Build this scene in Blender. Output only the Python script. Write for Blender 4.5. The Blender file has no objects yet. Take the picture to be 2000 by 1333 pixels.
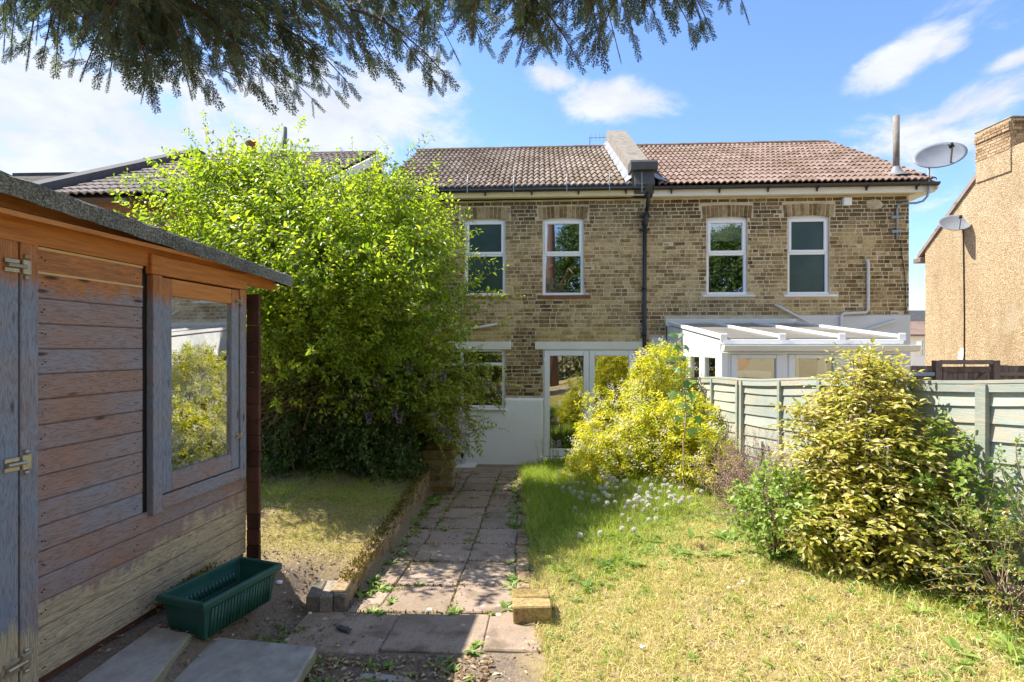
import bpy, math, random
import numpy as np
from mathutils import Vector, Matrix
sc = bpy.context.scene
col = sc.collection
R = math.radians
random.seed(7)
rng = np.random.default_rng(11)
CZ = 1.66                      # eye height above the lawn at the photographer's feet
# ------------------------------------------------------------------ camera
cd = bpy.data.cameras.new('camera'); cam = bpy.data.objects.new('camera', cd); col.objects.link(cam)
cd.sensor_width = 36; cd.lens = 18; cd.shift_y = 0.00675; cd.clip_start = 0.05; cd.clip_end = 2000
cam.location = (0, 0, CZ); cam.rotation_euler = (R(90), 0, 0); sc.camera = cam
# ------------------------------------------------------------------ light, sky, exposure
SUN_EL = 54.0
SUN_H = Vector((-0.905, 0.425, 0)).normalized()          # where the sun stands
sd = Vector((SUN_H.x*math.cos(R(SUN_EL)), SUN_H.y*math.cos(R(SUN_EL)), math.sin(R(SUN_EL))))
sl = bpy.data.lights.new('sun', 'SUN'); sl.energy = 2.0; sl.angle = R(0.53); sl.color = (1.0, 0.93, 0.82)
so = bpy.data.objects.new('sun', sl); col.objects.link(so)
so.rotation_euler = sd.to_track_quat('Z', 'Y').to_euler()
sc.view_settings.view_transform = 'Standard'; sc.view_settings.look = 'None'
sc.view_settings.exposure = 2.4; sc.view_settings.gamma = 1.0; sc.view_settings.use_curve_mapping = False
sc.render.engine = 'CYCLES'
sc.cycles.max_bounces = 8; sc.cycles.transparent_max_bounces = 12; sc.cycles.use_denoising = True
SKY_STRENGTH = 0.0545
w = bpy.data.worlds.new('World'); sc.world = w; w.use_nodes = True
nt = w.node_tree; nt.nodes.clear()
def wn(t, **k):
    n = nt.nodes.new(t)
    for a, b in k.items(): setattr(n, a, b)
    return n
L = nt.links.new
def wmath(op, a, b=None, c=None, clamp=False):
    n = wn('ShaderNodeMath', operation=op, use_clamp=clamp)
    for i, v in enumerate((a, b, c)):
        if v is None: continue
        if isinstance(v, (int, float)): n.inputs[i].default_value = v
        else: L(v, n.inputs[i])
    return n.outputs[0]
sky = wn('ShaderNodeTexSky', sky_type='NISHITA', sun_disc=False)
sky.sun_elevation = R(SUN_EL); sky.sun_rotation = math.atan2(SUN_H.x, SUN_H.y)
sky.air_density = 1.0; sky.dust_density = 0.1; sky.ozone_density = 2.2; sky.altitude = 60
tc = wn('ShaderNodeTexCoord')
DIR = tc.outputs['Generated']
def pdir(px, py): return Vector(((px-1000)/1000, 1, (680-py)/1000)).normalized()
def dot(v, e):
    n = wn('ShaderNodeVectorMath', operation='DOT_PRODUCT'); L(v, n.inputs[0]); n.inputs[1].default_value = e
    return n.outputs['Value']
# cloud bank centres in the sky: direction, long and short half axes, tilt, weight
CL = [((150, 250), .62, .18, 4, .86), ((640, 215), .30, .13, 10, .85), ((1075, 155), .06, .030, -8, .85), ((1200, 195), .115, .042, -10, .95),
      ((1755, 125), .075, .030, 20, .95), ((1850, 92), .03, .018, 10, .8), ((1900, 205), .24, .035, 17, .75), ((1985, 118), .04, .018, 5, .8),
      ((1760, 300), .22, .07, 8, .45), ((60, 440), .3, .07, 0, .55)]
parts = []
for (c, a, b, ang, wt) in CL:
    d = pdir(*c); r = Vector((d.y, -d.x, 0)).normalized(); u = r.cross(d).normalized()
    e1 = r*math.cos(R(ang)) + u*math.sin(R(ang)); e2 = u*math.cos(R(ang)) - r*math.sin(R(ang))
    x = wmath('SUBTRACT', dot(DIR, e1/a), e1.dot(d)/a); y = wmath('SUBTRACT', dot(DIR, e2/b), e2.dot(d)/b)
    q = wmath('SQRT', wmath('ADD', wmath('MULTIPLY', x, x), wmath('MULTIPLY', y, y)))
    m = wmath('MULTIPLY', wmath('SUBTRACT', 1.15, q), wt)
    m = wmath('MULTIPLY', m, wmath('GREATER_THAN', dot(DIR, d), 0.2))
    parts.append(wmath('MINIMUM', m, wt))
mask = parts[0]
for p in parts[1:]: mask = wmath('MAXIMUM', mask, p)
mask = wmath('MAXIMUM', mask, -0.6)
# flattened cloud-layer coordinates so the noise streaks like real cloud
sx = wn('ShaderNodeSeparateXYZ'); L(DIR, sx.inputs[0])
zz = wmath('MAXIMUM', wmath('ADD', sx.outputs[2], .25), .08)
cx = wn('ShaderNodeCombineXYZ'); L(wmath('DIVIDE', sx.outputs[0], zz), cx.inputs[0]); L(wmath('DIVIDE', sx.outputs[1], zz), cx.inputs[1])
n1 = wn('ShaderNodeTexNoise'); n1.inputs['Scale'].default_value = 4.2; n1.inputs['Detail'].default_value = 9; n1.inputs['Roughness'].default_value = .62; n1.inputs['Distortion'].default_value = .35
L(cx.outputs[0], n1.inputs['Vector'])
n2 = wn('ShaderNodeTexNoise'); n2.inputs['Scale'].default_value = 1.1; n2.inputs['Detail'].default_value = 6
L(cx.outputs[0], n2.inputs['Vector'])
# unseen sky behind and overhead: extra cloud added to brighten the shaded house front
away = wn('ShaderNodeMapRange'); L(sx.outputs[1], away.inputs['Value']); away.inputs['From Min'].default_value = .45; away.inputs['From Max'].default_value = .0
general = wmath('MULTIPLY', wmath('SUBTRACT', wmath('MULTIPLY', n2.outputs['Fac'], 3.4), 1.35), away.outputs[0])
mask = wmath('MAXIMUM', mask, wmath('SUBTRACT', general, wmath('MULTIPLY', wmath('SUBTRACT', 1.0, away.outputs[0]), .6)))
dens = wmath('ADD', mask, wmath('MULTIPLY', wmath('SUBTRACT', n1.outputs['Fac'], .5), 2.3))
mr = wn('ShaderNodeMapRange', interpolation_type='SMOOTHSTEP'); L(dens, mr.inputs['Value'])
mr.inputs['From Min'].default_value = .08; mr.inputs['From Max'].default_value = .78
cover = wmath('MULTIPLY', mr.outputs[0], .93)
hs = wn('ShaderNodeVectorMath', operation='MULTIPLY'); L(sky.outputs[0], hs.inputs[0]); hs.inputs[1].default_value = (.79, .885, 1.08)   # the deep clear blue of the day
CLOUD = 3.65
shade = wn('ShaderNodeMapRange'); L(n1.outputs['Fac'], shade.inputs['Value']); shade.inputs['From Min'].default_value = .3; shade.inputs['From Max'].default_value = .7
shade.inputs['To Min'].default_value = CLOUD*.78; shade.inputs['To Max'].default_value = CLOUD*1.06
cc = wn('ShaderNodeVectorMath', operation='SCALE'); cc.inputs[0].default_value = (.94, .97, 1.0); L(shade.outputs[0], cc.inputs['Scale'])
mx = wn('ShaderNodeMix', data_type='RGBA'); L(cover, mx.inputs['Factor']); L(hs.outputs[0], mx.inputs[6]); L(cc.outputs[0], mx.inputs[7])
bg = wn('ShaderNodeBackground'); L(mx.outputs[2], bg.inputs['Color']); bg.inputs['Strength'].default_value = SKY_STRENGTH
ow = wn('ShaderNodeOutputWorld'); L(bg.outputs[0], ow.inputs['Surface'])
# ------------------------------------------------------------------ helpers: things, meshes
def P(px, py, Y): return Vector(((px-1000)/1000*Y, Y, CZ+(680-py)/1000*Y))
def link(o, parent=None):
    col.objects.link(o)
    if parent is not None: o.parent = parent
    return o
def thing(name, label, cat, loc=(0, 0, 0), rz=0.0, group=None):
    o = bpy.data.objects.new(name, None); link(o); o.location = loc; o.rotation_euler = (0, 0, rz)
    o.empty_display_size = .1
    return tag(o, label, cat, group)
def tag(o, label, cat, group=None):
    o['label'] = label; o['category'] = cat
    if group: o['group'] = group
    return o
def structure(o): o['kind'] = 'structure'; return o
def stuff(o): o['kind'] = 'stuff'; return o
class MB:
    """collects faces of one object"""
    def __init__(s): s.v = []; s.f = []; s.r = []; s.sm = False
    def add(s, vs, fs, rnd=0.0, M=None):
        b = len(s.v)
        if M is not None: vs = [tuple(M @ Vector(q)) for q in vs]
        s.v += [tuple(q) for q in vs]
        for f in fs: s.f.append(tuple(b+i for i in f)); s.r.append(rnd)
        return s
    def box(s, x0, x1, y0, y1, z0, z1, rnd=0.0, M=None):
        vs = [(x0,y0,z0),(x1,y0,z0),(x1,y1,z0),(x0,y1,z0),(x0,y0,z1),(x1,y0,z1),(x1,y1,z1),(x0,y1,z1)]
        return s.add(vs, [(0,3,2,1),(4,5,6,7),(0,1,5,4),(1,2,6,5),(2,3,7,6),(3,0,4,7)], rnd, M)
    def cbox(s, x0, x1, y0, y1, z0, z1, c=.005, rnd=0.0, M=None, jit=0.0):
        """box with all edges chamfered, corners a little uneven"""
        bm = []
        for sx, X in ((-1, x0), (1, x1)):
            for sy, Y in ((-1, y0), (1, y1)):
                for sz, Z in ((-1, z0), (1, z1)):
                    j = [random.uniform(-jit, jit) for _ in range(3)]
                    X2, Y2, Z2 = X+j[0], Y+j[1], Z+j[2]
                    bm += [(X2, Y2-sy*c, Z2-sz*c), (X2-sx*c, Y2, Z2-sz*c), (X2-sx*c, Y2-sy*c, Z2)]
        def i(sx, sy, sz, k): return ((sx*2+sy)*2+sz)*3+k
        F = [(i(0,0,0,0),i(0,0,1,0),i(0,1,1,0),i(0,1,0,0)), (i(1,0,0,0),i(1,1,0,0),i(1,1,1,0),i(1,0,1,0)),
             (i(0,0,0,1),i(1,0,0,1),i(1,0,1,1),i(0,0,1,1)), (i(0,1,0,1),i(0,1,1,1),i(1,1,1,1),i(1,1,0,1)),
             (i(0,0,0,2),i(0,1,0,2),i(1,1,0,2),i(1,0,0,2)), (i(0,0,1,2),i(1,0,1,2),i(1,1,1,2),i(0,1,1,2))]
        for a in (0, 1):
            for b in (0, 1):
                q = [(i(a,b,0,0),i(a,b,0,1),i(a,b,1,1),i(a,b,1,0)), (i(a,0,b,0),i(a,1,b,0),i(a,1,b,2),i(a,0,b,2)), (i(0,a,b,1),i(0,a,b,2),i(1,a,b,2),i(1,a,b,1))]
                F += q
                for c2 in (0, 1): F.append((i(a,b,c2,0),i(a,b,c2,1),i(a,b,c2,2)))
        s.add(bm, F, rnd, M); s.fix = True
        return s
    def bar(s, a, b, wx, wz, up=(0, 0, 1), rnd=0.0):
        """box of section wx by wz from a to b"""
        a, b = Vector(a), Vector(b); d = (b-a).normalized(); u = Vector(up)
        x = d.cross(u).normalized(); z = x.cross(d)
        M = Matrix(((x.x, d.x, z.x, a.x), (x.y, d.y, z.y, a.y), (x.z, d.z, z.z, a.z), (0, 0, 0, 1)))
        return s.box(-wx/2, wx/2, 0, (b-a).length, -wz/2, wz/2, rnd, M)
    def tube(s, pts, r, n=8, rnd=0.0, cap=True):
        pts = [Vector(p) for p in pts]; rs = r if isinstance(r, (list, tuple)) else [r]*len(pts)
        base = len(s.v); prev = None
        for k, p in enumerate(pts):
            t = (pts[min(k+1, len(pts)-1)]-pts[max(k-1, 0)]).normalized()
            if prev is None:
                a = Vector((0, 0, 1)) if abs(t.z) < .9 else Vector((1, 0, 0)); x = t.cross(a).normalized()
            else: x = (prev - t*prev.dot(t)).normalized()
            prev = x; y = t.cross(x)
            for j in range(n):
                an = 2*math.pi*j/n; s.v.append(tuple(p+(x*math.cos(an)+y*math.sin(an))*rs[k]))
        for k in range(len(pts)-1):
            for j in range(n):
                s.f.append((base+k*n+j, base+k*n+(j+1) % n, base+(k+1)*n+(j+1) % n, base+(k+1)*n+j)); s.r.append(rnd)
        if cap:
            s.f.append(tuple(base+j for j in reversed(range(n)))); s.r.append(rnd)
            s.f.append(tuple(base+(len(pts)-1)*n+j for j in range(n))); s.r.append(rnd)
        return s
    def lathe(s, prof, c=(0, 0, 0), n=20, rnd=0.0, M=None):
        vs = []; fs = []
        for (r, z) in prof:
            for j in range(n):
                a = 2*math.pi*j/n; vs.append((c[0]+r*math.cos(a), c[1]+r*math.sin(a), c[2]+z))
        for k in range(len(prof)-1):
            for j in range(n): fs.append((k*n+j, k*n+(j+1) % n, (k+1)*n+(j+1) % n, (k+1)*n+j))
        return s.add(vs, fs, rnd, M)
    def prism(s, poly, x0, x1, rnd=0.0, M=None):
        """polygon in the y-z plane run from x0 to x1"""
        n = len(poly); vs = [(x0, a, b) for a, b in poly]+[(x1, a, b) for a, b in poly]
        fs = [tuple(range(n)), tuple(reversed(range(n, 2*n)))]+[(i, i+n, (i+1) % n+n, (i+1) % n) for i in range(n)]
        s.add(vs, fs, rnd, M); s.fix = True
        return s
    def mesh(s, name, mat=None, smooth=False):
        me = bpy.data.meshes.new(name); me.from_pydata(s.v, [], s.f)
        if any(s.r):
            a = me.attributes.new('rnd', 'FLOAT', 'FACE'); a.data.foreach_set('value', s.r)
        if smooth or s.sm: me.polygons.foreach_set('use_smooth', [True]*len(me.polygons))
        if getattr(s, 'fix', False):
            import bmesh
            bm = bmesh.new(); bm.from_mesh(me); bmesh.ops.recalc_face_normals(bm, faces=bm.faces); bm.to_mesh(me); bm.free()
        if mat: me.materials.append(mat)
        me.update(); return me
    def build(s, name, mat=None, parent=None, smooth=False):
        return link(bpy.data.objects.new(name, s.mesh(name, mat, smooth)), parent)
def place(name, me, parent=None, loc=(0, 0, 0), rot=(0, 0, 0), scale=None):
    o = link(bpy.data.objects.new(name, me), parent); o.location = loc; o.rotation_euler = rot
    if scale: o.scale = scale
    return o
def np_mesh(name, V, F, mat, rnd=None, parent=None, smooth=False):
    """V (n,3), F (m,k) index array -> one mesh object, quickly"""
    me = bpy.data.meshes.new(name); V = np.asarray(V, np.float32); F = np.asarray(F, np.int32); m, k = F.shape
    me.vertices.add(len(V)); me.vertices.foreach_set('co', V.ravel())
    me.loops.add(m*k); me.loops.foreach_set('vertex_index', F.ravel())
    me.polygons.add(m); me.polygons.foreach_set('loop_start', np.arange(0, m*k, k, dtype=np.int32)); me.polygons.foreach_set('loop_total', np.full(m, k, np.int32))
    if smooth: me.polygons.foreach_set('use_smooth', np.ones(m, bool))
    if rnd is not None:
        a = me.attributes.new('rnd', 'FLOAT', 'POINT'); a.data.foreach_set('value', np.asarray(rnd, np.float32))
    me.update(calc_edges=True); me.materials.append(mat)
    return link(bpy.data.objects.new(name, me), parent)
# ------------------------------------------------------------------ helpers: materials
class NT:
    def __init__(s, name):
        s.m = bpy.data.materials.new(name); s.m.use_nodes = True; s.t = s.m.node_tree; s.t.nodes.clear()
        s.out = s.t.nodes.new('ShaderNodeOutputMaterial')
    def n(s, ty, ins=None, **k):
        q = s.t.nodes.new('ShaderNode'+ty)
        for a, b in k.items(): setattr(q, a, b)
        for a, b in (ins or {}).items(): s.set(q.inputs[a], b)
        return q
    def set(s, inp, v):
        if hasattr(v, 'is_output') or isinstance(v, bpy.types.NodeSocket): s.t.links.new(v, inp)
        else:
            if isinstance(v, tuple) and len(v) == 3 and inp.type == 'RGBA': v = v+(1,)
            inp.default_value = v
    def math(s, op, a, b=0.0, c=0.0, clamp=False):
        q = s.n('Math', operation=op, use_clamp=clamp)
        for i, v in enumerate((a, b, c)): s.set(q.inputs[i], v)
        return q.outputs[0]
    def noise(s, scale, detail=4, rough=.55, vec=None, dist=0.0):
        q = s.n('TexNoise', {'Scale': scale, 'Detail': detail, 'Roughness': rough, 'Distortion': dist})
        if vec is not None: s.set(q.inputs['Vector'], vec)
        return q.outputs['Fac']
    def vor(s, scale, vec=None, feature='F1', rnd=1.0):
        q = s.n('TexVoronoi', {'Scale': scale, 'Randomness': rnd}, feature=feature)
        if vec is not None: s.set(q.inputs['Vector'], vec)
        return q
    def ramp(s, fac, stops, mode='LINEAR'):
        q = s.n('ValToRGB', {0: fac}); e = q.color_ramp; e.interpolation = mode
        while len(e.elements) < len(stops): e.elements.new(.5)
        for el, (p, c) in zip(e.elements, stops): el.position = p; el.color = tuple(c)+(1,) if len(c) == 3 else c
        return q.outputs[0]
    def map(s, v, a, b, c=0.0, d=1.0, smooth=False):
        q = s.n('MapRange', {'Value': v, 'From Min': a, 'From Max': b, 'To Min': c, 'To Max': d}, interpolation_type='SMOOTHSTEP' if smooth else 'LINEAR')
        return q.outputs[0]
    def mix(s, f, a, b, blend='MIX'):
        q = s.n('Mix', data_type='RGBA', blend_type=blend); s.set(q.inputs[0], f); s.set(q.inputs[6], a); s.set(q.inputs[7], b)
        return q.outputs[2]
    def rnd(s):
        """a random number for this object and this piece of a joined mesh"""
        oi = s.n('ObjectInfo'); at = s.n('Attribute', attribute_name='rnd')
        return s.math('FRACT', s.math('ADD', oi.outputs['Random'], at.outputs['Fac']))
    def attr(s): return s.n('Attribute', attribute_name='rnd').outputs['Fac']
    def pos(s): return s.n('NewGeometry').outputs['Position']
    def obj(s): return s.n('TexCoord').outputs['Object']
    def vmap(s, vec, scale=(1, 1, 1), loc=(0, 0, 0)):
        q = s.n('Mapping', {'Vector': vec, 'Scale': scale, 'Location': loc}); return q.outputs[0]
    def vadd(s, a, b):
        q = s.n('VectorMath', operation='ADD'); s.set(q.inputs[0], a); s.set(q.inputs[1], b); return q.outputs[0]
    def sep(s, v): return s.n('SeparateXYZ', {0: v}).outputs
    def bump(s, h, strength=.3, dist=.01):
        return s.n('Bump', {'Height': h, 'Strength': strength, 'Distance': dist}).outputs[0]
    def done(s, sh): s.t.links.new(sh, s.out.inputs[0]); return s.m
    def pbr(s, colr, rough=.7, normal=None, spec=.3, metal=0.0, **k):
        q = s.n('BsdfPrincipled', {'Base Color': colr, 'Roughness': rough, 'Specular IOR Level': spec, 'Metallic': metal})
        if normal is not None: s.set(q.inputs['Normal'], normal)
        return s.done(q.outputs[0])
def simple(name, stops, scale=8, detail=5, rough=.6, bump=.15, bdist=.004, spec=.3, metal=0.0, rndw=.35, vecscale=None, world=True):
    """noise-coloured surface with a per-piece shift"""
    t = NT(name); v = t.pos() if world else t.obj()
    if vecscale: v = t.vmap(v, vecscale)
    a = t.noise(scale, detail, .6, v); r = t.rnd()
    f = t.math('ADD', t.math('MULTIPLY', a, 1-rndw), t.math('MULTIPLY', r, rndw))
    fine = t.noise(scale*9, 3, .6, v)
    c = t.ramp(t.math('ADD', f, t.math('MULTIPLY', t.math('SUBTRACT', fine, .5), .25)), stops)
    return t.pbr(c, rough, t.bump(t.math('ADD', a, t.math('MULTIPLY', fine, .4)), bump, bdist), spec, metal)
def leafmat(name, stops, trans=.5, tcol=(1.0, 1.0, .55), rough=.42, spec=.35, glow=1.6):
    t = NT(name); r = t.rnd(); big = t.noise(2.3, 3, .5, t.pos())
    f = t.math('ADD', t.math('MULTIPLY', r, .75), t.math('MULTIPLY', big, .35))
    c = t.ramp(f, stops)
    p = t.n('BsdfPrincipled', {'Base Color': c, 'Roughness': rough, 'Specular IOR Level': spec})
    tr = t.n('BsdfTranslucent', {'Color': t.mix(1.0, c, tuple(x*glow for x in tcol), 'MULTIPLY')})
    mxs = t.n('MixShader', {0: trans}); t.t.links.new(p.outputs[0], mxs.inputs[1]); t.t.links.new(tr.outputs[0], mxs.inputs[2])
    return t.done(mxs.outputs[0])
def glassmat(name, mirror=.16, tint=(.93, .96, .95), dirt=0.0):
    t = NT(name); fr = t.n('Fresnel', {'IOR': 1.5}).outputs[0]
    nrm = t.bump(t.noise(1.3, 2, .5, t.pos()), .02, .02)
    g = t.n('BsdfGlossy', {'Roughness': 0.012, 'Color': (1, 1, 1), 'Normal': nrm}); tr = t.n('BsdfTransparent', {'Color': tint})
    m = t.n('MixShader', {0: t.math('MINIMUM', t.math('ADD', t.math('MULTIPLY', fr, 1.6), mirror), 1.0)})
    t.t.links.new(tr.outputs[0], m.inputs[1]); t.t.links.new(g.outputs[0], m.inputs[2])
    if dirt:
        d = t.n('BsdfDiffuse', {'Color': (.45, .45, .40)}); m2 = t.n('MixShader', {0: t.math('MULTIPLY', t.map(t.noise(5, 6, .65, t.pos()), .42, .75), dirt)})
        t.t.links.new(m.outputs[0], m2.inputs[1]); t.t.links.new(d.outputs[0], m2.inputs[2]); return t.done(m2.outputs[0])
    return t.done(m.outputs[0])
# ------------------------------------------------------------------ materials
def mat_brick(name, dark, mid, light, soot=True):
    t = NT(name); p = t.pos(); r = t.rnd(); x, y, z = t.sep(p)
    fine = t.noise(46, 6, .75, p); mid_n = t.noise(13, 4, .65, p); big = t.noise(.75, 4, .6, p)
    f = t.math('ADD', t.math('ADD', t.math('MULTIPLY', r, .44), .05), t.math('MULTIPLY', t.math('SUBTRACT', big, .5), 1.1))
    f = t.math('ADD', f, t.math('ADD', .16, t.math('MULTIPLY', t.math('SUBTRACT', mid_n, .5), .75)))
    c = t.ramp(f, [(.05, dark), (.32, mid), (.62, light), (.9, tuple(min(1, q*1.18) for q in light))])
    pit = t.map(fine, .30, .58)
    c = t.mix(t.math('MULTIPLY', t.math('SUBTRACT', 1.0, pit), .75), c, tuple(q*.45 for q in dark))
    if soot:   # century-old soot in the top courses and in drifting patches
        s1 = t.map(t.math('ADD', z, t.math('MULTIPLY', t.noise(1.7, 4, .6, p), 1.1)), 4.25, 4.85)
        s2 = t.map(t.noise(1.15, 5, .65, p), .56, .74)
        s3 = t.map(t.noise(1.0, 5, .6, t.vmap(p, (3.2, 3.2, .45))), .54, .76, 0, .75); s = t.math('MULTIPLY', t.math('MAXIMUM', t.math('MULTIPLY', s1, .95), t.math('MAXIMUM', s3, t.math('MULTIPLY', s2, .7))), t.map(fine, .75, .35, .35, .95))
        c = t.mix(s, c, (.052, .042, .032))
    h = t.math('ADD', t.math('MULTIPLY', fine, .7), mid_n)
    return t.pbr(c, .88, t.bump(h, .55, .006), .2)
M_BRICK = mat_brick('stock brick', (.085, .052, .028), (.325, .215, .092), (.60, .455, .225))
M_BRICK_Y = mat_brick('yellow repair brick', (.30, .19, .07), (.50, .36, .14), (.66, .51, .25), False)
M_BRICK_G = mat_brick('garden brick', (.12, .085, .055), (.30, .205, .12), (.46, .34, .20), False)
M_BRICK_R = mat_brick('red gable brick', (.16, .08, .05), (.30, .13, .08), (.42, .24, .15), False)
M_BRICK_OLD = mat_brick('chimney brick', (.15, .09, .05), (.40, .26, .14), (.55, .40, .24), False)
M_BRICK_GREY = mat_brick('grey weathered brick', (.08, .07, .06), (.20, .17, .135), (.33, .285, .23), False)  # grey brick, its colour also darkened for the shade it stands in
M_ARCH = mat_brick('arch brick', (.10, .065, .035), (.27, .185, .09), (.50, .385, .21), False)
M_BRICK_MOSS = mat_brick('mossy brick', (.10, .08, .035), (.30, .21, .075), (.44, .33, .15), False)
M_MORTAR = simple('lime mortar', [(.2, (.29, .24, .165)), (.45, (.58, .495, .34)), (.8, (.72, .63, .46))], 5, 6, .9, .4, .004)
M_WHITEBRICK = simple('painted brickwork', [(.3, (.68, .69, .68)), (.7, (.82, .82, .80))], 6, 5, .7, .4, .004)
M_RENDER = simple('white painted render', [(.15, (.70, .71, .72)), (.45, (.84, .85, .86)), (.8, (.89, .90, .905))], 1.7, 7, .75, .5, .02)
M_GREYRENDER = simple('smooth grey render', [(.2, (.56, .56, .555)), (.8, (.68, .675, .66))], 1.4, 6, .8, .25, .008)
M_UPVC = simple('white window plastic', [(.2, (.80, .82, .84)), (.8, (.87, .88, .89))], 3, 3, .32, .02, .002, .45)
M_CREAM = simple('cream painted board', [(.2, (.62, .56, .36)), (.7, (.80, .745, .54))], 2.5, 6, .6, .1, .003)
M_FASCIA = simple('white painted board', [(.2, (.68, .66, .57)), (.7, (.84, .83, .77))], 2.5, 6, .6, .1, .003)
M_IRON = simple('black rainwater plastic', [(.2, (.014, .016, .020)), (.8, (.035, .038, .045))], 6, 4, .38, .1, .002, .5)
M_WIRE = simple('grey galvanised wire', [(.2, (.16, .17, .18)), (.8, (.28, .29, .30))], 9, 3, .45, .05, .002, .5, .6)
M_PIPE = simple('off white waste pipe', [(.2, (.56, .55, .51)), (.8, (.76, .75, .71))], 5, 4, .45, .05, .002, .4)
M_LEAD = simple('weathered lead', [(.2, (.13, .14, .15)), (.8, (.29, .30, .315))], 5, 5, .5, .25, .01, .4)
M_MORTARCAP = simple('weathered cement coping', [(.15, (.12, .105, .085)), (.45, (.30, .265, .22)), (.8, (.42, .375, .32))], 6, 8, .95, .8, .02)
M_DARKSTONE = simple('sooty stone', [(.2, (.04, .042, .045)), (.8, (.11, .11, .11))], 6, 5, .9, .5, .01)
M_SILL = simple('rusty stone sill', [(.2, (.16, .07, .035)), (.6, (.30, .14, .07)), (.85, (.36, .27, .19))], 7, 6, .85, .4, .006)
def mat_tile(name, a, b, c, moss):
    t = NT(name); p = t.pos(); r = t.rnd(); n1 = t.noise(7, 6, .7, p); n2 = t.noise(60, 4, .7, p); big = t.noise(1.1, 4, .6, p)
    f = t.math('ADD', t.math('MULTIPLY', r, .4), t.math('MULTIPLY', n1, .6))
    cc = t.ramp(f, [(.2, a), (.5, b), (.8, c)])
    cc = t.mix(t.map(n2, .55, .75, 0, .5), cc, tuple(q*.5 for q in a))
    m = t.math('MULTIPLY', t.map(t.math('ADD', n1, t.math('MULTIPLY', big, .9)), 1.07-moss*.25, 1.22), .9)
    cc = t.mix(m, cc, t.ramp(n2, [(.35, (.05, .035, .015)), (.6, (.16, .10, .03))]))
    return t.pbr(cc, .85, t.bump(t.math('ADD', n1, n2), .4, .006), .25)
M_TILE_L = mat_tile('brown concrete tile', (.17, .13, .10), (.28, .222, .18), (.385, .315, .26), .9)
M_TILE_R = mat_tile('red brown concrete tile', (.155, .105, .082), (.24, .166, .132), (.31, .226, .186), .35)
M_TILE_N = mat_tile('grey brown tile', (.16, .13, .12), (.26, .215, .19), (.36, .30, .27), .3)
M_SLATE = simple('pale worn slate', [(.2, (.075, .068, .06)), (.8, (.15, .138, .125))], 5, 5, .95, .2, .004, .03)
M_RIDGE = mat_tile('ridge tile', (.17, .13, .10), (.26, .20, .16), (.35, .27, .2), 1.0)
M_TERRACOTTA = simple('terracotta pot', [(.2, (.40, .14, .07)), (.8, (.56, .23, .12))], 8, 4, .7, .2, .004)
M_OLDPOT = simple('sooty red pot', [(.2, (.16, .06, .045)), (.8, (.32, .13, .09))], 8, 4, .7, .2, .004)
M_RUSTPIPE = simple('flaking metal flue', [(.25, (.16, .085, .04)), (.45, (.23, .21, .18)), (.75, (.38, .36, .32))], 9, 7, .75, .5, .006)
M_GREYPIPE = simple('grey green flue', [(.25, (.10, .12, .12)), (.75, (.20, .23, .23))], 9, 5, .65, .3, .004)
def polymat(t, c):
    p = t.n('BsdfPrincipled', {'Base Color': c, 'Roughness': .3, 'Specular IOR Level': .5}); tr = t.n('BsdfTranslucent', {'Color': (.8, .78, .72, 1)})
    m = t.n('MixShader', {0: .45}); t.t.links.new(p.outputs[0], m.inputs[1]); t.t.links.new(tr.outputs[0], m.inputs[2]); return t.done(m.outputs[0])
M_GLASS = glassmat('window glass', .20)
M_GLASS_SHED = glassmat('dusty shed glass', .45, (.8, .82, .78), .6)
M_GLASS_CON = glassmat('conservatory glass', .10)
M_OBSC = (lambda t: t.pbr(t.ramp(t.noise(3, 4, .5, t.pos()), [(.3, (.010, .034, .024)), (.7, (.030, .062, .044))]), .3, t.bump(t.vor(160, t.pos()).outputs['Distance'], .10, .002), .6))(NT('obscured glass'))
M_POLY = (lambda t: polymat(t, t.ramp(t.math('ADD', t.noise(2.2, 6, .65, t.pos()), t.math('MULTIPLY', t.math('SUBTRACT', t.noise(60, 3, .6, t.pos()), .5), .3)), [(.25, (.24, .22, .19)), (.7, (.44, .42, .38))])))(NT('dirty polycarbonate sheet'))
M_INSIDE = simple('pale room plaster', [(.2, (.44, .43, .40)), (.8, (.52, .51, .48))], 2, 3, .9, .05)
M_INDARK = simple('shade toned room', [(.2, (.10, .10, .09)), (.8, (.15, .15, .13))], 2, 3, .9, .05)  # dark colour put in so the rooms read as unlit
M_CURTAIN = simple('pink curtain cloth', [(.2, (.44, .30, .33)), (.8, (.60, .46, .48))], 14, 3, .9, .1)
M_BLIND = simple('cream blind cloth', [(.2, (.50, .51, .40)), (.8, (.60, .61, .49))], 14, 3, .9, .1)
M_CHAIRW = simple('pale blue painted wood', [(.2, (.55, .62, .72)), (.8, (.70, .76, .84))], 5, 3, .5, .05)
M_REDP = simple('red plastic', [(.2, (.55, .03, .02)), (.8, (.72, .06, .04))], 5, 3, .4, .05)
M_DISH = simple('grey dish enamel', [(.2, (.15, .17, .20)), (.6, (.25, .27, .30)), (.8, (.31, .33, .35))], 4, 5, .45, .05, .002, .4)
M_STEEL = simple('galvanised steel', [(.2, (.20, .22, .24)), (.8, (.36, .38, .40))], 8, 4, .45, .1, .002, .5, .5)
M_BLACK = simple('black plastic', [(.2, (.012, .012, .013)), (.8, (.03, .03, .03))], 6, 3, .5, .1)
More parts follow.
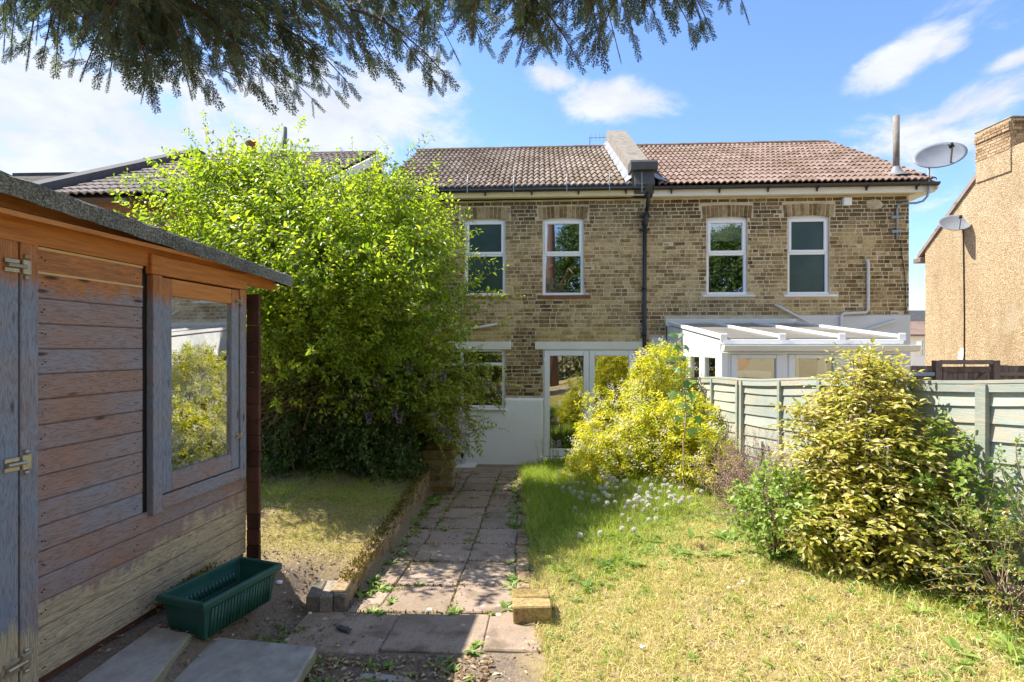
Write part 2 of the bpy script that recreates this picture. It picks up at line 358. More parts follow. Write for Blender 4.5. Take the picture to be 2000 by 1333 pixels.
# garden timber
def mat_shed(name, long_axis, plain=False, tones=None):
    """blue-grey wood stain worn to brown, orange under the eaves, bare at the foot: object space, z up"""
    t = NT(name); o = t.obj(); x, y, z = t.sep(o); oi = t.n('ObjectInfo').outputs['Random']
    off = t.n('CombineXYZ', {0: t.math('MULTIPLY', oi, 7.0), 1: t.math('MULTIPLY', oi, 31.0), 2: t.math('MULTIPLY', oi, 3.0)}).outputs[0]
    v = t.vadd(o, off); s = {'y': (5, .9, 14), 'z': (14, 14, .9)}[long_axis]; sk = {'y': (1, 2.2, 8), 'z': (1, 8, 2.2)}[long_axis]
    g = t.noise(4, 5, .6, t.vmap(v, s), 1.4); g2 = t.noise(11, 4, .65, t.vmap(v, s), .6); b = t.noise(1.7, 5, .6, v); b2 = t.noise(3.1, 4, .6, t.vmap(v, (1, .6, 2)))
    kd = t.vor(1.0, t.vmap(v, sk)).outputs['Distance']
    ring = t.math('MULTIPLY', t.math('SINE', t.math('MULTIPLY', t.math('ADD', t.math('MULTIPLY', kd, 1.0), t.math('MULTIPLY', g, .9)), 34.0)), .5)
    tone = t.ramp(t.math('ADD', t.math('MULTIPLY', b, .72), t.math('MULTIPLY', t.math('ADD', b2, t.math('MULTIPLY', oi, .5)), .32)), tones or [(.34, (.22, .25, .32)), (.48, (.28, .285, .335)), (.60, (.33, .255, .245)), (.76, (.37, .215, .15))])
    orange = t.ramp(g, [(.3, (.36, .12, .025)), (.6, (.54, .21, .05)), (.8, (.62, .28, .08))])
    bare = t.ramp(g, [(.3, (.36, .28, .17)), (.55, (.56, .46, .29)), (.8, (.68, .58, .39))])
    wob = t.math('ADD', t.math('MULTIPLY', t.math('SUBTRACT', t.noise(2.3, 5, .7, t.vmap(v, (1, 1, .35))), .5), .75), t.math('MULTIPLY', t.math('SUBTRACT', t.noise(26, 3, .6, t.vmap(v, (1, 1, .25))), .5), .3))
    hi = t.map(t.math('ADD', z, t.math('MULTIPLY', wob, .45)), 2.10, 2.19) if not plain else 0.0
    lo = t.map(t.math('ADD', t.math('SUBTRACT', z, t.math('MULTIPLY', y, .11)), t.math('MULTIPLY', wob, .9)), .58, .50)
    c = t.mix(lo, tone, bare); c = t.mix(hi, c, orange)
    c = t.mix(t.map(t.math('ADD', ring, t.math('MULTIPLY', g2, .9)), .58, .95, 0, .6), c, (.10, .07, .058))
    c = t.mix(t.map(g2, .35, .72, .0, .35), c, t.mix(.5, c, (.42, .43, .46)))
    c = t.mix(t.map(kd, .12, .05, 0, .9), c, (.055, .032, .022))
    return t.pbr(c, .72, t.bump(t.math('ADD', g2, t.math('MULTIPLY', ring, .5)), .3, .004), .25)
M_SHED = mat_shed('weathered shed boards', 'y'); M_SHED_V = mat_shed('weathered upright boards', 'z', False, [(.34, (.20, .255, .345)), (.52, (.25, .29, .36)), (.66, (.29, .275, .30)), (.8, (.33, .235, .20))])
M_SHED_ORANGE = simple('orange stained timber', [(.25, (.33, .11, .025)), (.55, (.54, .21, .05)), (.8, (.62, .29, .09))], 3.2, 6, .6, .15, .003, .3, 0, .2, (6, 1, 12), False)
M_LOGEND = simple('dark red brown board end', [(.25, (.055, .025, .018)), (.6, (.13, .055, .038)), (.85, (.18, .09, .06))], 5, 6, .75, .3, .004, .25)  # red-brown wood with shade put into its colour
M_NEWWOOD = simple('unweathered pine', [(.2, (.55, .36, .15)), (.8, (.70, .50, .24))], 5, 4, .7, .1)
M_BRASS = simple('tarnished brass', [(.2, (.24, .19, .11)), (.7, (.55, .49, .36))], 30, 4, .38, .1, .002, .5, .75)
M_FELT = (lambda t: t.pbr(t.ramp(t.math('ADD', t.math('MULTIPLY', t.noise(95, 5, .85, t.pos()), 1.1), t.math('MULTIPLY', t.noise(3, 5, .6, t.pos()), .25)), [(.5, (.03, .035, .03)), (.66, (.13, .135, .12)), (.82, (.40, .40, .36))]), .95, t.bump(t.noise(150, 3, .7, t.pos()), .9, .006), .15))(NT('mineral roofing felt'))
def mat_fence(name, tint):
    t = NT(name); p = t.pos(); r = t.rnd(); v = t.vmap(p, (3, .8, 10)); g = t.noise(4, 5, .6, v, 1.2); b = t.noise(1.9, 5, .6, p); f2 = t.noise(24, 4, .6, v)
    c = t.ramp(t.math('ADD', t.math('MULTIPLY', b, .7), t.math('MULTIPLY', r, .3)), [(.25, tuple(q*.72 for q in tint)), (.55, tint), (.8, tuple(q*1.2 for q in tint))])
    c = t.mix(t.map(t.math('ADD', g, t.math('MULTIPLY', b, .5)), .70, .92, 0, .8), c, (.50, .40, .28))
    c = t.mix(t.map(f2, .55, .8, 0, .4), c, tuple(q*.45 for q in tint))
    return t.pbr(c, .8, t.bump(t.math('ADD', g, f2), .35, .005), .2)
M_FENCE = mat_fence('pale green fence paint', (.405, .455, .405))
M_FENCE_D = mat_fence('green batten paint', (.33, .385, .33))
M_BROWNWOOD = simple('brown gate timber', [(.25, (.10, .07, .055)), (.8, (.26, .20, .165))], 6, 5, .8, .2, .004, .2)
M_GALV = simple('blue grey bracket', [(.2, (.22, .30, .38)), (.8, (.30, .38, .46))], 6, 3, .5, .05)
def mat_pebble():
    t = NT('pebbledash'); p = t.pos(); v = t.vor(62, p); v2 = t.vor(110, p)
    c = t.ramp(t.math('FRACT', t.math('MULTIPLY', t.sep(v.outputs['Color'])[0], 1.0)), [(.0, (.26, .16, .08)), (.3, (.50, .345, .18)), (.6, (.64, .48, .28)), (.95, (.80, .69, .50))])
    c = t.mix(.25, c, t.ramp(t.noise(.5, 4, .6, p), [(.3, (.46, .33, .18)), (.7, (.68, .52, .32))]))
    c = t.mix(t.map(v2.outputs['Distance'], .6, .9, 0, .5), c, (.16, .10, .05)); c = t.mix(t.map(t.noise(1.3, 6, .65, t.vmap(p, (1, 1, .28))), .5, .75, 0, .5), c, (.30, .20, .11)); c = t.mix(t.map(t.noise(.9, 5, .6, t.vmap(p, (1, 1.2, .8), (3, 5, 1))), .58, .75, 0, .4), c, (.80, .70, .52))
    return t.pbr(c, .9, t.bump(t.math('SUBTRACT', 1.0, t.math('ADD', v.outputs['Distance'], t.math('MULTIPLY', v2.outputs['Distance'], .6))), .8, .02), .2)
M_PEBBLE = mat_pebble()
# ground
def mat_slab():
    t = NT('worn concrete slab'); p = t.pos(); r = t.rnd(); n = t.noise(5, 6, .6, p); f = t.noise(130, 4, .75, p); b = t.noise(1.1, 4, .6, p)
    c = t.ramp(t.math('ADD', t.math('MULTIPLY', n, .7), t.math('MULTIPLY', r, .3)), [(.25, (.23, .16, .115)), (.5, (.35, .255, .19)), (.8, (.44, .34, .265))])
    c = t.mix(t.map(f, .45, .72, 0, .65), c, (.50, .46, .40)); c = t.mix(t.map(f, .46, .28, 0, .8), c, (.07, .06, .05))
    c = t.mix(t.map(n, .50, .66, 0, .75), c, (.12, .085, .055)); c = t.mix(t.map(b, .5, .68, 0, .55), c, (.20, .165, .10))
    c = t.mix(t.math('MULTIPLY', t.map(t.vor(7, p).outputs['Distance'], .16, .1), t.map(b, .45, .6)), c, (.55, .53, .48))
    return t.pbr(c, .92, t.bump(t.math('ADD', n, t.math('MULTIPLY', f, .6)), .5, .008), .2)
M_SLAB = mat_slab()
def mat_slabedge():
    t = NT('mossy concrete'); p = t.pos(); n = t.noise(9, 6, .65, p); f = t.noise(130, 4, .75, p); nz = t.sep(t.n('NewGeometry').outputs['Normal'])[2]
    c = t.ramp(n, [(.3, (.25, .235, .205)), (.6, (.40, .375, .33)), (.8, (.50, .47, .42))]); c = t.mix(t.map(f, .45, .7, 0, .5), c, (.40, .39, .35))
    side = t.math('MULTIPLY', t.map(nz, .6, .3), t.map(n, .38, .5)); c = t.mix(t.math('MULTIPLY', side, .75), c, t.ramp(f, [(.3, (.10, .12, .03)), (.7, (.38, .37, .21))]))
    return t.pbr(c, .92, t.bump(t.math('ADD', n, t.math('MULTIPLY', f, .6)), .5, .008), .2)
M_SLABTHICK = mat_slabedge()
M_PLANTER = simple('dark green plastic', [(.2, (.012, .075, .058)), (.8, (.03, .125, .095))], 9, 5, .42, .1, .002, .45)
M_SOIL = simple('dark soil', [(.3, (.035, .025, .018)), (.7, (.09, .065, .045))], 30, 6, .95, .8, .02)
def mat_ground():
    t = NT('garden ground'); p = t.pos(); x, y, z = t.sep(p); n = t.noise(2.2, 6, .65, p); f = t.noise(45, 5, .7, p); f2 = t.noise(140, 3, .7, p)
    soil = t.ramp(t.math('ADD', t.math('MULTIPLY', f, .6), t.math('MULTIPLY', f2, .4)), [(.3, (.12, .09, .068)), (.5, (.27, .215, .165)), (.7, (.42, .35, .27))])
    straw = t.ramp(t.math('ADD', t.math('MULTIPLY', f, .5), t.math('MULTIPLY', n, .5)), [(.3, (.24, .185, .085)), (.5, (.42, .33, .165)), (.7, (.56, .45, .26))])
    k = t.map(t.math('ADD', x, t.math('MULTIPLY', t.math('SUBTRACT', n, .5), .5)), .02, .14)
    k2 = t.math('MULTIPLY', t.map(x, -1.1, -1.3), t.map(t.math('ADD', y, t.math('MULTIPLY', n, .8)), 4.35, 4.75))
    k2 = t.math('MULTIPLY', k2, t.map(t.math('ADD', y, n), 7.2, 6.6))
    c = t.mix(t.math('MAXIMUM', k, k2), soil, straw)
    c = t.mix(t.map(t.math('ADD', t.math('MULTIPLY', n, .8), t.math('MULTIPLY', f, .4)), .62, .72, 0, .65), c, soil)
    return t.pbr(c, .95, t.bump(t.math('ADD', f, f2), .8, .02), .1)
M_GROUND = mat_ground()
M_GRASS = leafmat('long green grass', [(.1, (.15, .25, .035)), (.45, (.28, .40, .055)), (.75, (.45, .54, .10)), (.95, (.60, .58, .22))], .45, (1, 1.0, .5), .5, .3, 1.4)
M_DRY = leafmat('dry lawn grass', [(.08, (.22, .33, .05)), (.35, (.40, .46, .10)), (.6, (.60, .56, .19)), (.9, (.76, .66, .36))], .35, (1, .95, .6), .6, .2, 1.2)
M_STRAW = leafmat('straw dry grass', [(.08, (.27, .33, .065)), (.3, (.46, .44, .12)), (.55, (.64, .56, .23)), (.9, (.78, .68, .40))], .35, (1, .95, .6), .6, .2, 1.2)
M_LITTER = leafmat('dead leaf', [(.1, (.10, .055, .025)), (.4, (.25, .16, .08)), (.7, (.45, .34, .19)), (.95, (.62, .55, .38))], .2, (1, .8, .5), .7, .2, 1)
M_WEED = leafmat('weed leaf', [(.1, (.10, .19, .035)), (.5, (.21, .33, .06)), (.9, (.36, .46, .12))], .4, (1, 1.1, .5), .4, .35, 1.3)
M_MOSS = leafmat('moss', [(.1, (.09, .08, .012)), (.5, (.20, .17, .03)), (.9, (.32, .25, .06))], .2, (1, 1, .4), .9, .1, 1)
# plants
M_LEAF_BIG = leafmat('fresh shrub leaf', [(.08, (.05, .105, .016)), (.35, (.145, .22, .026)), (.65, (.29, .35, .04)), (.95, (.46, .47, .08))], .55, (1.05, 1.12, .35), .38, .4, 1.75)
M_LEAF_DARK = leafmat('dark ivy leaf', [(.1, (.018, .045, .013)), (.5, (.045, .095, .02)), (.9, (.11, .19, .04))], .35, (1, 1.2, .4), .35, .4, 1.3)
M_WIST = leafmat('wisteria leaf', [(.1, (.13, .20, .03)), (.5, (.27, .35, .06)), (.9, (.48, .44, .12))], .5, (1, 1.05, .4), .4, .35, 1.7)
M_LILAC = leafmat('lilac petal', [(.1, (.30, .22, .40)), (.5, (.46, .37, .58)), (.9, (.66, .58, .74))], .4, (1, .9, 1.1), .5, .2, 1.2)
M_CHOISYA = leafmat('golden choisya leaf', [(.08, (.13, .21, .02)), (.3, (.36, .43, .03)), (.6, (.62, .61, .05)), (.95, (.80, .74, .14))], .45, (1.0, .98, .3), .4, .35, 1.35)
M_PETAL = leafmat('white petal', [(.1, (.70, .68, .62)), (.9, (.86, .84, .80))], .4, (1, 1, .95), .5, .2, 1.0)
M_CLOCK = leafmat('dandelion down', [(.1, (.74, .73, .70)), (.9, (.88, .87, .84))], .6, (1, 1, .97), .6, .1, 1.0)
M_STALK = leafmat('pale stalk', [(.1, (.30, .34, .12)), (.9, (.52, .44, .24))], .3, (1, 1, .5), .5, .2, 1.2)
def mat_elae():
    """cream-gold leaf with an uneven green middle, silvery scales"""
    t = NT('variegated leaf'); r = t.rnd(); f = t.noise(14, 3, .6, t.pos())
    c = t.ramp(t.math('ADD', t.math('MULTIPLY', r, .8), t.math('MULTIPLY', f, .25)), [(.04, (.15, .21, .035)), (.2, (.36, .39, .06)), (.38, (.60, .57, .12)), (.6, (.74, .69, .27)), (.84, (.82, .78, .46)), (.96, (.68, .48, .06))])
    p = t.n('BsdfPrincipled', {'Base Color': c, 'Roughness': .33, 'Specular IOR Level': .5}); tr = t.n('BsdfTranslucent', {'Color': t.mix(1.0, c, (1.1, 1.05, .45), 'MULTIPLY')})
    m = t.n('MixShader', {0: .5}); t.t.links.new(p.outputs[0], m.inputs[1]); t.t.links.new(tr.outputs[0], m.inputs[2]); return t.done(m.outputs[0])
M_ELAE = mat_elae()
M_MAPLE = leafmat('sycamore leaf', [(.1, (.06, .14, .05)), (.5, (.12, .24, .06)), (.9, (.25, .36, .06))], .4, (1, 1.1, .4), .35, .5, 1.5)
M_HEATH = leafmat('dry pinkish twig', [(.1, (.28, .18, .14)), (.5, (.46, .33, .27)), (.9, (.62, .48, .40))], .2, (1, .9, .8), .7, .2, 1)
M_BERB = leafmat('small glossy leaf', [(.1, (.06, .13, .03)), (.5, (.15, .25, .05)), (.8, (.30, .34, .06)), (.97, (.50, .28, .05))], .4, (1, 1.1, .4), .3, .5, 1.5)
M_CONIFER = leafmat('cypress spray', [(.1, (.05, .075, .055)), (.5, (.10, .14, .10)), (.85, (.17, .20, .11)), (.98, (.26, .18, .09))], .3, (1, 1.1, .5), .55, .3, 1.3)
M_BARK = simple('shrub bark', [(.2, (.10, .065, .035)), (.6, (.24, .16, .085)), (.85, (.36, .26, .15))], 20, 5, .85, .4, .005)
M_CONBARK = simple('cypress bark', [(.2, (.09, .05, .035)), (.8, (.24, .14, .09))], 16, 5, .9, .5, .008)
M_BARELEAF = leafmat('far tree leaf', [(.1, (.02, .045, .012)), (.5, (.05, .09, .022)), (.9, (.11, .17, .04))], .4, (1, 1.1, .4), .45, .3, 1.5)
# ------------------------------------------------------------------ terrain
def sstep(a, b, x): x = min(1, max(0, (x-a)/(b-a))); return x*x*(3-2*x)
def path_z(y): return -.062*y
def lawn_left(x, y):
    a = .04-.05*sstep(4.3, 5.2, y)+.05*sstep(6.2, 7.4, y)
    t = -.115                                          # the lawn falls to the little wall
    k = sstep(-2.5, -1.25, x)
    return a*(1-k)+t*k
def fence_x(y): return 2.70+.155*(6.2-y) if y < 6.2 else 2.70-.012*(y-6.2)
def ground(x, y):
    p = path_z(min(y, 10.0)) if y > 0 else 0.0
    left = lawn_left(x, y)
    kx = sstep(-1.12, -1.26, x)*sstep(3.9, 4.25, y)*sstep(8.3, 7.9, y)
    z = p*(1-kx)+left*kx
    if y <= 4.3 and x < -1.0: k2 = sstep(-1.5, -1.86, x)*(1-kx); z = z*(1-k2)+.03*k2
    rr = sstep(.02, .16, x)*sstep(10, 8.8, y)
    z += rr*(.035+.02*math.sin(2.1*x+1.3*y)+.012*math.sin(5*x-3.1*y))
    z += .26*sstep(.3, 1.9, x)*sstep(9.6, 7.9, y)*sstep(6, 4, x)
    hole = math.hypot(x-1.58, y-4.19); z -= .22*sstep(.105, .045, hole)
    if x < 0: z += .008*math.sin(7*x+3*y)*kx
    return z
xs = np.concatenate([[-600, -200, -60, -25, -12, -8, -6], np.arange(-4.5, -1.4, .07), np.arange(-1.4, -1.0, .03), np.arange(-1.0, 3.6, .055), [3.8, 4.2, 5, 6, 8, 12, 18, 30, 70, 220, 600]])
ys = np.concatenate([[-600, -200, -60, -20, -8, -4, -2, -1, 0, .8, 1.4], np.arange(1.8, 10.4, .07), [11, 12, 14, 18, 25, 40, 80, 220, 600]])
V = np.array([(x, y, ground(x, y)) for y in ys for x in xs]); nx_ = len(xs)
ii = np.arange(len(ys)-1)[:, None]*nx_+np.arange(nx_-1)[None, :]; ii = ii.ravel()
structure(np_mesh('ground', V, np.stack([ii, ii+1, ii+nx_+1, ii+nx_], 1), M_GROUND, None, None, True))
# ------------------------------------------------------------------ the pair of houses: frame of the rear wall
AN = -3.03; SN, CS = math.sin(R(3.03)), math.cos(R(3.03)); HX, HY, HZ = 2.554, 9.9, -.62
def fu(px): a = (px-1000)/1000; return (HY*a-HX)/(CS+a*SN)
def fz(px, py): return (680-py)/1000*(HY-fu(px)*SN)+CZ-HZ
house_l = thing('house', 'two storey yellow brick house with mossy brown tiled roof and glazed garden doors', 'house', (HX, HY, HZ), R(AN), 'pair of brick houses')
house_r = thing('house', 'two storey brick house with clean red brown roof behind the lean-to conservatory', 'house', (HX, HY, HZ), R(AN), 'pair of brick houses')
UL, UR = -5.02, 4.925; WT = 5.17                          # wall ends, wall top
def rect(x0, y0, x1, y1): return (fu(x0), fu(x1), fz(x0, y1), fz(x0, y0))
W1 = rect(908, 428, 987, 578); W2 = rect(1060, 426.5, 1140, 577.5); W3 = rect(1380, 424.5, 1460, 576.5); W4 = rect(1538.5, 422, 1620, 576)
W5 = rect(838, 682, 986, 797); DR = rect(1061, 682, 1241, 897)
DR = (DR[0], DR[1], .16, DR[3])
CDOOR = (1.0, 1.9, .1, 2.05)                              # door from the house into the conservatory
def cells(us, zs, holes):
    out = {}
    for i in range(len(us)-1):
        for j in range(len(zs)-1):
            cu, cz = (us[i]+us[i+1])/2, (zs[j]+zs[j+1])/2
            out[i, j] = not any(a < cu < b and c < cz < d for a, b, c, d in holes)
    return out
def wall_with_holes(parent, u0, u1, z0, z1, holes, y0, y1, name, mat):
    us = sorted({u0, u1, *[h[0] for h in holes], *[h[1] for h in holes]}); zs = sorted({z0, z1, *[h[2] for h in holes], *[h[3] for h in holes]})
    us = [u for u in us if u0 <= u <= u1]; zs = [z for z in zs if z0 <= z <= z1]
    cs = cells(us, zs, holes); m = MB()
    for (i, j), full in cs.items():
        if not full: continue
        a, b, c, d = us[i], us[i+1], zs[j], zs[j+1]
        m.add([(a,y0,c),(b,y0,c),(b,y0,d),(a,y0,d)], [(0,1,2,3)]); m.add([(a,y1,c),(b,y1,c),(b,y1,d),(a,y1,d)], [(3,2,1,0)])
        if not cs.get((i-1, j)): m.add([(a,y0,c),(a,y1,c),(a,y1,d),(a,y0,d)], [(3,2,1,0)])
        if not cs.get((i+1, j)): m.add([(b,y0,c),(b,y1,c),(b,y1,d),(b,y0,d)], [(0,1,2,3)])
        if not cs.get((i, j-1)): m.add([(a,y0,c),(b,y0,c),(b,y1,c),(a,y1,c)], [(3,2,1,0)])
        if not cs.get((i, j+1)): m.add([(a,y0,d),(b,y0,d),(b,y1,d),(a,y1,d)], [(0,1,2,3)])
    return m.build(name, mat, parent)
PL = fz(1000, 778)                                        # top of the white plinth
wall_with_holes(house_l, UL, -.001, -.1, WT, [W1, W2, W5, DR], 0, .26, 'wall', M_MORTAR)
wall_with_holes(house_r, .001, UR, -.1, WT, [W3, W4, CDOOR], 0, .26, 'wall', M_MORTAR)
# brick mesh variants: chamfered face, slightly uneven arrises
def brick_mesh(name, L_, H_, mat, dep=.018, seed=0):
    rr = random.Random(seed); c = .006; j = lambda: rr.uniform(-.0022, .0022)
    o = [(0,0),(L_,0),(L_,H_),(0,H_)]; mid = [(x+j(), .004+j()*.5, z+j()) for x, z in o]
    inn = [(x+(c if x == 0 else -c)+j(), j(), z+(c if z == 0 else -c)+j()) for x, z in o]; bk = [(x, dep, z) for x, z in o]
    vs = bk+mid+inn; fs = [(8, 9, 10, 11)]
    for k in range(4): q = (k+1) % 4; fs += [(k, q, 4+q, 4+k), (4+k, 4+q, 8+q, 8+k)]
    me = bpy.data.meshes.new(name); me.from_pydata(vs, [], fs); me.materials.append(mat); me.update(); return me, vs, fs
def bond(u0, u1, z0, z1, blocked, rr, flush=0):
    """irregular Flemish courses of (u, z, length, height) clear of the blocked rectangles"""
    out = []; H = .0745; n0 = math.ceil(z0/H)
    for k in range(n0, int(z1/H)):
        zb = k*H; u = u0-(rr.uniform(0, .1) if k % 2 else .112+rr.uniform(0, .1)); head = k % 2
        while u < u1:
            ln = .104 if head else .218
            if rr.random() < .12: ln *= rr.uniform(.75, 1.1)
            head = not head if rr.random() < .9 else head
            a, b = max(u, u0), min(u+ln, u1); u += ln+.012
            segs = [(a, b)]
            for (p, q, c, d) in blocked:
                if zb+.064 <= c or zb >= d: continue
                ns = []
                for (s, e) in segs:
                    if e <= p or s >= q: ns.append((s, e)); continue
                    if p-s > .03: ns.append((s, p-.004))
                    if e-q > .03: ns.append((q+.004, e))
                segs = ns
            for s, e in segs:
                if e-s > .03: out.append((s, zb+.006, e-s, .0625))
    return out
def lay_bricks(parent, bl, key, mat, n_single=300, y=-.004, seed=3):
    """the 300 that show largest are bricks of their own, the rest one part"""
    rr = random.Random(seed); idx = sorted(range(len(bl)), key=lambda i: key(bl[i]))
    var = {}
    for L_ in (.218, .104):
        for s in range(4): var[L_, s] = brick_mesh('brick', L_, .0645, mat, seed=s)[0]
    m = MB(); single = set(idx[:n_single])
    for i, (u, z, ln, h) in enumerate(bl):
        dy = rr.uniform(-.0025, .0025)
        if i in single:
            L_ = .218 if ln > .15 else .104
            place('brick', var[L_, rr.randrange(4)], parent, (u, y+dy, z), scale=(ln/L_, 1, 1))
        else:
            _, vs, fs = None, *brick_arr(ln, h, rr)
            m.add([(a+u, b+y+dy, c+z) for a, b, c in vs], fs, rr.random()+.001)
    if m.v: stuff(m.build('brick', mat, parent))
def brick_arr(L_, H_, rr):
    c = .006; j = lambda: rr.uniform(-.0022, .0022); o = [(0,0),(L_,0),(L_,H_),(0,H_)]; mid = [(x+j(), .004, z+j()) for x, z in o]
    inn = [(x+(c if x == 0 else -c)+j(), j(), z+(c if z == 0 else -c)+j()) for x, z in o]; bk = [(x, .018, z) for x, z in o]
    fs = [(8, 9, 10, 11)]
    for k in range(4): q = (k+1) % 4; fs += [(k, q, 4+q, 4+k), (4+k, 4+q, 8+q, 8+k)]
    return bk+mid+inn, fs
AH = .215                                                  # arch height over the upper windows
def arch_zone(w): return (w[0]-.105, w[1]+.105, w[3]-.002, w[3]+AH+.02)
def grow(w, g=.004): return (w[0]-g, w[1]+g, w[2]-g, w[3]+g)
zl_lint = fz(1000, 667)
blk_l = [grow(W1), grow(W2), grow(W5), grow(DR), arch_zone(W1), arch_zone(W2), (UL, fu(1061), -1, PL), (fu(868), fu(998), fz(900, 684), zl_lint), (fu(1045), fu(1266), fz(1100, 684), zl_lint),
         (fu(893), fu(1000), W1[2]-.06, W1[2]), (fu(1047), fu(1150), W2[2]-.06, W2[2])]
zone_y = (fz(1000, 664), fz(1000, 643))                    # band of newer yellow bricks above the ground floor lintels
yb = [(UL, fu(998), *zone_y), (fu(1045), -.09, *zone_y)]
rr = random.Random(5)
bl = bond(UL, -.004, .0, WT-.0, blk_l+[z for z in yb], rr)
vis = lambda b: (b[0] < -3.35, b[1] < .9, -b[2], abs(b[0]+1.6)+abs(b[1]-3.6)*.5)
lay_bricks(house_l, bl, vis, M_BRICK, 270)
by = [b for z in yb for b in bond(z[0], z[1], z[2]-.064+1e-5, z[3]+.0744, [], rr)]
lay_bricks(house_l, by, lambda b: (b[0] < -2.6, -b[2]), M_BRICK_Y, 30, -.006)
RT = fz(1700, 616); WB = fz(1285, 660)
blk_r = [grow(W3), grow(W4), arch_zone(W3), arch_zone(W4), (fu(1551), UR+1, -1, RT), (.40, fu(1551), -1, fz(1420, 622)), (fu(1268), .46, -1, WB), (W3[0]-.1, W3[1]+.12, W3[2]-.05, W3[2]), (W4[0]-.08, W4[1]+.17, W4[2]-.05, W4[2])]
br = bond(.004, UR, .0, WT, blk_r, rr)
lay_bricks(house_r, br, lambda b: (b[1] < 2.2, -b[2], abs(b[0]-2.4)+abs(b[1]-3.8)*.5), M_BRICK, 300)
# painted brickwork beside the conservatory, grey render, white plinth
bw = bond(fu(1272), .455, .0, WB, [], rr)
m = MB()
for (u, z, ln, h) in bw:
    vs, fs = brick_arr(ln, h, rr); m.add([(a+u, b-.006, c+z) for a, b, c in vs], fs, rr.random()+.001)
m.box(fu(1272), .455, -.002, .01, 0, WB+.004); o = m.build('brick', M_WHITEBRICK, house_r); stuff(o); o['label'] = 'white painted bricks'
def soft_panel(u0, u1, z0, z1, y, amp, name, mat, parent, hole=None):
    """a rendered panel with an uneven trowelled face, open where a window stands"""
    h = hole or (9e9,)*4
    us = sorted({round(u, 4) for u in list(np.linspace(u0, u1, max(3, int((u1-u0)/.05))))+[q for q in h[:2] if u0 < q < u1]}); zs = sorted({round(z, 4) for z in list(np.linspace(z0, z1, max(3, int((z1-z0)/.05))))+[q for q in h[2:] if z0 < q < z1]})
    V = []; F = []; n = len(us)
    for z in zs:
        for u in us:
            d = amp*(math.sin(7*u+3*z)*.4+math.sin(3.1*u-8*z+1)*.4+random.uniform(-.35, .35))
            V.append((u, y+d, z+(random.uniform(-.006, .006) if z == zs[-1] else 0)))
    nf = len(V); V += [(a, .004, b_) for a, _, b_ in V]
    full = lambda i, j: 0 <= i < n-1 and 0 <= j < len(zs)-1 and not (h[0] < (us[i]+us[i+1])/2 < h[1] and h[2] < (zs[j]+zs[j+1])/2 < h[3])
    for j in range(len(zs)-1):
        for i in range(n-1):
            if not full(i, j): continue
            a = j*n+i; F.append((a, a+1, a+n+1, a+n))
            for di, dj, p, q in ((-1, 0, a+n, a), (1, 0, a+1, a+n+1), (0, -1, a, a+1), (0, 1, a+n+1, a+n)):
                if not full(i+di, j+dj): F.append((q, p, p+nf, q+nf))
    b = MB(); b.v = V; b.f = F; b.r = [0]*len(F); return b.build(name, mat, parent, True)
soft_panel(UL, fu(1061)-.004, -.1, PL, -.030, .003, 'plinth', M_RENDER, house_l, (W5[0]-.002, W5[1]+.002, W5[2]-.034, 9))
soft_panel(.46, fu(1551), -.1, fz(1420, 624), -.022, .001, 'render_panel', M_GREYRENDER, house_r)
soft_panel(fu(1551)+.004, UR+.012, -.1, RT, -.022, .001, 'render_panel', M_GREYRENDER, house_r)
# arches of bricks on end above the upper windows
for w_, hp in ((W1, house_l), (W2, house_l), (W3, house_r), (W4, house_r)):
    n = 12; cu = (w_[0]+w_[1])/2; hw = (w_[1]-w_[0])/2+.07
    for k in range(n):
        t0, t1 = -1+2*k/n, -1+2*(k+1)/n; g = .006
        sag = lambda t: w_[3]-.004-.035*(t*t-.25)
        top = lambda t: w_[3]+AH+.01-.02*t*t
        b0, b1 = cu+hw*t0+g, cu+hw*t1-g; s0, s1 = cu+hw*1.06*t0+g, cu+hw*1.06*t1-g
        j = lambda: random.uniform(-.003, .003); y0 = -.004+random.uniform(-.003, .002)
        MB().add([(b0+j(),y0,sag(t0)),(b1+j(),y0,sag(t1)),(s1+j(),y0,top(t1)),(s0+j(),y0,top(t0)),(b0,.02,sag(t0)),(b1,.02,sag(t1)),(s1,.02,top(t1)),(s0,.02,top(t0))],
                 [(0,1,2,3),(1,0,4,5),(2,1,5,6),(3,2,6,7),(0,3,7,4)]).build('brick', M_ARCH, hp)
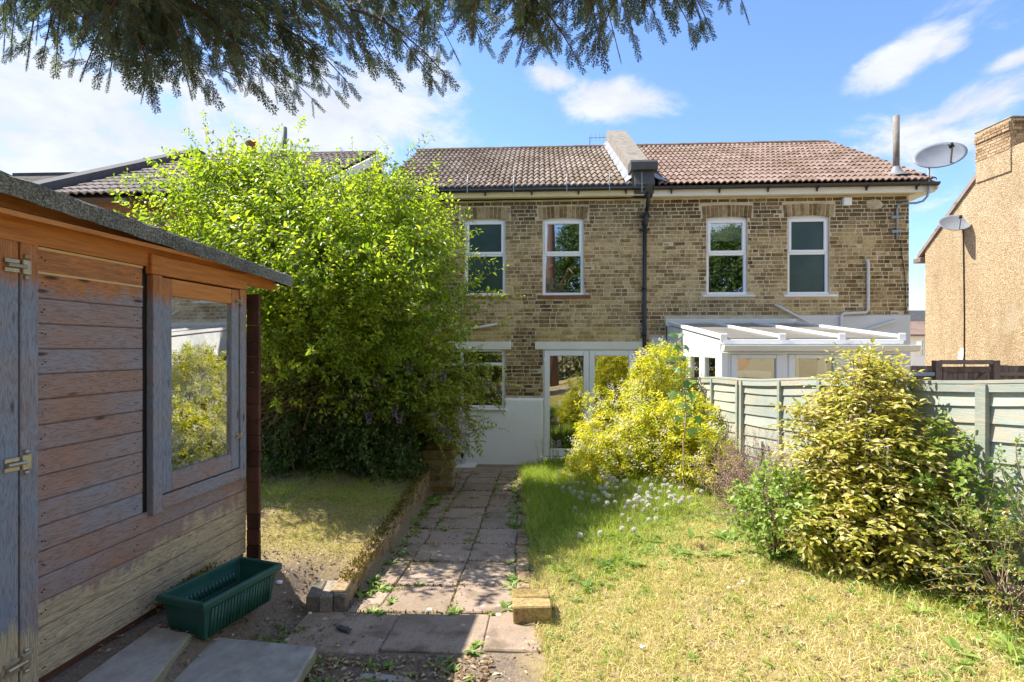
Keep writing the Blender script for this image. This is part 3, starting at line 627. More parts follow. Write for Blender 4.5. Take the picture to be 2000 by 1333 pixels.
# ---- windows
def window(parent, w_, lower_glass, upper_glass, label=None):
    u0, u1, z0, z1 = w_; y = .045; f = .055; m = MB()
    m.cbox(u0, u0+f, y, y+.07, z0+.05, z1-.03, .004); m.cbox(u1-f, u1, y, y+.07, z0+.05, z1-.03, .004)
    m.cbox(u0+f+.001, u1-f-.001, y, y+.07, z1-.03-f, z1-.03, .004); m.cbox(u0-.005, u1+.005, y-.03, y+.07, z0, z0+.052, .005)
    zt = z0+(z1-z0)*.53; m.cbox(u0+f+.001, u1-f-.001, y-.006, y+.07, zt-.028, zt+.028, .004)
    m.cbox(u0, u1, y+.01, y+.06, z1-.031, z1+.02, .004)      # curved head filler
    wi = m.build('window', M_UPVC, parent)
    if label: wi['label'] = label
    s = MB(); a, b, c, d = u0+f*.6, u1-f*.6, zt+.012, z1-.03-f*.5; g = .05
    s.cbox(a, a+g, y-.016, y+.05, c, d, .006); s.cbox(b-g, b, y-.016, y+.05, c, d, .006); s.cbox(a+g+.001, b-g-.001, y-.016, y+.05, c, c+g, .006); s.cbox(a+g+.001, b-g-.001, y-.016, y+.05, d-g, d, .006)
    s.build('sash', M_UPVC, wi)
    MB().box(a+g-.004, b-g+.004, y+.020, y+.026, c+g-.004, d-g+.004).build('pane', upper_glass, wi)
    MB().box(u0+f-.004, u1-f+.004, y+.030, y+.036, z0+.05, zt-.026).build('pane', lower_glass, wi)
    return wi
wi1 = window(house_l, W1, M_OBSC, M_OBSC, 'window with dark obscured glass'); wi2 = window(house_l, W2, M_GLASS, M_GLASS, 'window with pink curtain behind clear glass')
wi3 = window(house_r, W3, M_GLASS, M_GLASS, 'window with half drawn blind'); wi4 = window(house_r, W4, M_OBSC, M_OBSC, 'window with dark obscured glass')
for w_, wi, wd, mt, lf in ((W1, wi1, .06, M_SILL, .1), (W2, wi2, .06, M_SILL, .1), (W3, wi3, .045, M_FASCIA, .08), (W4, wi4, .045, M_FASCIA, .08)):
    MB().cbox(w_[0]-lf, w_[1]+.13, -.05, .10, w_[2]-wd, w_[2]-.003, .006, 0, None, .003).build('sill', mt, wi)
# kitchen window, partly behind the wisteria
u0, u1, z0, z1 = W5; y = .03; m = MB(); f = .055; zt = z1-.30; um = (u0+u1)/2-.1
for a, b, c, d in ((u0, u0+f, z0+.05, z1), (u1-f, u1, z0+.05, z1), (um-.03, um+.03, z0+.05, z1-f-.001)): m.cbox(a, b, y, y+.07, c, d, .004)
for a, b, c, d in ((u0+f+.001, u1-f-.001, z1-f, z1), (u0+f+.001, um-.031, zt-.03, zt+.03), (um+.031, u1-f-.001, zt-.03, zt+.03), (u0, u1, z0, z0+.049)): m.cbox(a, b, y, y+.07, c, d, .004)
wi5 = m.build('window', M_UPVC, house_l); wi5['label'] = 'wide kitchen window behind wisteria'
for a, b in ((u0+f, um-.03), (um+.03, u1-f)):
    MB().box(a-.003, b+.003, y+.03, y+.036, zt+.028, z1-f+.003).build('pane', M_GLASS, wi5); MB().box(a-.003, b+.003, y+.03, y+.036, z0+.047, zt-.028).build('pane', M_GLASS, wi5)
MB().cbox(u0-.03, u1+.03, -.075, .09, z0-.034, z0-.002, .006).build('sill', M_UPVC, wi5)
# lintels
for a, b in ((868, 998), (1045, 1266)):
    MB().cbox(fu(a), fu(b)-(.07 if b > 1200 else 0), -.030, .02, fz(a, 683), fz(a, 668), .006).build('lintel', M_FASCIA, house_l)
# french doors
u0, u1, z0, z1 = DR; m = MB(); f = .05
m.cbox(u0, u0+f, .01, .08, z0, z1-.001, .004); m.cbox(u1-f, u1, .01, .08, z0, z1-.001, .004); m.cbox(u0+f+.001, u1-f-.001, .01, .08, z1-f, z1-.001, .004); m.cbox(u0-.05, u1+.05, -.06, .10, z0-.06, z0-.002, .006)
df = m.build('door_frame', M_UPVC, house_l)
um = (u0+u1)/2
for a, b, hs_ in ((u0+.022, um-.003, 0), (um+.003, u1-.022, 1)):
    g = .105; d = MB(); zb, ze = z0+.012, z1-.03
    d.cbox(a, a+g, -.012, .05, zb, ze, .008); d.cbox(b-g, b, -.012, .05, zb, ze, .008); d.cbox(a+g+.001, b-g-.001, -.012, .05, ze-g, ze, .008); d.cbox(a+g+.001, b-g-.001, -.012, .05, zb, zb+.14, .008)
    do = d.build('door', M_UPVC, house_l)
    MB().box(a+g-.004, b-g+.004, .018, .026, zb+.135, ze-g+.004).build('pane', M_GLASS, do)
    for zz_ in (zb+.25, zb+1.0, ze-.22):
        ux = a-.012 if not hs_ else b-.012
        MB().cbox(ux, ux+.024, -.034, -.013, zz_, zz_+.09, .004).build('hinge', M_UPVC, do)
    if not hs_: MB().cbox(b-.065, b-.035, -.03, -.0125, zb+.92, zb+1.12, .004).cbox(b-.15, b-.037, -.055, -.035, zb+1.0, zb+1.02, .004).build('handle', M_UPVC, do)
# shell of the houses: floors, back and side walls
for hp, a, b in ((house_l, UL, -.13), (house_r, .13, UR)):
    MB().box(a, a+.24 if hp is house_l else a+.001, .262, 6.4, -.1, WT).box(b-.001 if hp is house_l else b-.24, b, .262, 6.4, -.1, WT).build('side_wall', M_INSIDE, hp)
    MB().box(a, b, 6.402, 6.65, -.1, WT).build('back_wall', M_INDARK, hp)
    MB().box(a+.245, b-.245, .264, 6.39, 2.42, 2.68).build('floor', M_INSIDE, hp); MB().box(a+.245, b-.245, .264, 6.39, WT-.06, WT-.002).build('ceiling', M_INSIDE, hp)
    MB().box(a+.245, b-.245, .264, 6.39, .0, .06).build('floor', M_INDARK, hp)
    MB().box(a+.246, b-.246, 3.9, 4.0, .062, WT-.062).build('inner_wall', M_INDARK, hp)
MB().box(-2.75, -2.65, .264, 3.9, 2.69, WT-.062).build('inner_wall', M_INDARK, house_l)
# curtain and blind, bed rail, chairs seen through the glass
m = MB(); nn = 26; cu0 = W2[0]+.03
for k in range(nn):
    t = k/(nn-1); u = cu0+.20*t; yy = .20+.018*math.sin(t*19)
    m.v += [(u*1.0, yy, W2[2]-.1), (u-.06*t, yy, W2[3]+.1)]
    if k: m.f.append((2*k-2, 2*k, 2*k+1, 2*k-1)); m.r.append(0)
tag(m.build('curtain', M_CURTAIN, None, True), 'pale pink curtain hanging inside the upper middle window', 'curtain')
oc = bpy.data.objects['curtain']; oc.location = (HX, HY, HZ); oc.rotation_euler = (0, 0, R(AN))
mo = oc.modifiers.new('thick', 'SOLIDIFY'); mo.thickness = .004
oc = tag(MB().cbox(W3[0]+.04, W3[1]-.04, .165, .172, W3[3]-.40, W3[3]+.05, .002).cbox(W3[0]+.04, W3[1]-.04, .16, .18, W3[3]-.43, W3[3]-.401, .004).build('roller_blind', M_BLIND), 'cream roller blind half drawn inside the upper window left of the dark obscured one', 'blind')
oc.location = (HX, HY, HZ); oc.rotation_euler = (0, 0, R(AN))
bd = thing('bed_frame', 'white metal bed rail seen through the curtained upper window', 'bed', (HX, HY, HZ), R(AN)); m = MB()
zb = W2[2]
for z in (.30, .17): m.tube([(W2[0]-.3, .62, zb+z), (W2[1]+.5, .62, zb+z)], .012)
for k in range(6): m.tube([(W2[0]-.2+k*.22, .62, zb+.17), (W2[0]-.2+k*.22, .62, 2.7)], .009)
m.build('rail', M_UPVC, bd); m = MB()
for u in (W2[0]-.3, W2[1]+.5): m.tube([(u, .62, zb+.33), (u, .62, 2.68)], .018)
m.build('leg', M_UPVC, bd)
def chair(u, y, rz, lab):
    c = thing('dining_chair', lab, 'chair', (HX+u*CS+y*SN, HY-u*SN+y*CS, HZ+.06), R(AN)+rz, 'pale chairs inside the garden doors')
    MB().cbox(-.2, .2, -.2, .2, .43, .46, .006).build('seat', M_CHAIRW, c)
    for sx in (-1, 1):
        MB().tube([(sx*.18, -.18, .43), (sx*.2, -.22, 0)], [.016, .011]).build('leg', M_CHAIRW, c)
        MB().tube([(sx*.17, .18, 0), (sx*.18, .18, .43), (sx*.19, .22, .8)], .014).build('leg', M_CHAIRW, c)
    MB().tube([(-.2, .21, .8), (0, .25, .88), (.2, .21, .8)], .016).tube([(-.18, .2, .62), (0, .23, .66), (.18, .2, .62)], .012).tube([(-.08, .22, .64), (-.09, .24, .85)], .009).tube([(.08, .22, .64), (.09, .24, .85)], .009).build('backrest', M_CHAIRW, c)
chair(-1.30, 2.3, 3.3, 'pale blue painted dining chair inside the doors, fully seen in the left pane')
chair(-1.75, 2.2, 3.0, 'pale blue painted dining chair inside the doors, cut by the left door stile')
# ---- roofs
V0, PIT = -.24, math.radians(31); ZE = fz(1000, 377)+.02                    # eaves line
def roof_pt(u, s, h=0.0): return (u, V0+s*math.cos(PIT)-h*math.sin(PIT), ZE+s*math.sin(PIT)+h*math.cos(PIT))
SL = 4.0
def tile_mesh(name, wd, ln, mat, seed):
    rr = random.Random(seed); n = 10; vs = []; fs = []
    prof = [0, .004, .024, .030, .024, .002, .004, .026, .030, .022, .0]
    for j, (yy, lift) in enumerate(((0, .030), (ln, .004))):
        for i in range(n+1): vs.append((wd*i/n+rr.uniform(-.001, .001), yy, prof[i]*1.25+lift))
    for i in range(n+1): vs.append((wd*i/n, .004, prof[i]*1.25+.006))
    for i in range(n): fs += [(i, i+1, n+2+i, n+1+i), (2*n+2+i, 2*n+3+i, i+1, i)]
    me = bpy.data.meshes.new(name); me.from_pydata(vs, [], fs); me.materials.append(mat); me.update(); return me
def tiled(parent, u0, u1, rows, cols, mat, ridge_mat, seed, deck=True, zrot=0):
    rr = random.Random(seed); wd = (u1-u0)/cols; g = SL/rows; var = [tile_mesh('roof_tile', wd+.004, g+.05, mat, s) for s in range(3)]
    for r_ in range(rows):
        for c in range(cols):
            x, y, z = roof_pt(u0+c*wd+rr.uniform(-.003, .003), r_*g, .005)
            place('roof_tile', var[rr.randrange(3)], parent, (x, y, z), (PIT+rr.uniform(-.012, .012), rr.uniform(-.006, .006), rr.uniform(-.006, .006)))
    m = MB(); a, b = roof_pt(0, -.03, -.06), roof_pt(0, SL, -.06)
    m.prism([(a[1], a[2]), (b[1], b[2]), (b[1]+(b[1]-a[1]), a[2])], u0+.03, u1-.03); m.build('roof_deck', mat, parent)
    nr = int((u1-u0)/.45); x = u0-.02
    for k in range(nr+1):
        ln = min(.45, u1-x)
        if ln < .1: break
        q = roof_pt(0, SL, -.03); t = MB(); vs = []; fs = []
        for e, xx in ((0, x), (1, x+ln+.012)):
            rr_ = .135+(.01 if e == 0 else 0)
            for j in range(8): an = math.pi*j/7; vs += [(xx, q[1]-math.cos(an)*rr_, q[2]+math.sin(an)*rr_*.75)]
        for j in range(7): fs.append((j, j+1, 9+j, 8+j))
        fs.append(tuple(range(8))); t.add(vs, fs); t.build('ridge_tile', ridge_mat, parent); x += .45
tiled(house_l, -5.18, -.26, 13, 21, M_TILE_L, M_RIDGE, 1); tiled(house_r, .22, 5.24, 13, 22, M_TILE_R, M_RIDGE, 2)
# parapet between the roofs, with its corbelled end and lead
a = roof_pt(0, .05, -.1); b = roof_pt(0, SL+.12, -.1); m = MB(); h = .47
m.prism([(a[1], a[2]), (b[1]+.3, b[2]), (b[1]+.3, b[2]+h), (b[1]-.1, b[2]+h+.02), (a[1]+.05, a[2]+h), (a[1], a[2]+h-.03)], -.27, .17)
pp = m.build('parapet', M_MORTARCAP, house_l)
MB().prism([(a[1]-.14, a[2]+.36), (a[1]+.2, a[2]+.36), (a[1]+.2, a[2]+.55), (a[1]-.10, a[2]+.55), (a[1]-.14, a[2]+.50)], -.30, .20).build('coping', M_DARKSTONE, pp)
MB().prism([(-.20, 5.20), (-.002, 5.20), (-.002, a[2]+.35), (a[1]-.05, a[2]+.35), (-.30, 5.36)], -.22, .14).build('corbel', M_DARKSTONE, pp)
m = MB()
for k in range(14):
    q0, q1 = roof_pt(0, .1+k*.29, .05), roof_pt(0, .1+k*.29+.30, .055); m.add([(-.38-.03*(k % 2), q0[1], q0[2]), (-.268, q0[1], q0[2]+.09), (-.268, q1[1], q1[2]+.09), (-.38, q1[1], q1[2])], [(0, 1, 2, 3)])
    m2 = m2 if k else MB(); m2.add([(.168, q0[1], q0[2]+.09), (.27, q0[1], q0[2]+.01), (.27, q1[1], q1[2]+.01), (.168, q1[1], q1[2]+.09)], [(0, 1, 2, 3)])
q0, q1 = roof_pt(0, .05, .04), roof_pt(0, .5, .05); m2.add([(.168, q0[1], q0[2]+.1), (.45, q0[1], q0[2]+.0), (.30, q1[1], q1[2]+.04), (.168, q1[1], q1[2]+.12)], [(0, 1, 2, 3)])
for q_ in (m, m2): lo = q_.build('flashing', M_LEAD, pp); mo = lo.modifiers.new('thick', 'SOLIDIFY'); mo.thickness = .006
# chimney behind the ridge with one terracotta pot
q = roof_pt(0, SL); m = MB(); m.cbox(-.95, -.2, q[1]+.55, q[1]+1.2, q[2]-.9, q[2]-.05, .02); ch = m.build('chimney', M_BRICK_OLD, house_l)
MB().lathe([(.001, .0), (.12, .0), (.115, .22), (.14, .23), (.14, .30), (.11, .30), (.10, .1)], (-.76, q[1]+.85, q[2]-.05)).build('chimney_pot', M_TERRACOTTA, ch)
# fascia, gutter, brackets
def eaves(parent, u0, u1, fmat, z_f0, z_f1, guard):
    MB().cbox(u0, u1, V0+.05, V0+.09, z_f0, z_f1, .006).build('fascia', fmat, parent)
    MB().box(u0+.02, u1-.02, V0+.091, .0, z_f0+.02, z_f0+.035).build('soffit', fmat, parent)
    m = MB(); vs = []; fs = []
    for x in (u0, u1):
        for j in range(9): an = math.pi*j/8; vs.append((x, V0-.012-math.cos(an)*.058, z_f1+.03-math.sin(an)*.058))
        for j in range(9): an = math.pi*j/8; vs.append((x, V0-.012-math.cos(an)*.050, z_f1+.03-math.sin(an)*.050))
    for j in range(8): fs += [(j, j+1, 19+j, 18+j), (9+j, 27+j, 28+j, 10+j), (j, 9+j, 10+j, j+1), (18+j, 19+j, 28+j, 27+j)]
    fs += [(0, 18, 27, 9), (8, 17, 35, 26)]; m.add(vs, fs); g = m.build('gutter', M_IRON, parent)
    n = 6
    for k in range(n):
        u = u0+.35+(u1-u0-.7)*k/(n-1)
        MB().cbox(u-.018, u+.018, V0-.078, V0+.05, z_f1-.037, z_f1-.02, .003).cbox(u-.012, u+.012, V0+.02, V0+.049, z_f1-.085, z_f1-.03, .003).build('gutter_bracket', M_IRON, g)
    if guard:
        m = MB(); k = 0; u = u0
        while u < u1-.08:
            m.bar((u, V0-.074, z_f1+.0), (u+.07, V0-.074, z_f1+.075), .004, .004); m.bar((u+.07, V0-.073, z_f1-.0), (u, V0-.073, z_f1+.075), .004, .004); u += .055
        m.bar((u0, V0-.075, z_f1+.077), (u1, V0-.075, z_f1+.077), .006, .006); m.bar((u0, V0-.075, z_f1), (u1, V0-.075, z_f1), .006, .006); m.build('gutter_guard', M_WIRE, g)
        for px in (842, 912, 1001, 1103, 1185, 1247):
            u = fu(px)*.985; MB().tube([(u, V0-.082, z_f0+.02), (u, V0-.084, z_f1+.12), (u+.01, V0-.02, z_f1+.30)], .010, 6).build('guard_rod', M_WIRE, g)
eaves(house_l, -5.2, -.03, M_CREAM, fz(1000, 391), fz(1000, 380), True)
eaves(house_r, .12, 5.27, M_FASCIA, fz(1500, 386), fz(1500, 373), False)
MB().cbox(UR+.02, 5.25, V0+.095, 1.2, fz(1500, 386), fz(1500, 373), .006).build('box_end', M_FASCIA, house_r)
# gable-side boards
for hp, u, sg in ((house_l, -5.2, -1), (house_r, 5.27, 1)):
    a, b = roof_pt(0, -.05, -.02), roof_pt(0, SL, -.02); m = MB()
    m.prism([(a[1], a[2]), (b[1], b[2]), (b[1], b[2]-.14), (a[1]+.05, a[2]-.12)], u-.012, u+.012); m.build('bargeboard', M_FASCIA, hp)
    us = UL if sg < 0 else UR; q = roof_pt(0, SL, -.12); e = roof_pt(0, .3, -.12)
    MB().prism([(.262, WT+.001), (6.6, WT+.001), (q[1], q[2])], us-.1 if sg > 0 else us, us if sg > 0 else us+.1).build('gable_wall', M_BRICK, hp)
# black downpipe at the party line
u = fu(1257); zz0 = fz(1257, 384)
m = MB(); m.tube([(u+.05, -.25, zz0), (u+.05, -.20, zz0-.1), (u+.045, -.07, fz(1257, 415))], .036, 10).tube([(u+.045, -.07, fz(1257, 418)), (u+.01, -.07, fz(1257, 442))], .05, 10).tube([(u+.01, -.06, fz(1257, 440)), (u, -.055, .02)], .037, 10)
for py in (432, 560, 650): m.tube([(u+.0, -.058, fz(1257, py)), (u, -.058, fz(1257, py)-.06)], .046, 10)
dp = m.build('downpipe', M_IRON, house_l, True); m = MB()
for py in (425, 452): m.cbox(u-.09, u+.11, -.075, -.012, fz(1257, py), fz(1257, py)+.035, .005)
m.build('pipe_clip', M_IRON, dp)
# overflow and waste pipes
MB().tube([(fu(968), -.05, fz(968, 634)), (fu(870), -.06, fz(870, 651))], .022).tube([(fu(968), -.05, fz(968, 634)), (fu(970), .02, fz(970, 633))], .023).build('waste_pipe', M_PIPE, house_l, True)
MB().tube([(fu(892), -.05, fz(892, 633)), (fu(850), -.06, fz(850, 648))], .022).tube([(fu(892), -.05, fz(892, 633)), (fu(894), .02, fz(894, 632))], .023).build('waste_pipe', M_PIPE, house_l, True)
m = MB(); m.tube([(fu(1690), .02, fz(1690, 509)), (fu(1690.5), -.05, fz(1690, 509)), (fu(1692.5), -.052, fz(1690, 516)), (fu(1692.5), -.052, fz(1690, 606)), (fu(1688), -.052, fz(1688, 611)), (fu(1645), -.055, fz(1645, 613)), (fu(1640), -.055, fz(1640, 617)), (fu(1640), -.055, fz(1640, 665))], .026, 10)
m.build('waste_pipe', M_PIPE, house_r, True)
MB().tube([(fu(1513), .02, fz(1513, 596)), (fu(1515), -.055, fz(1515, 598)), (fu(1605), -.06, fz(1605, 645))], .025, 10).build('waste_pipe', M_PIPE, house_r, True)
MB().tube([(fu(1747), .0, fz(1747, 626)), (fu(1745), -.055, fz(1745, 627)), (fu(1672), -.06, fz(1672, 650))], .025, 10).build('waste_pipe', M_PIPE, house_r, True)
m = MB(); m.cbox(fu(1644), fu(1660), -.07, 0, fz(1650, 403), fz(1650, 388), .005)
for k in range(3): m.box(fu(1645), fu(1659), -.076, -.06, fz(1650, 401-k*4), fz(1650, 399.5-k*4))
m.build('vent_cover', M_UPVC, house_r)
m = MB(); vs = [(fu(1706)+.16*math.cos(a)*random.uniform(.8, 1.1), -.012, fz(1706, 400)+.11*math.sin(a)*random.uniform(.8, 1.1)) for a in np.linspace(0, 2*math.pi, 15)[:-1]]
m.add([(fu(1706), -.03, fz(1706, 400))]+vs, [(0, i+1, (i+1) % 14+1) for i in range(14)]); m.build('mortar_patch', M_MORTAR, house_r, True)
m = MB(); m.tube([(fu(1757), -.02, fz(1757, 470)), (fu(1760), -.02, fz(1760, 500)), (fu(1766), -.02, fz(1766, 540)), (fu(1768), -.02, fz(1768, 612))], .006, 5); m.build('cable', M_BLACK, house_r)
m = MB(); m.tube([(fu(1300), -.03, fz(1300, 625)), (fu(1302), -.03, fz(1302, 700))], .008, 5); m.build('cable', M_BLACK, house_r)
# flue through the right roof, with a lead slate
s_ = .42; q = roof_pt(fu(1758)*1.0, s_, .03); ux = q[0]
m = MB(); m.tube([(ux, q[1], q[2]-.1), (ux, q[1], q[2]+1.12)], .054, 14); fl = m.build('vent_pipe', M_RUSTPIPE, house_r, True)
MB().lathe([(.056, .15), (.064, .14), (.09, .05), (.16, .0), (.20, -.05)], (ux, q[1], q[2])).build('pipe_collar', M_LEAD, fl, True)
# plinth foot: step, drain, leaning pipe
dr = thing('drain_pipe', 'pale plastic pipe leaning on the white plinth above a drain', 'pipe', (HX+fu(915)*CS, HY-fu(915)*SN, HZ), R(AN))
MB().tube([(.055, -.10, .58), (.05, -.11, .50), (-.10, -.24, .02)], .026, 10).build('pipe', M_PIPE, dr, True)
MB().tube([(-.42, -.10, .40), (-.10, -.16, .22), (-.06, -.18, .1)], .035, 10).build('hose', M_BLACK, dr, True)
MB().cbox(-.35, .18, -.5, -.06, -.04, .05, .012, 0, None, .006).build('gully', M_GREYRENDER, dr)
# ------------------------------------------------------------------ satellite dish on the right house
def dish(name, lab, loc, aim, rx, ry, roll=0, mat=None):
    """elliptical reflector: rx across, ry along; axis points to aim"""
    t = thing(name, lab, 'satellite dish', loc)
    d = Vector(aim).normalized(); q = d.to_track_quat('Z', 'Y').to_matrix().to_4x4() @ Matrix.Rotation(roll, 4, 'Z')
    m = MB(); vs = []; fs = []; n = 32; rings = 7
    for side in (0, 1):
        for k in range(rings+1):
            rr_ = k/rings
            for j in range(n):
                an = 2*math.pi*j/n; vs.append((rx*rr_*math.cos(an), ry*rr_*math.sin(an), .20*min(rx, ry)*(rr_*rr_)-(.012 if side else 0)))
    N = (rings+1)*n
    for k in range(rings):
        for j in range(n):
            a, b, c, e = k*n+j, k*n+(j+1) % n, (k+1)*n+(j+1) % n, (k+1)*n+j; fs += [(a, b, c, e), (N+a, N+e, N+c, N+b)]
    for j in range(n): fs.append((rings*n+j, rings*n+(j+1) % n, N+rings*n+(j+1) % n, N+rings*n+j))
    m.add(vs, fs, 0, q); m.build('reflector', mat or M_DISH, t, True)
    return t, q
dl = P(1834, 308, 9.35)
d1, q = dish('satellite_dish', 'large grey satellite dish on a bent pole above the house eaves', dl, (-.30, -.78, .54), .43, .31, R(24))
MB().bar(q @ Vector((.02, -.25, .03)), q @ Vector((0, -.16, .34)), .028, .028).build('feed_arm', M_STEEL, d1); MB().tube([q @ Vector((0, -.17, .32)), q @ Vector((0, -.10, .36))], .038, 10).build('receiver', M_BLACK, d1, True)
loc = lambda px, py, Y: P(px, py, Y)-dl
pole = [loc(1752, 468, 9.62), loc(1752, 410, 9.62), loc(1755, 402, 9.60), loc(1762, 398, 9.57), loc(1790, 397, 9.46), loc(1803, 393, 9.42), loc(1811, 384, 9.40), loc(1814, 370, 9.40), loc(1814, 330, 9.40), loc(1828, 312, 9.37)]
MB().tube(pole, .02, 10).build('pole', M_STEEL, d1, True)
for py in (425, 453): MB().bar(loc(1740, py, 9.62), loc(1760, py-1, 9.62), .05, .05).bar(loc(1742, py-7, 9.635), loc(1742, py+7, 9.635), .06, .02).build('bracket', M_STEEL, d1)
# ------------------------------------------------------------------ conservatory
con = thing('conservatory', 'white lean-to conservatory with dirty sheet roof against the right house', 'conservatory', (HX, HY, HZ), R(AN))
CU0, CU1, CV, ZT, ZB = .455, 2.766, -2.97, fz(1420, 634), 2.40
def cro(u, t, h=0): return (u, -.06+(CV+.06)*t, ZT+(ZB-ZT)*t+h)
MB().cbox(CU0-.06, CU1+.06, -.075, -.024, ZT-.03, ZT+.10, .008).build('wall_plate', M_FASCIA, con)
us = [CU0+(CU1-CU0)*k/3 for k in range(4)]
for k, u in enumerate(us):
    m = MB(); m.bar(cro(u, .03, .03), cro(u, 1.0, .03), .055 if k else .09, .05); rb = m.build('rafter', M_UPVC, con); e = cro(u, 1.0, .03)
    MB().prism([(e[1]-.03, e[2]-.05), (e[1]-.001, e[2]-.05), (e[1]-.001, e[2]+.03), (e[1]-.018, e[2]+.05), (e[1]-.03, e[2]+.03)], u-.042, u+.042).build('end_cap', M_UPVC, rb)
for k in range(3):
    m = MB(); m.bar(cro((us[k]+us[k+1])/2, .02, .012), cro((us[k]+us[k+1])/2, .995, .012), us[k+1]-us[k]-.06, .016); m.build('roof_panel', M_POLY, con)
m = MB(); e = cro(0, 1.0, 0)
MB().cbox(CU0-.02, CU1+.02, CV-.028, CV+.05, ZB-.075, ZB-.005, .008).build('eaves_beam', M_UPVC, con)
m = MB(); m.prism([(CV-.03, ZB-.08), (CV-.13, ZB-.08), (CV-.135, ZB-.09), (CV-.115, ZB-.16), (CV-.04, ZB-.17), (CV-.03, ZB-.16)], CU0-.03, CU1+.16); m.build('gutter', M_FASCIA, con)
# walls: posts, sashes, panes
def glazed(p0, p1, zb, zt, n, out):
    """a run of n framed lights from p0 to p1 (u, v)"""
    a, b = Vector((*p0, 0)), Vector((*p1, 0)); d = (b-a).normalized(); ln = (b-a).length; M = Matrix(((d.x, -d.y, 0, a.x), (d.y, d.x, 0, a.y), (0, 0, 1, 0), (0, 0, 0, 1)))
    m = MB(); m.cbox(0, ln, -.03, .03, zt-.03, zt, .005, 0, M); m.cbox(0, ln, -.03, .03, zb, zb+.07, .005, 0, M)
    for k in range(n+1): x = ln*k/n; m.cbox(max(0, x-.035), min(ln, x+.035), -.032, .032, zb+.071, zt-.031, .005, 0, M)
    fr = m.build('window', M_UPVC, con)
    for k in range(n):
        x0, x1 = ln*k/n+.036, ln*(k+1)/n-.036; s = MB(); g = .085
        s.cbox(x0, x0+g, -.045, .02, zb+.072, zt-.032, .008, 0, M); s.cbox(x1-g, x1, -.045, .02, zb+.072, zt-.032, .008, 0, M); s.cbox(x0+g+.001, x1-g-.001, -.045, .02, zt-.032-.055, zt-.032, .008, 0, M); s.cbox(x0+g+.001, x1-g-.001, -.045, .02, zb+.072, zb+.072+g, .008, 0, M)
        s.build('sash', M_UPVC, fr); MB().box(x0+g-.004, x1-g+.004, -.010, -.004, zb+.072+g-.004, zt-.032-.055+.004, 0, M).build('pane', M_GLASS_CON, fr)
ZW = ZB-.176
glazed((CU0+.06, CV+.02), (CU1, CV+.02), .95, ZW, 3, -1); glazed((CU0, -.05), (CU0, CV+.06), .95, ZW, 4, -1); glazed((CU1+.03, CV+.06), (CU1+.03, -.05), .95, ZW, 3, 1)
m = MB(); m.box(CU0+.06, CU1, CV-.0, CV+.06, 0, .949); m.box(CU0-.03, CU0+.03, CV+.061, -.05, 0, .949); m.box(CU1, CU1+.06, CV+.061, -.05, 0, .949); m.build('dwarf_wall', M_FASCIA, con)
for u, sg in ((CU0, -1), (CU1+.03, 1)):
    MB().prism([(-.05, ZW+.002), (CV+.06, ZW+.002), (CV+.04, ZB-.02), (-.05, ZT-.02)], u-.025, u+.025).build('side_panel', M_UPVC, con)
MB().cbox(CU0-.03, CU0+.055, CV-.02, CV+.055, 0, ZW-.001, .006).build('corner_post', M_UPVC, con)
MB().box(CU0, CU1, CV+.07, -.03, .0, .08).build('floor', M_INSIDE, con)
# door and window of the house behind the conservatory
m = MB(); m.cbox(CDOOR[0], CDOOR[0]+.1, -.035, .05, .1, 2.04, .006); m.cbox(CDOOR[1]-.1, CDOOR[1], -.035, .05, .1, 2.04, .006); m.cbox(CDOOR[0]+.101, CDOOR[1]-.101, -.035, .05, 1.94, 2.04, .006); m.cbox(CDOOR[0]+.101, CDOOR[1]-.101, -.035, .05, .1, .9, .006); m.cbox(CDOOR[0]+.4, CDOOR[0]+.5, -.034, .05, .901, 1.939, .006)
do = m.build('door', M_UPVC, house_r); MB().box(CDOOR[0]+.1, CDOOR[1]-.1, .0, .006, .89, 1.95).build('pane', M_GLASS, do)
def inside(o, u, v, z): o.location = (HX+u*CS+v*SN, HY-u*SN+v*CS, HZ+z); o.rotation_euler = (0, 0, R(AN)); return o
tb = thing('side_table', 'white cabinet standing inside the conservatory', 'cabinet'); inside(tb, .95, -1.9, .08)
MB().cbox(-.3, .5, -.25, .25, .03, 1.84, .01).build('carcass', M_UPVC, tb); MB().cbox(-.29, .09, -.268, -.252, .06, 1.81, .004).build('door', M_UPVC, tb); MB().cbox(.11, .49, -.268, -.252, .06, 1.81, .004).build('door', M_UPVC, tb)
m = MB().lathe([(.001, 0), (.10, 0), (.15, .02), (.155, .03), (.10, .012), (.001, .01)], n=24)
o = tag(m.build('plate', M_REDP, None, True), 'red round plate standing up inside the conservatory', 'plate'); inside(o, 1.0, -2.05, 2.085); o.rotation_euler = (R(80), 0, R(AN))
for k, (mt, lb) in enumerate(((M_BLACK, 'small black jar standing inside the conservatory'), (M_WEED, 'small green capped jar standing inside the conservatory'))):
    m = MB().lathe([(.001, 0), (.04, 0), (.045, .02), (.045, .10), (.03, .12), (.03, .14), (.001, .14)], n=14); o = tag(m.build('jar', mt, None, True), lb, 'jar'); inside(o, .72+.12*k, -2.05, 1.925)
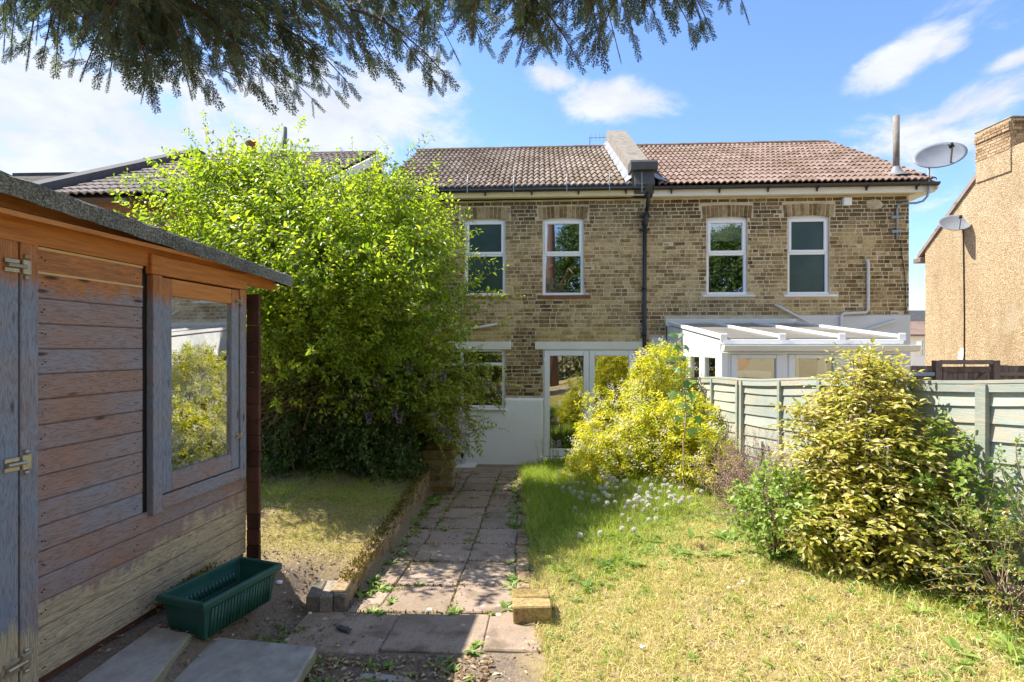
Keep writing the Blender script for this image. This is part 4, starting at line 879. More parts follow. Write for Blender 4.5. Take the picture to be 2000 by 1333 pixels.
# ------------------------------------------------------------------ neighbours on the left
nb = thing('house', 'neighbouring house with grey brown tiled roof and white gable boards behind the big shrub', 'house', (-3.42, 13.1, -.6), R(-2.5))
NP = math.radians(28); NZ = 6.62+.6-.0; NL = 4.9
def nr(x, s, h=0): return (x, -NL*math.cos(NP)+s*math.cos(NP)-h*math.sin(NP), NZ-NL*math.sin(NP)+s*math.sin(NP)+h*math.cos(NP))
var = [tile_mesh('roof_tile', .305, .40, M_TILE_N, s) for s in range(3)]; cnt = 0; m = MB()
cand = []
for r_ in range(14):
    for c in range(15): cand.append((r_, c))
for r_, c in cand:
    x, y, z = nr(-.12-.30*(c+1), r_*.35, .01); place('roof_tile', var[(r_*5+c*3) % 3], nb, (x, y, z), (NP+random.uniform(-.012, .012), 0, random.uniform(-.006, .006)))
m = MB(); a, b = nr(0, 0, -.05), nr(0, NL, -.05); back = (-a[1]+0, a[2])
m.prism([(a[1], a[2]), (b[1], b[2]), back], -4.66, -.05); m.build('roof_deck', M_TILE_N, nb)
m = MB()
for k in range(9): q = nr(0, NL, -.02); m.tube([(-.02-.48*k, q[1], q[2]), (-.48-.48*k, q[1], q[2])], .11, 8)
m.build('ridge', M_RIDGE, nb)
for sg in (-1, 1):
    m = MB(); A = nr(0, 0, 0); B = nr(0, NL, 0); yA = A[1]*(1 if sg < 0 else -1)
    m.prism([(yA, A[2]), (B[1], B[2]), (B[1], B[2]-.2), (yA, A[2]-.2)], -.03, .015); m.build('bargeboard', M_FASCIA, nb)
A = nr(0, .35, -.1); B = nr(0, NL, -.12)
MB().prism([(A[1], -.0), (A[1], A[2]), (B[1], B[2]), (-A[1], A[2]), (-A[1], 0)], -4.66, -.09).build('wall', M_BRICK_R, nb)
m = MB(); rr = random.Random(4); zt = B[2]
for (yy, z, ln, h) in bond(-2.6, 2.6, zt-1.9, zt, [], rr):
    lim = (zt-.10-z-.07)/math.tan(NP)
    if max(abs(yy), abs(yy+ln)) > lim: continue
    vs, fs = brick_arr(ln, h, rr); m.add([(-.09-(b-.008), yy+a, z+c) for a, b, c in vs], fs, rr.random()+.001)
stuff(m.build('brick', M_BRICK_R, nb))
# sloping party wall, chimney pot, flue and aerials of that house
q0, q1 = nr(0, .0), nr(0, NL)
m = MB(); m.prism([(q0[1]-.2, q0[2]-.3), (q0[1]-.2, q0[2]+.12), (q1[1]-.1, q1[2]+.16), (q1[1]+.3, q1[2]+.16), (q1[1]+.5, q1[2]-.4)], -5.0, -4.64); m.build('parapet', M_DARKSTONE, nb)
q = nr(0, NL); ch = MB().cbox(-4.25, -3.55, .5, 1.2, q[2]-.9, q[2]+.10, .02).build('chimney', M_BRICK_OLD, nb)
MB().lathe([(.001, 0), (.13, 0), (.12, .1), (.11, .48), (.15, .5), (.15, .58), (.11, .58), (.10, .3)], (-3.75, .75, q[2]+.10)).build('chimney_pot', M_OLDPOT, ch, True)
q = nr(-1.45, 2.55); MB().tube([(-1.42, q[1], q[2]-.1), (-1.42, q[1], q[2]+.92)], .055, 12).build('vent_pipe', M_GREYPIPE, nb, True)
def aerial(name, lab, loc, pole_h, boom, n, el, tilt=0):
    t = thing(name, lab, 'aerial', loc); MB().tube([(0, 0, 0), (0, 0, pole_h)], .011, 6).build('mast', M_WIRE, t)
    b = Vector(boom); m = MB(); z = Vector((0, 0, pole_h-.03)); m.tube([z, z+b], .008, 5); e = Vector((0, math.cos(tilt), math.sin(tilt)))*el
    for k in range(n): c = z+b*((k+.5)/n); m.tube([c-e, c+e], .004, 5)
    m.build('boom', M_WIRE, t); return t
aerial('television_aerial', 'thin grey aerial pointing along the ridge beside the terracotta chimney pot', P(1152, 290, 13.4), .30, (.82, 0, .03), 8, .13, 1.2)
aerial('television_aerial', 'thin spiky aerial above the neighbouring roof just left of its flue', P(568, 330, 12.6), .58, (.52, .1, .0), 9, .06, 1.2)
aerial('television_aerial', 'small dark aerial by the white gable boards of the neighbouring roof', P(672, 352, 11.4), .62, (-.16, .2, .22), 3, .14, .4)
n2 = thing('house', 'farther house with pale worn slate roof beyond the shed', 'house', (-10.75, 13.75, -.6), R(-2.5)); PS = math.radians(27); Z2 = 6.28+.6; S2 = 4.6
def n2p(x, s, h=0): return (x, -S2*math.cos(PS)+s*math.cos(PS)-h*math.sin(PS), Z2-S2*math.sin(PS)+s*math.sin(PS)+h*math.cos(PS))
sm = []
for s_ in range(3):
    random.seed(s_); sm.append(MB().cbox(0, .395, 0, .40, .0, .014, .003, 0, None, .003).mesh('slate', M_SLATE))
random.seed(9)
for r_ in range(15):
    for c in range(12):
        x, y, z = n2p(-2.6+.40*c+(.2 if r_ % 2 else 0)*.5, r_*.305, .02); place('slate', sm[(r_+c) % 3], n2, (x, y, z), (PS+.03, random.uniform(-.01, .01), random.uniform(-.008, .008)))
m = MB(); a, b = n2p(0, 0, -.03), n2p(0, S2, -.03); m.prism([(a[1], a[2]), (b[1], b[2]), (-a[1], a[2])], -2.7, 2.35); m.build('roof_deck', M_SLATE, n2)
MB().box(-2.6, 2.3, a[1]+.2, -a[1]-.2, 0, a[2]-.001).build('wall', M_INSIDE, n2); m = MB(); m.bar((-2.7, b[1], b[2]+.07), (2.35, b[1], b[2]+.07), .2, .09); m.build('ridge', M_DARKSTONE, n2)
q = n2p(-1.65, 2.1, .06); MB().cbox(q[0], q[0]+.36, q[1], q[1]+.12, q[2]-.02, q[2]+.06, .01).build('roof_vent', M_DARKSTONE, n2)
# ------------------------------------------------------------------ pebbledashed house on the right
pb = thing('house', 'tall pebbledashed gable end house with brick chimney in full sun', 'house', (12.0, 12.75, -.7))
EV, AP, HB, HF = 4.75+.45, 7.15, 2.12, -2.4               # eaves, apex, back and front eaves along y
zt_ = lambda y: AP-(AP-EV)*abs(y)/HB if y > 0 else AP-(AP-EV)*abs(y)/2.4
m = MB(); poly = [(HF, 0), (HB, 0), (HB, EV), (0, AP), (HF, EV)]
m.prism(poly, 0, 9); m.build('wall', M_PEBBLE, pb)
MB().prism([(-1.15, 0), (.32, 0), (.32, AP-.03), (-1.15, AP-.03)], -.16, -.001).build('chimney_breast', M_PEBBLE, pb)
m = MB(); rr = random.Random(8); CZ0, CZ1 = AP+.02, AP+.68
st = MB().cbox(-.19, .60, -.62, .30, AP-.6, CZ1-.02, .01).build('chimney', M_PEBBLE, pb)
m = MB()
for (yy, z, ln, h) in bond(-.62, .30, AP-.1, CZ1-.02, [], rr):
    vs, fs = brick_arr(ln, h, rr); pr = .03 if z > CZ1-.30 and z < CZ1-.2 else (.02 if z >= CZ1-.2 else 0)
    m.add([(-.19-pr+(b-.010), -(yy+a)-.32, z+c) for a, b, c in vs], [tuple(reversed(f)) for f in fs][::-1], rr.random()+.001)
for (xx, z, ln, h) in bond(-.16, .60, AP-.45, CZ1-.02, [], rr):
    vs, fs = brick_arr(ln, h, rr); pr = .03 if z > CZ1-.30 and z < CZ1-.2 else (.02 if z >= CZ1-.2 else 0)
    m.add([(xx+a, -.62-pr+(b-.010), z+c) for a, b, c in vs], fs, rr.random()+.001)
stuff(m.build('brick', M_BRICK_OLD, st)); MB().cbox(-.20, .64, -.66, .34, CZ1-.021, CZ1+.03, .02).build('coping', M_MORTARCAP, st)
for y0, y1, z0, z1 in ((0, HB+.25, AP, AP-(AP-EV)*(HB+.25)/HB), (0, HF-.25, AP, AP-(AP-EV)*(2.65)/2.4)):
    m = MB(); m.prism([(y0, z0+.002), (y1, z1+.002), (y1, z1+.13), (y0, z0+.14)], -.05, 9.1); m.build('roof', M_TILE_N, pb)
MB().cbox(-.10, 9.1, HB+.05, HB+.33, EV-.34, EV-.20, .01).build('gutter', M_BROWNWOOD, pb)
m = MB(); m.tube([(-.02, .85, EV+.35), (-.015, .82, 3.2), (-.02, .83, 1.3)], .012, 6); m.build('cable', M_BLACK, pb)
MB().cbox(-.012, .0, .84, 1.0, 2.05, 2.38, .004, 0, None, .02).build('bare_patch', M_RENDER, pb)
dl = P(1864, 439, 13.6)
d2, q = dish('satellite_dish', 'smaller mesh satellite dish fixed on the pebbledashed gable end', dl, (-.26, -.70, .66), .36, .33, R(6))
MB().bar(q @ Vector((0, -.26, .04)), q @ Vector((0, -.14, .32)), .025, .025).build('feed_arm', M_STEEL, d2); MB().tube([q @ Vector((0, -.15, .30)), q @ Vector((0, -.08, .34))], .035, 10).build('receiver', M_BLACK, d2, True)
MB().tube([(.1, 0, -.02), (.34, -.02, .0), (.40, -.02, -.02)], .025, 8).bar((.37, -.02, .06), (.37, -.02, -.14), .09, .05).build('bracket', M_STEEL, d2)
# white house glimpsed in the gap
wh = thing('house', 'white house with small two pane window glimpsed in the gap between buildings', 'house', (20.6, 25.6, -.8)); m = MB()
wall_with_holes(wh, -3.2, 3.6, 0, 3.05, [(-.40, .05, 2.03, 2.86)], 0, .25, 'wall', M_RENDER)
MB().box(-3.2, 3.6, 3.0, 3.2, 0, 3.04).box(-3.2, -3.0, .26, 2.99, 0, 3.04).box(3.4, 3.6, .26, 2.99, 0, 3.04).build('side_wall', M_RENDER, wh)
m = MB(); f = .06
for a, b, c, d in ((-.40, -.40+f, 2.03, 2.86), (.05-f, .05, 2.03, 2.86), (-.339, -.011, 2.86-f, 2.86), (-.339, -.011, 2.03, 2.03+f), (-.339, -.011, 2.42, 2.48)): m.cbox(a, b, .05, .12, c, d, .005)
wf = m.build('window', M_UPVC, wh); MB().box(-.345, -.005, .085, .092, 2.085, 2.43).build('pane', M_GLASS, wf); MB().box(-.345, -.005, .085, .092, 2.47, 2.81).build('pane', M_GLASS, wf)
MB().prism([(-.25, 3.051), (2.2, 3.75), (2.2, 3.9), (-.25, 3.13)], -3.3, 3.8).build('roof', M_TILE_R, wh)
bw2 = thing('house', 'dark roofed house behind the small white one', 'house', (23.5, 30, -.8))
MB().box(-4, 5, 0, 5, 0, 3.2).build('wall', M_BRICK_R, bw2); MB().prism([(-.3, 3.2), (2.5, 4.85), (5.3, 3.2)], -4.3, 5.3).build('roof', M_DARKSTONE, bw2)
# timber gate and fence beyond the green fence
gt = thing('garden_gate', 'brown timber gate frame with braced gate beyond the green fence', 'gate', (9.0, 11.0, -.66)); m = MB()
b_ = lambda x0, x1, y0, y1, z0, z1, nm, mt=M_BROWNWOOD, pr=gt: MB().cbox(x0, x1, y0, y1, z0, z1, .005, 0, None, .002).build(nm, mt, pr)
b_(.06, .20, -.06, .06, 0, 2.05, 'post'); b_(1.30, 1.44, -.06, .06, 0, 2.05, 'post'); b_(.201, 1.299, -.05, .03, 1.97, 2.06, 'rail'); b_(.24, 1.27, -.03, .0, 1.80, 1.92, 'rail'); b_(.24, .33, -.031, -.002, .1, 1.799, 'stile')
for k in range(9): b_(.25+k*.112, .355+k*.112, .002, .025, .1, 1.80, 'board')
m = MB(); m.bar((.40, -.016, 1.2), (1.22, -.016, 1.79), .03, .09, (0, 0, 1)); m.build('brace', M_BROWNWOOD, gt)
for x0, x1, lb in ((-1.6, .05, 'brown close boarded fence left of the timber gate'), (1.45, 4.2, 'brown close boarded fence right of the timber gate')):
    fn = thing('wooden_fence', lb, 'fence', (9.0+x0, 11.0, -.66)); n = int((x1-x0)/.11)
    for k in range(n): MB().cbox(k*.11, k*.11+.104, 0, .02, 0, 1.94+random.uniform(-.01, .01), .003).build('board', M_BROWNWOOD, fn)
    MB().cbox(0, x1-x0, -.045, -.002, 1.72, 1.80, .004).build('rail', M_GALV if x0 < 0 else M_BROWNWOOD, fn)
# ------------------------------------------------------------------ pale green fence
FY = [9.9, 7.95, 6.05, 4.12, 2.35, .6]
def fpt(y, off=0, z=0):
    dx = (fence_x(y-.05)-fence_x(y+.05))/.1; n = Vector((-1, -dx, 0)).normalized(); return Vector((fence_x(y), y, z))+n*off
labs = ['pale green waney board fence panel half hidden by the golden shrub', 'pale green fence panel between the golden shrub and the variegated shrub', 'pale green fence panel behind the variegated shrub', 'pale green fence panel nearest the camera with one wide batten', 'pale green fence panel running out of frame']
for k in range(5):
    y1, y0 = FY[k], FY[k+1]; c = fpt((y0+y1)/2); fp = thing('fence_panel', labs[k], 'fence panel', (c.x, c.y, ground(2.5, c.y)), 0, 'pale green fence panels')
    base = Vector(fp.location); ztop = lambda y: CZ-.055*y-.01+.012*math.sin(3*y); zbot = lambda y: ground(2.5, y)+.02
    nb_ = 11; Hh = lambda y: ztop(y)-.04-zbot(y)
    for j in range(nb_):
        vs = []; fs = []; n = 9; rr = random.Random(k*20+j); ph = rr.uniform(0, 6); am = rr.uniform(.004, .012)
        for i in range(n+1):
            y = y0+.03+(y1-y0-.06)*i/n; lo = zbot(y)+Hh(y)*j/nb_-.02+am*math.sin(ph+y*5)+rr.uniform(-.002, .002); hi = zbot(y)+Hh(y)*(j+1)/nb_+.015
            for off, z in ((.030, lo), (.012, hi), (.004, hi), (.018, lo)): vs.append(fpt(y, off, z)-base)
        for i in range(n):
            a = i*4
            for q in range(4): fs.append((a+q, a+(q+1) % 4, a+4+(q+1) % 4, a+4+q))
        fs += [(3, 2, 1, 0), (n*4, n*4+1, n*4+2, n*4+3)]
        MB().add(vs, fs).build('board', M_FENCE, fp)
    n = 8; m = MB()
    for i in range(n):
        ya, yb_ = y0+(y1-y0)*i/n, y0+(y1-y0)*(i+1)/n; m.bar(fpt(ya, .02, ztop(ya)-.02)-base, fpt(yb_, .02, ztop(yb_)-.02)-base, .055, .022)
    for i in range(n):
        ya, yb_ = y0+(y1-y0)*i/n, y0+(y1-y0)*(i+1)/n; m.bar(fpt(ya, .036, ztop(ya)-.06)-base, fpt(yb_, .036, ztop(yb_)-.06)-base, .016, .055)
    m.build('cap_rail', M_FENCE, fp)
    ba = [y0+.04, y1-.04, (y0+y1)/2]
    if k == 1: ba = [y0+.04, y1-.04, 6.80]
    if k == 2: ba = [y0+.04, y1-.04, 5.35, 4.80]
    if k == 3: ba = [y1-.09, 3.38, y0+.04]
    for y in ba:
        m = MB(); a, b = fpt(y, .045, zbot(y))-base, fpt(y, .038, ztop(y)-.035)-base; m.bar(a, b, .035 if y != 3.38 else .03, .045 if y != 3.38 else .075, (0, 1, 0)); m.build('batten', M_FENCE_D, fp)
# ------------------------------------------------------------------ path of slabs and its brick edgings
gp = bpy.data.objects.new('garden_path', None); link(gp); structure(gp)
rows = [3.10, 3.62, 4.10, 4.64, 5.12, 5.65, 6.08, 6.61, 7.10, 7.60, 8.10, 8.60, 9.10, 9.55]
rr = random.Random(21)
for i in range(len(rows)-1):
    y0, y1 = rows[i], rows[i+1]; sh = .045*(y0-3.6)
    cols_ = [-1.17, -.95+sh, -.445+sh, .035+.012*(y0-3.6)] if i else [-1.52, -.78, -.14]
    if i == 0: cols_ = [-1.45, -.80, -.165, .20]
    for c in range(len(cols_)-1):
        g = .008; x0, x1 = cols_[c]+g*rr.uniform(.4, 1), cols_[c+1]-g*rr.uniform(.4, 1); a, b = y0+g*rr.uniform(.3, .8), y1-g*rr.uniform(.3, .8)
        zc = path_z((a+b)/2)+.002+rr.uniform(-.006, .006); cx_, cy_ = (x0+x1)/2, (a+b)/2
        nm = MB().cbox(x0-cx_, x1-cx_, a-cy_, b-cy_, -.045, .012, .008, 0, None, .007).build('paving_slab', M_SLAB, gp); nm.location = (cx_, cy_, zc); nm.rotation_euler = (-math.atan(.062)+rr.uniform(-.012, .012), rr.uniform(-.012, .012), -.045+rr.uniform(-.015, .015))
def brick_block(L_, W_, H_, seed, mat): random.seed(seed); return MB().cbox(-L_/2, L_/2, -W_/2, W_/2, 0, H_, .007, 0, None, .005).mesh('brick', mat)
gbm = [brick_block(.102, .215, .066, s, M_BRICK_G) for s in range(6)]
gw = thing('garden_wall', 'low mossy brick retaining wall rising along the left edge of the path', 'wall', (-1.24, 5.5, path_z(5.5)))
base = Vector(gw.location)
y = 3.66; col_ = 0
while y < 7.35:
    yc = y+.11; top = -.085+.018*math.sin(yc*2.1)+rr.uniform(-.012, .008); z = top-.066; n = 0
    xw = -1.235+.01*math.sin(y*3)
    while z > path_z(yc)-.05:
        off = .11 if n % 2 else 0
        place('brick', gbm[rr.randrange(6)], gw, Vector((xw+rr.uniform(-.008, .008), yc+off, z))-base, (rr.uniform(-.03, .03), rr.uniform(-.03, .03), rr.uniform(-.03, .03))); z -= .076; n += 1
    y += .225; col_ += 1
MB().cbox(-1.275-base.x, -1.205-base.x, 3.7-base.y, 7.4-base.y, -.75-base.z, -.12-base.z, .005).build('mortar_core', M_MORTARCAP, gw)
pr = thing('brick_pier', 'square yellowed brick pier ending the low wall near the house', 'pier', (-1.06, 7.52, path_z(7.52)-.02))
rr2 = random.Random(2); pz = 0; H_ = .225-path_z(7.52)
random.seed(5)
while pz < H_:
    for (cx_, cy_, w_, d_) in ((-.085, 0, .205, .3), (.125, 0, .2, .3)) if int(pz/.076) % 2 else ((-.02, -.08, .42, .145), (-.02, .08, .42, .145)):
        MB().cbox(cx_-w_/2, cx_+w_/2, cy_-d_/2, cy_+d_/2, pz, pz+.068, .007, 0, None, .006).build('brick', M_BRICK_MOSS, pr)
    pz += .076
MB().cbox(-.22, .21, -.14, .14, 0, H_-.02, .005).build('mortar_core', M_MORTARCAP, pr)
ed = thing('brick_edging', 'sunken row of worn bricks edging the right side of the path', 'edging', (.1, 5.6, path_z(5.6))); base = Vector(ed.location); y = 3.66
gbe = [brick_block(.105, .215, .09, 40+s, M_BRICK_G) for s in range(5)]
while y < 8.4:
    yc = y+.11; place('brick', gbe[rr.randrange(5)], ed, Vector((.085+.012*(yc-3.6)+rr.uniform(-.008, .008), yc, path_z(yc)-.045+rr.uniform(-.008, .008)))-base, (-.062+rr.uniform(-.04, .04), rr.uniform(-.05, .05), rr.uniform(-.04, .04))); y += .224
def pile(name, lab, cat, loc, rz, n, bl, bw_, bh, mat, seed):
    t = thing(name, lab, cat, loc, rz); random.seed(seed)
    for k in range(n): MB().cbox(-bl/2, bl/2, (k-n/2)*bw_+.001, (k-n/2+1)*bw_-.001, 0, bh+random.uniform(-.005, .005), .009, 0, None, .005).build('brick', mat, t)
    return t
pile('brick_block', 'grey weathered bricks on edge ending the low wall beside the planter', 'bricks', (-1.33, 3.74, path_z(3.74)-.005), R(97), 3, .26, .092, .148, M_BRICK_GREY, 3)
pile('brick_block', 'ochre pair of bricks on edge ending the right edging of the path', 'bricks', (.135, 3.57, path_z(3.57)-.01), R(2), 2, .262, .135, .15, M_BRICK_MOSS, 6)
# loose slabs in the shade of the shed
def slab(lab, pts, zt, th, seed):
    """irregular slab: four ground corners, top height, thickness"""
    random.seed(seed); c = sum((Vector((*p, 0)) for p in pts), Vector())/4; n = 6; top = []; m = MB(); vs = []; ring = []
    for k in range(4):
        a, b = Vector(pts[k]), Vector(pts[(k+1) % 4])
        for i in range(n): p = a.lerp(b, i/n); ring.append(Vector((p.x, p.y)) + Vector((random.uniform(-.004, .004), random.uniform(-.004, .004))))
    N = len(ring); cc = Vector((c.x, c.y))
    inn = [cc+(p-cc)*.965 for p in ring]
    vs = [(p.x-c.x, p.y-c.y, -th) for p in ring]+[(p.x-c.x, p.y-c.y, -.012+random.uniform(-.004, .002)) for p in ring]+[(p.x-c.x, p.y-c.y, 0) for p in inn]
    fs = [tuple(range(2*N, 3*N))]
    for k in range(N): q = (k+1) % N; fs += [(k, q, N+q, N+k), (N+k, N+q, 2*N+q, 2*N+k)]
    o = m.add(vs, fs).build('concrete_slab', M_SLABTHICK); o.location = (c.x, c.y, zt); return tag(o, lab, 'slab', 'loose concrete slabs by the shed')
def gp2(px, py, z): Y = (CZ-z)/((py-680)/1000); return ((px-1000)/1000*Y, Y)
zs_ = -.035; slab('thick grey slab lying flat in shade beside the dark planter corner', [gp2(255, 1365, zs_), gp2(545, 1385, zs_), gp2(619, 1262, zs_), gp2(425, 1243, zs_)], zs_, .07, 1)
zs_ = .05; slab('narrow slab wedged against the shed foot with mossy broken edge', [gp2(130, 1345, zs_), gp2(285, 1345, zs_), gp2(374, 1237, zs_), gp2(303, 1222, zs_)], zs_, .10, 2)
zs_ = -.165; slab('slab corner just showing at the bottom edge below the path', [gp2(640, 1395, zs_), gp2(850, 1400, zs_), gp2(800, 1320, zs_), gp2(700, 1314, zs_)], zs_, .05, 3)
# ------------------------------------------------------------------ garden shed
KS = .88; SX, SY, SZ = -2.34, 4.5, -.14; SR = R(-7.41)    # laid out at 1:1 and scaled below to its true size
sh = thing('garden_shed', 'weathered blue grey timber shed with felt roof and wooden framed window', 'shed', (SX*KS, SY*KS, CZ+(SZ-CZ)*KS), SR); sh.scale = (KS,)*3
def sy(px): a = (px-1000)/1000; return (SY*a-SX)/(.129-.992*a)
BH = .138; NB = 17; rr = random.Random(12)
ywa, ywb = sy(288), sy(472); zwb, zwt = .66, 2.30
def board(y0, y1, z0, z1, mat=M_SHED, x=0.0, nm='board'):
    c = .007; x = x+rr.uniform(-.002, .002)
    o = MB().prism([(-.028, z0+.001), (x-c, z0+.001), (x, z0+.001+c), (x, z1-c*.6), (x-c, z1-.001), (-.028, z1-.001)], y0, y1, 0, Matrix(((0, 1, 0, 0), (1, 0, 0, 0), (0, 0, 1, 0), (0, 0, 0, 1)))).build(nm, mat, sh); return o
y_door = sy(70)
for k in range(NB):
    z0 = k*BH; z1 = z0+BH
    if z1 <= zwb+.05 or z0 >= zwt-.05: board(y_door+.002, .0, z0, z1)
    else: board(y_door+.002, sy(278), z0, z1); board(ywb-.03, .0, z0, z1)
m = MB()
for k in range(NB):
    for y in (y_door+.03, y_door+.045, sy(268), sy(262)):
        yy, zz_ = y+rr.uniform(-.004, .004), k*BH+BH*.5+rr.uniform(-.02, .02); m.tube([(-.004, yy, zz_), (.0035, yy, zz_)], .0038, 6)
stuff(m.build('nail_head', M_BLACK, sh))
# strips of new wood where the top boards have opened up
for z in (NB*BH-.004-.0, (NB-1)*BH): MB().box(-.02, .0012, y_door+.01, sy(279), z-.007, z+.007).build('gap_strip', M_NEWWOOD, sh)
def upright(y0, y1, z0, z1, x0, x1, nm, mat=M_SHED_V, par=None): return MB().cbox(x0, x1, y0, y1, z0, z1, .004).build(nm, mat, par or sh)
upright(y_door-.001-(y_door-sy(35)), y_door, -.02, 2.36, -.03, .018, 'door_post')
dr_ = upright(-2.75, sy(35)-.006, .02, 2.36, -.03, .012, 'door')
for y0, y1 in ((-2.74, -2.44), (-2.43, -2.13)): MB().cbox(.013, .02, y0, y1, .03, 2.34, .003).build('board', M_SHED_V, dr_)
def hinge(yc, z, par, s=1.0, nm='hinge'):
    m = MB(); m.cbox(.019, .024, yc-.075*s, yc-.005, z-.035*s, z-.012*s, .002); m.cbox(.019, .024, yc-.075*s, yc-.005, z+.012*s, z+.035*s, .002); m.tube([(.034, yc-.07*s, z), (.034, yc+.02*s, z)], .011*s, 8)
    m.cbox(.019, .030, yc+.005, yc+.05*s, z-.04*s, z+.04*s, .004); m.tube([(.022, yc+.015*s, z+.055*s), (.022, yc+.035*s, z+.055*s)], .012*s, 8); m.tube([(.022, yc+.015*s, z-.055*s), (.022, yc+.035*s, z-.055*s)], .012*s, 8)
    return m.build(nm, M_BRASS, par)
for py in (521, 905, 1296):
    Y_ = SY+sy(33)*.992; hinge(sy(35)-.005, (680-py)/1000*Y_+CZ-SZ, dr_)
# window: casing, sash, glass
zt_a = 2.30; m = MB()
MB().box(-.03, -.012, sy(277.5), sy(300), zwb-.04, zt_a+.02).build('shadow_gap', M_BLACK, sh); upright(sy(288), sy(307), zwb, zt_a, -.01, .045, 'casing'); upright(sy(460), ywb, zwb+.02, zt_a, -.01, .045, 'casing')  # black strip drawn in for the shadow beside the casing
MB().cbox(-.01, .043, sy(307)+.001, sy(460)-.001, zwb+.02, zwb+.115, .004).build('casing', M_SHED, sh)
hd = MB().cbox(.0, .052, ywa-.02, ywb+.0, zt_a+.002, zt_a+.135, .004).build('window_header', M_SHED_ORANGE, sh)
sa0, sa1, sz0, sz1 = sy(308), sy(459), zwb+.125, zt_a-.01
g0, g1 = sy(327), sy(445); m = MB()
m.cbox(-.005, .036, sa0, g0, sz0, sz1, .004); m.cbox(-.005, .036, g1, sa1, sz0, sz1, .004)
wn_ = m.build('window', M_SHED_V, sh); MB().cbox(-.005, .035, g0+.001, g1-.001, sz0, sz0+.13, .004).build('rail', M_SHED, wn_); MB().cbox(-.005, .035, g0+.001, g1-.001, sz1-.12, sz1, .004).build('rail', M_SHED_ORANGE, wn_)
MB().box(.006, .010, g0-.01, g1+.01, sz0+.12, sz1-.11).build('pane', M_GLASS_SHED, wn_)
for py in (590, 851): Y_ = SY+sy(459)*.992; hinge(sy(459)+.0, (680-py)/1000*Y_+CZ-SZ, wn_, .62, 'latch').location.x = .022
# far corner: ends of the cross wall boards
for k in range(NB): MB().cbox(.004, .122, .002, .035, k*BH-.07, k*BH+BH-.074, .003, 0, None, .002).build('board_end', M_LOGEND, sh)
# eaves board, roof, other walls
MB().prism([(-3.2, NB*BH+.006), (.40, NB*BH+.006), (.40, NB*BH+.10), (-3.2, NB*BH+.10+.222)], -.03, .024).build('eaves_board', M_SHED_ORANGE, sh)
RP = math.radians(17); EZ = NB*BH+.13; ln = 1.35
def rp(x, h): return (x, EZ-(x-.16)*math.tan(RP)+h)
m = MB(); n = 60; vs = []; fs = []
prof = [(.150, -.082), (.163, -.088), (.168, .004), (.158, .016), (.10, .034), (-.5, .03), (-ln, .03), (-ln, 0), (.148, -.001)]
K = len(prof)
for i in range(n+1):
    y = -3.3+(3.3+.47)*i/n
    for (x, h) in prof:
        q = rp(x if x < .1 else .16, h) if x < .1 else (x, EZ+h); vs.append((q[0]+random.uniform(-.004, .004), y, q[1]+random.uniform(-.004, .004)-.062*(y-.46)))
for i in range(n):
    for j in range(K): fs.append((i*K+j, i*K+(j+1) % K, (i+1)*K+(j+1) % K, (i+1)*K+j))
fs += [tuple(range(K)), tuple(reversed(range(n*K, n*K+K)))]
m.add(vs, fs); m.fix = True; rf = m.build('roof', M_FELT, sh)
m = MB(); m.prism([rp(.145, -.004), rp(-ln, -.004), rp(-ln, -.03), rp(.145, -.03)], -3.25, .44, 0, Matrix(((0, 1, 0, 0), (1, 0, 0, 0), (0, 0, 1, 0), (0, 0, 0, 1)))); m.build('roof_boards', M_SHED_ORANGE, sh)
# the far slope of the roof and the verge board
q = rp(-ln, 0); m = MB(); m.prism([(q[0]-.001, q[1]-.03), (q[0]-.001, q[1]+.03), (q[0]-1.3, q[1]-.36), (q[0]-1.3, q[1]-.42)], -3.3, .47, 0, Matrix(((0, 1, 0, 0), (1, 0, 0, 0), (0, 0, 1, 0), (0, 0, 0, 1)))); m.build('roof', M_FELT, sh)
m = MB(); m.prism([rp(.14, -.032), rp(-ln, -.032), rp(-ln, -.12), rp(.14, -.10)], .40, .43, 0, Matrix(((0, 1, 0, 0), (1, 0, 0, 0), (0, 0, 1, 0), (0, 0, 0, 1)))); m.build('verge_board', M_BLACK, sh)
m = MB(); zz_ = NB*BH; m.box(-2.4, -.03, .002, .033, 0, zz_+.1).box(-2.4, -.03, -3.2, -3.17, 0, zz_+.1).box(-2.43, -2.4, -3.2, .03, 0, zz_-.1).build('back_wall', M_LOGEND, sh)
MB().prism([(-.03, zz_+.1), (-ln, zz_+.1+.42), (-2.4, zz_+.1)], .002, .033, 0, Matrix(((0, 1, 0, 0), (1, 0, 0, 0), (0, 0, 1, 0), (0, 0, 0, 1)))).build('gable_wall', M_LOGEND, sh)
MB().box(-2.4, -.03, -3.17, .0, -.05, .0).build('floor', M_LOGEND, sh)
m = MB(); m.box(-.028, .0, -3.2, -2.752, 0, zz_).build('board', M_SHED, sh)
# ------------------------------------------------------------------ planter
A0 = Vector(gp2(400, 1254, .0)); A1 = Vector(gp2(520, 1180, .0)); dv = (A1-A0); LN = dv.length; pa = math.atan2(dv.y, dv.x)
pt = thing('planter', 'empty ribbed dark green plastic trough beside the shed wall', 'planter', (A0.x, A0.y, .005), pa)
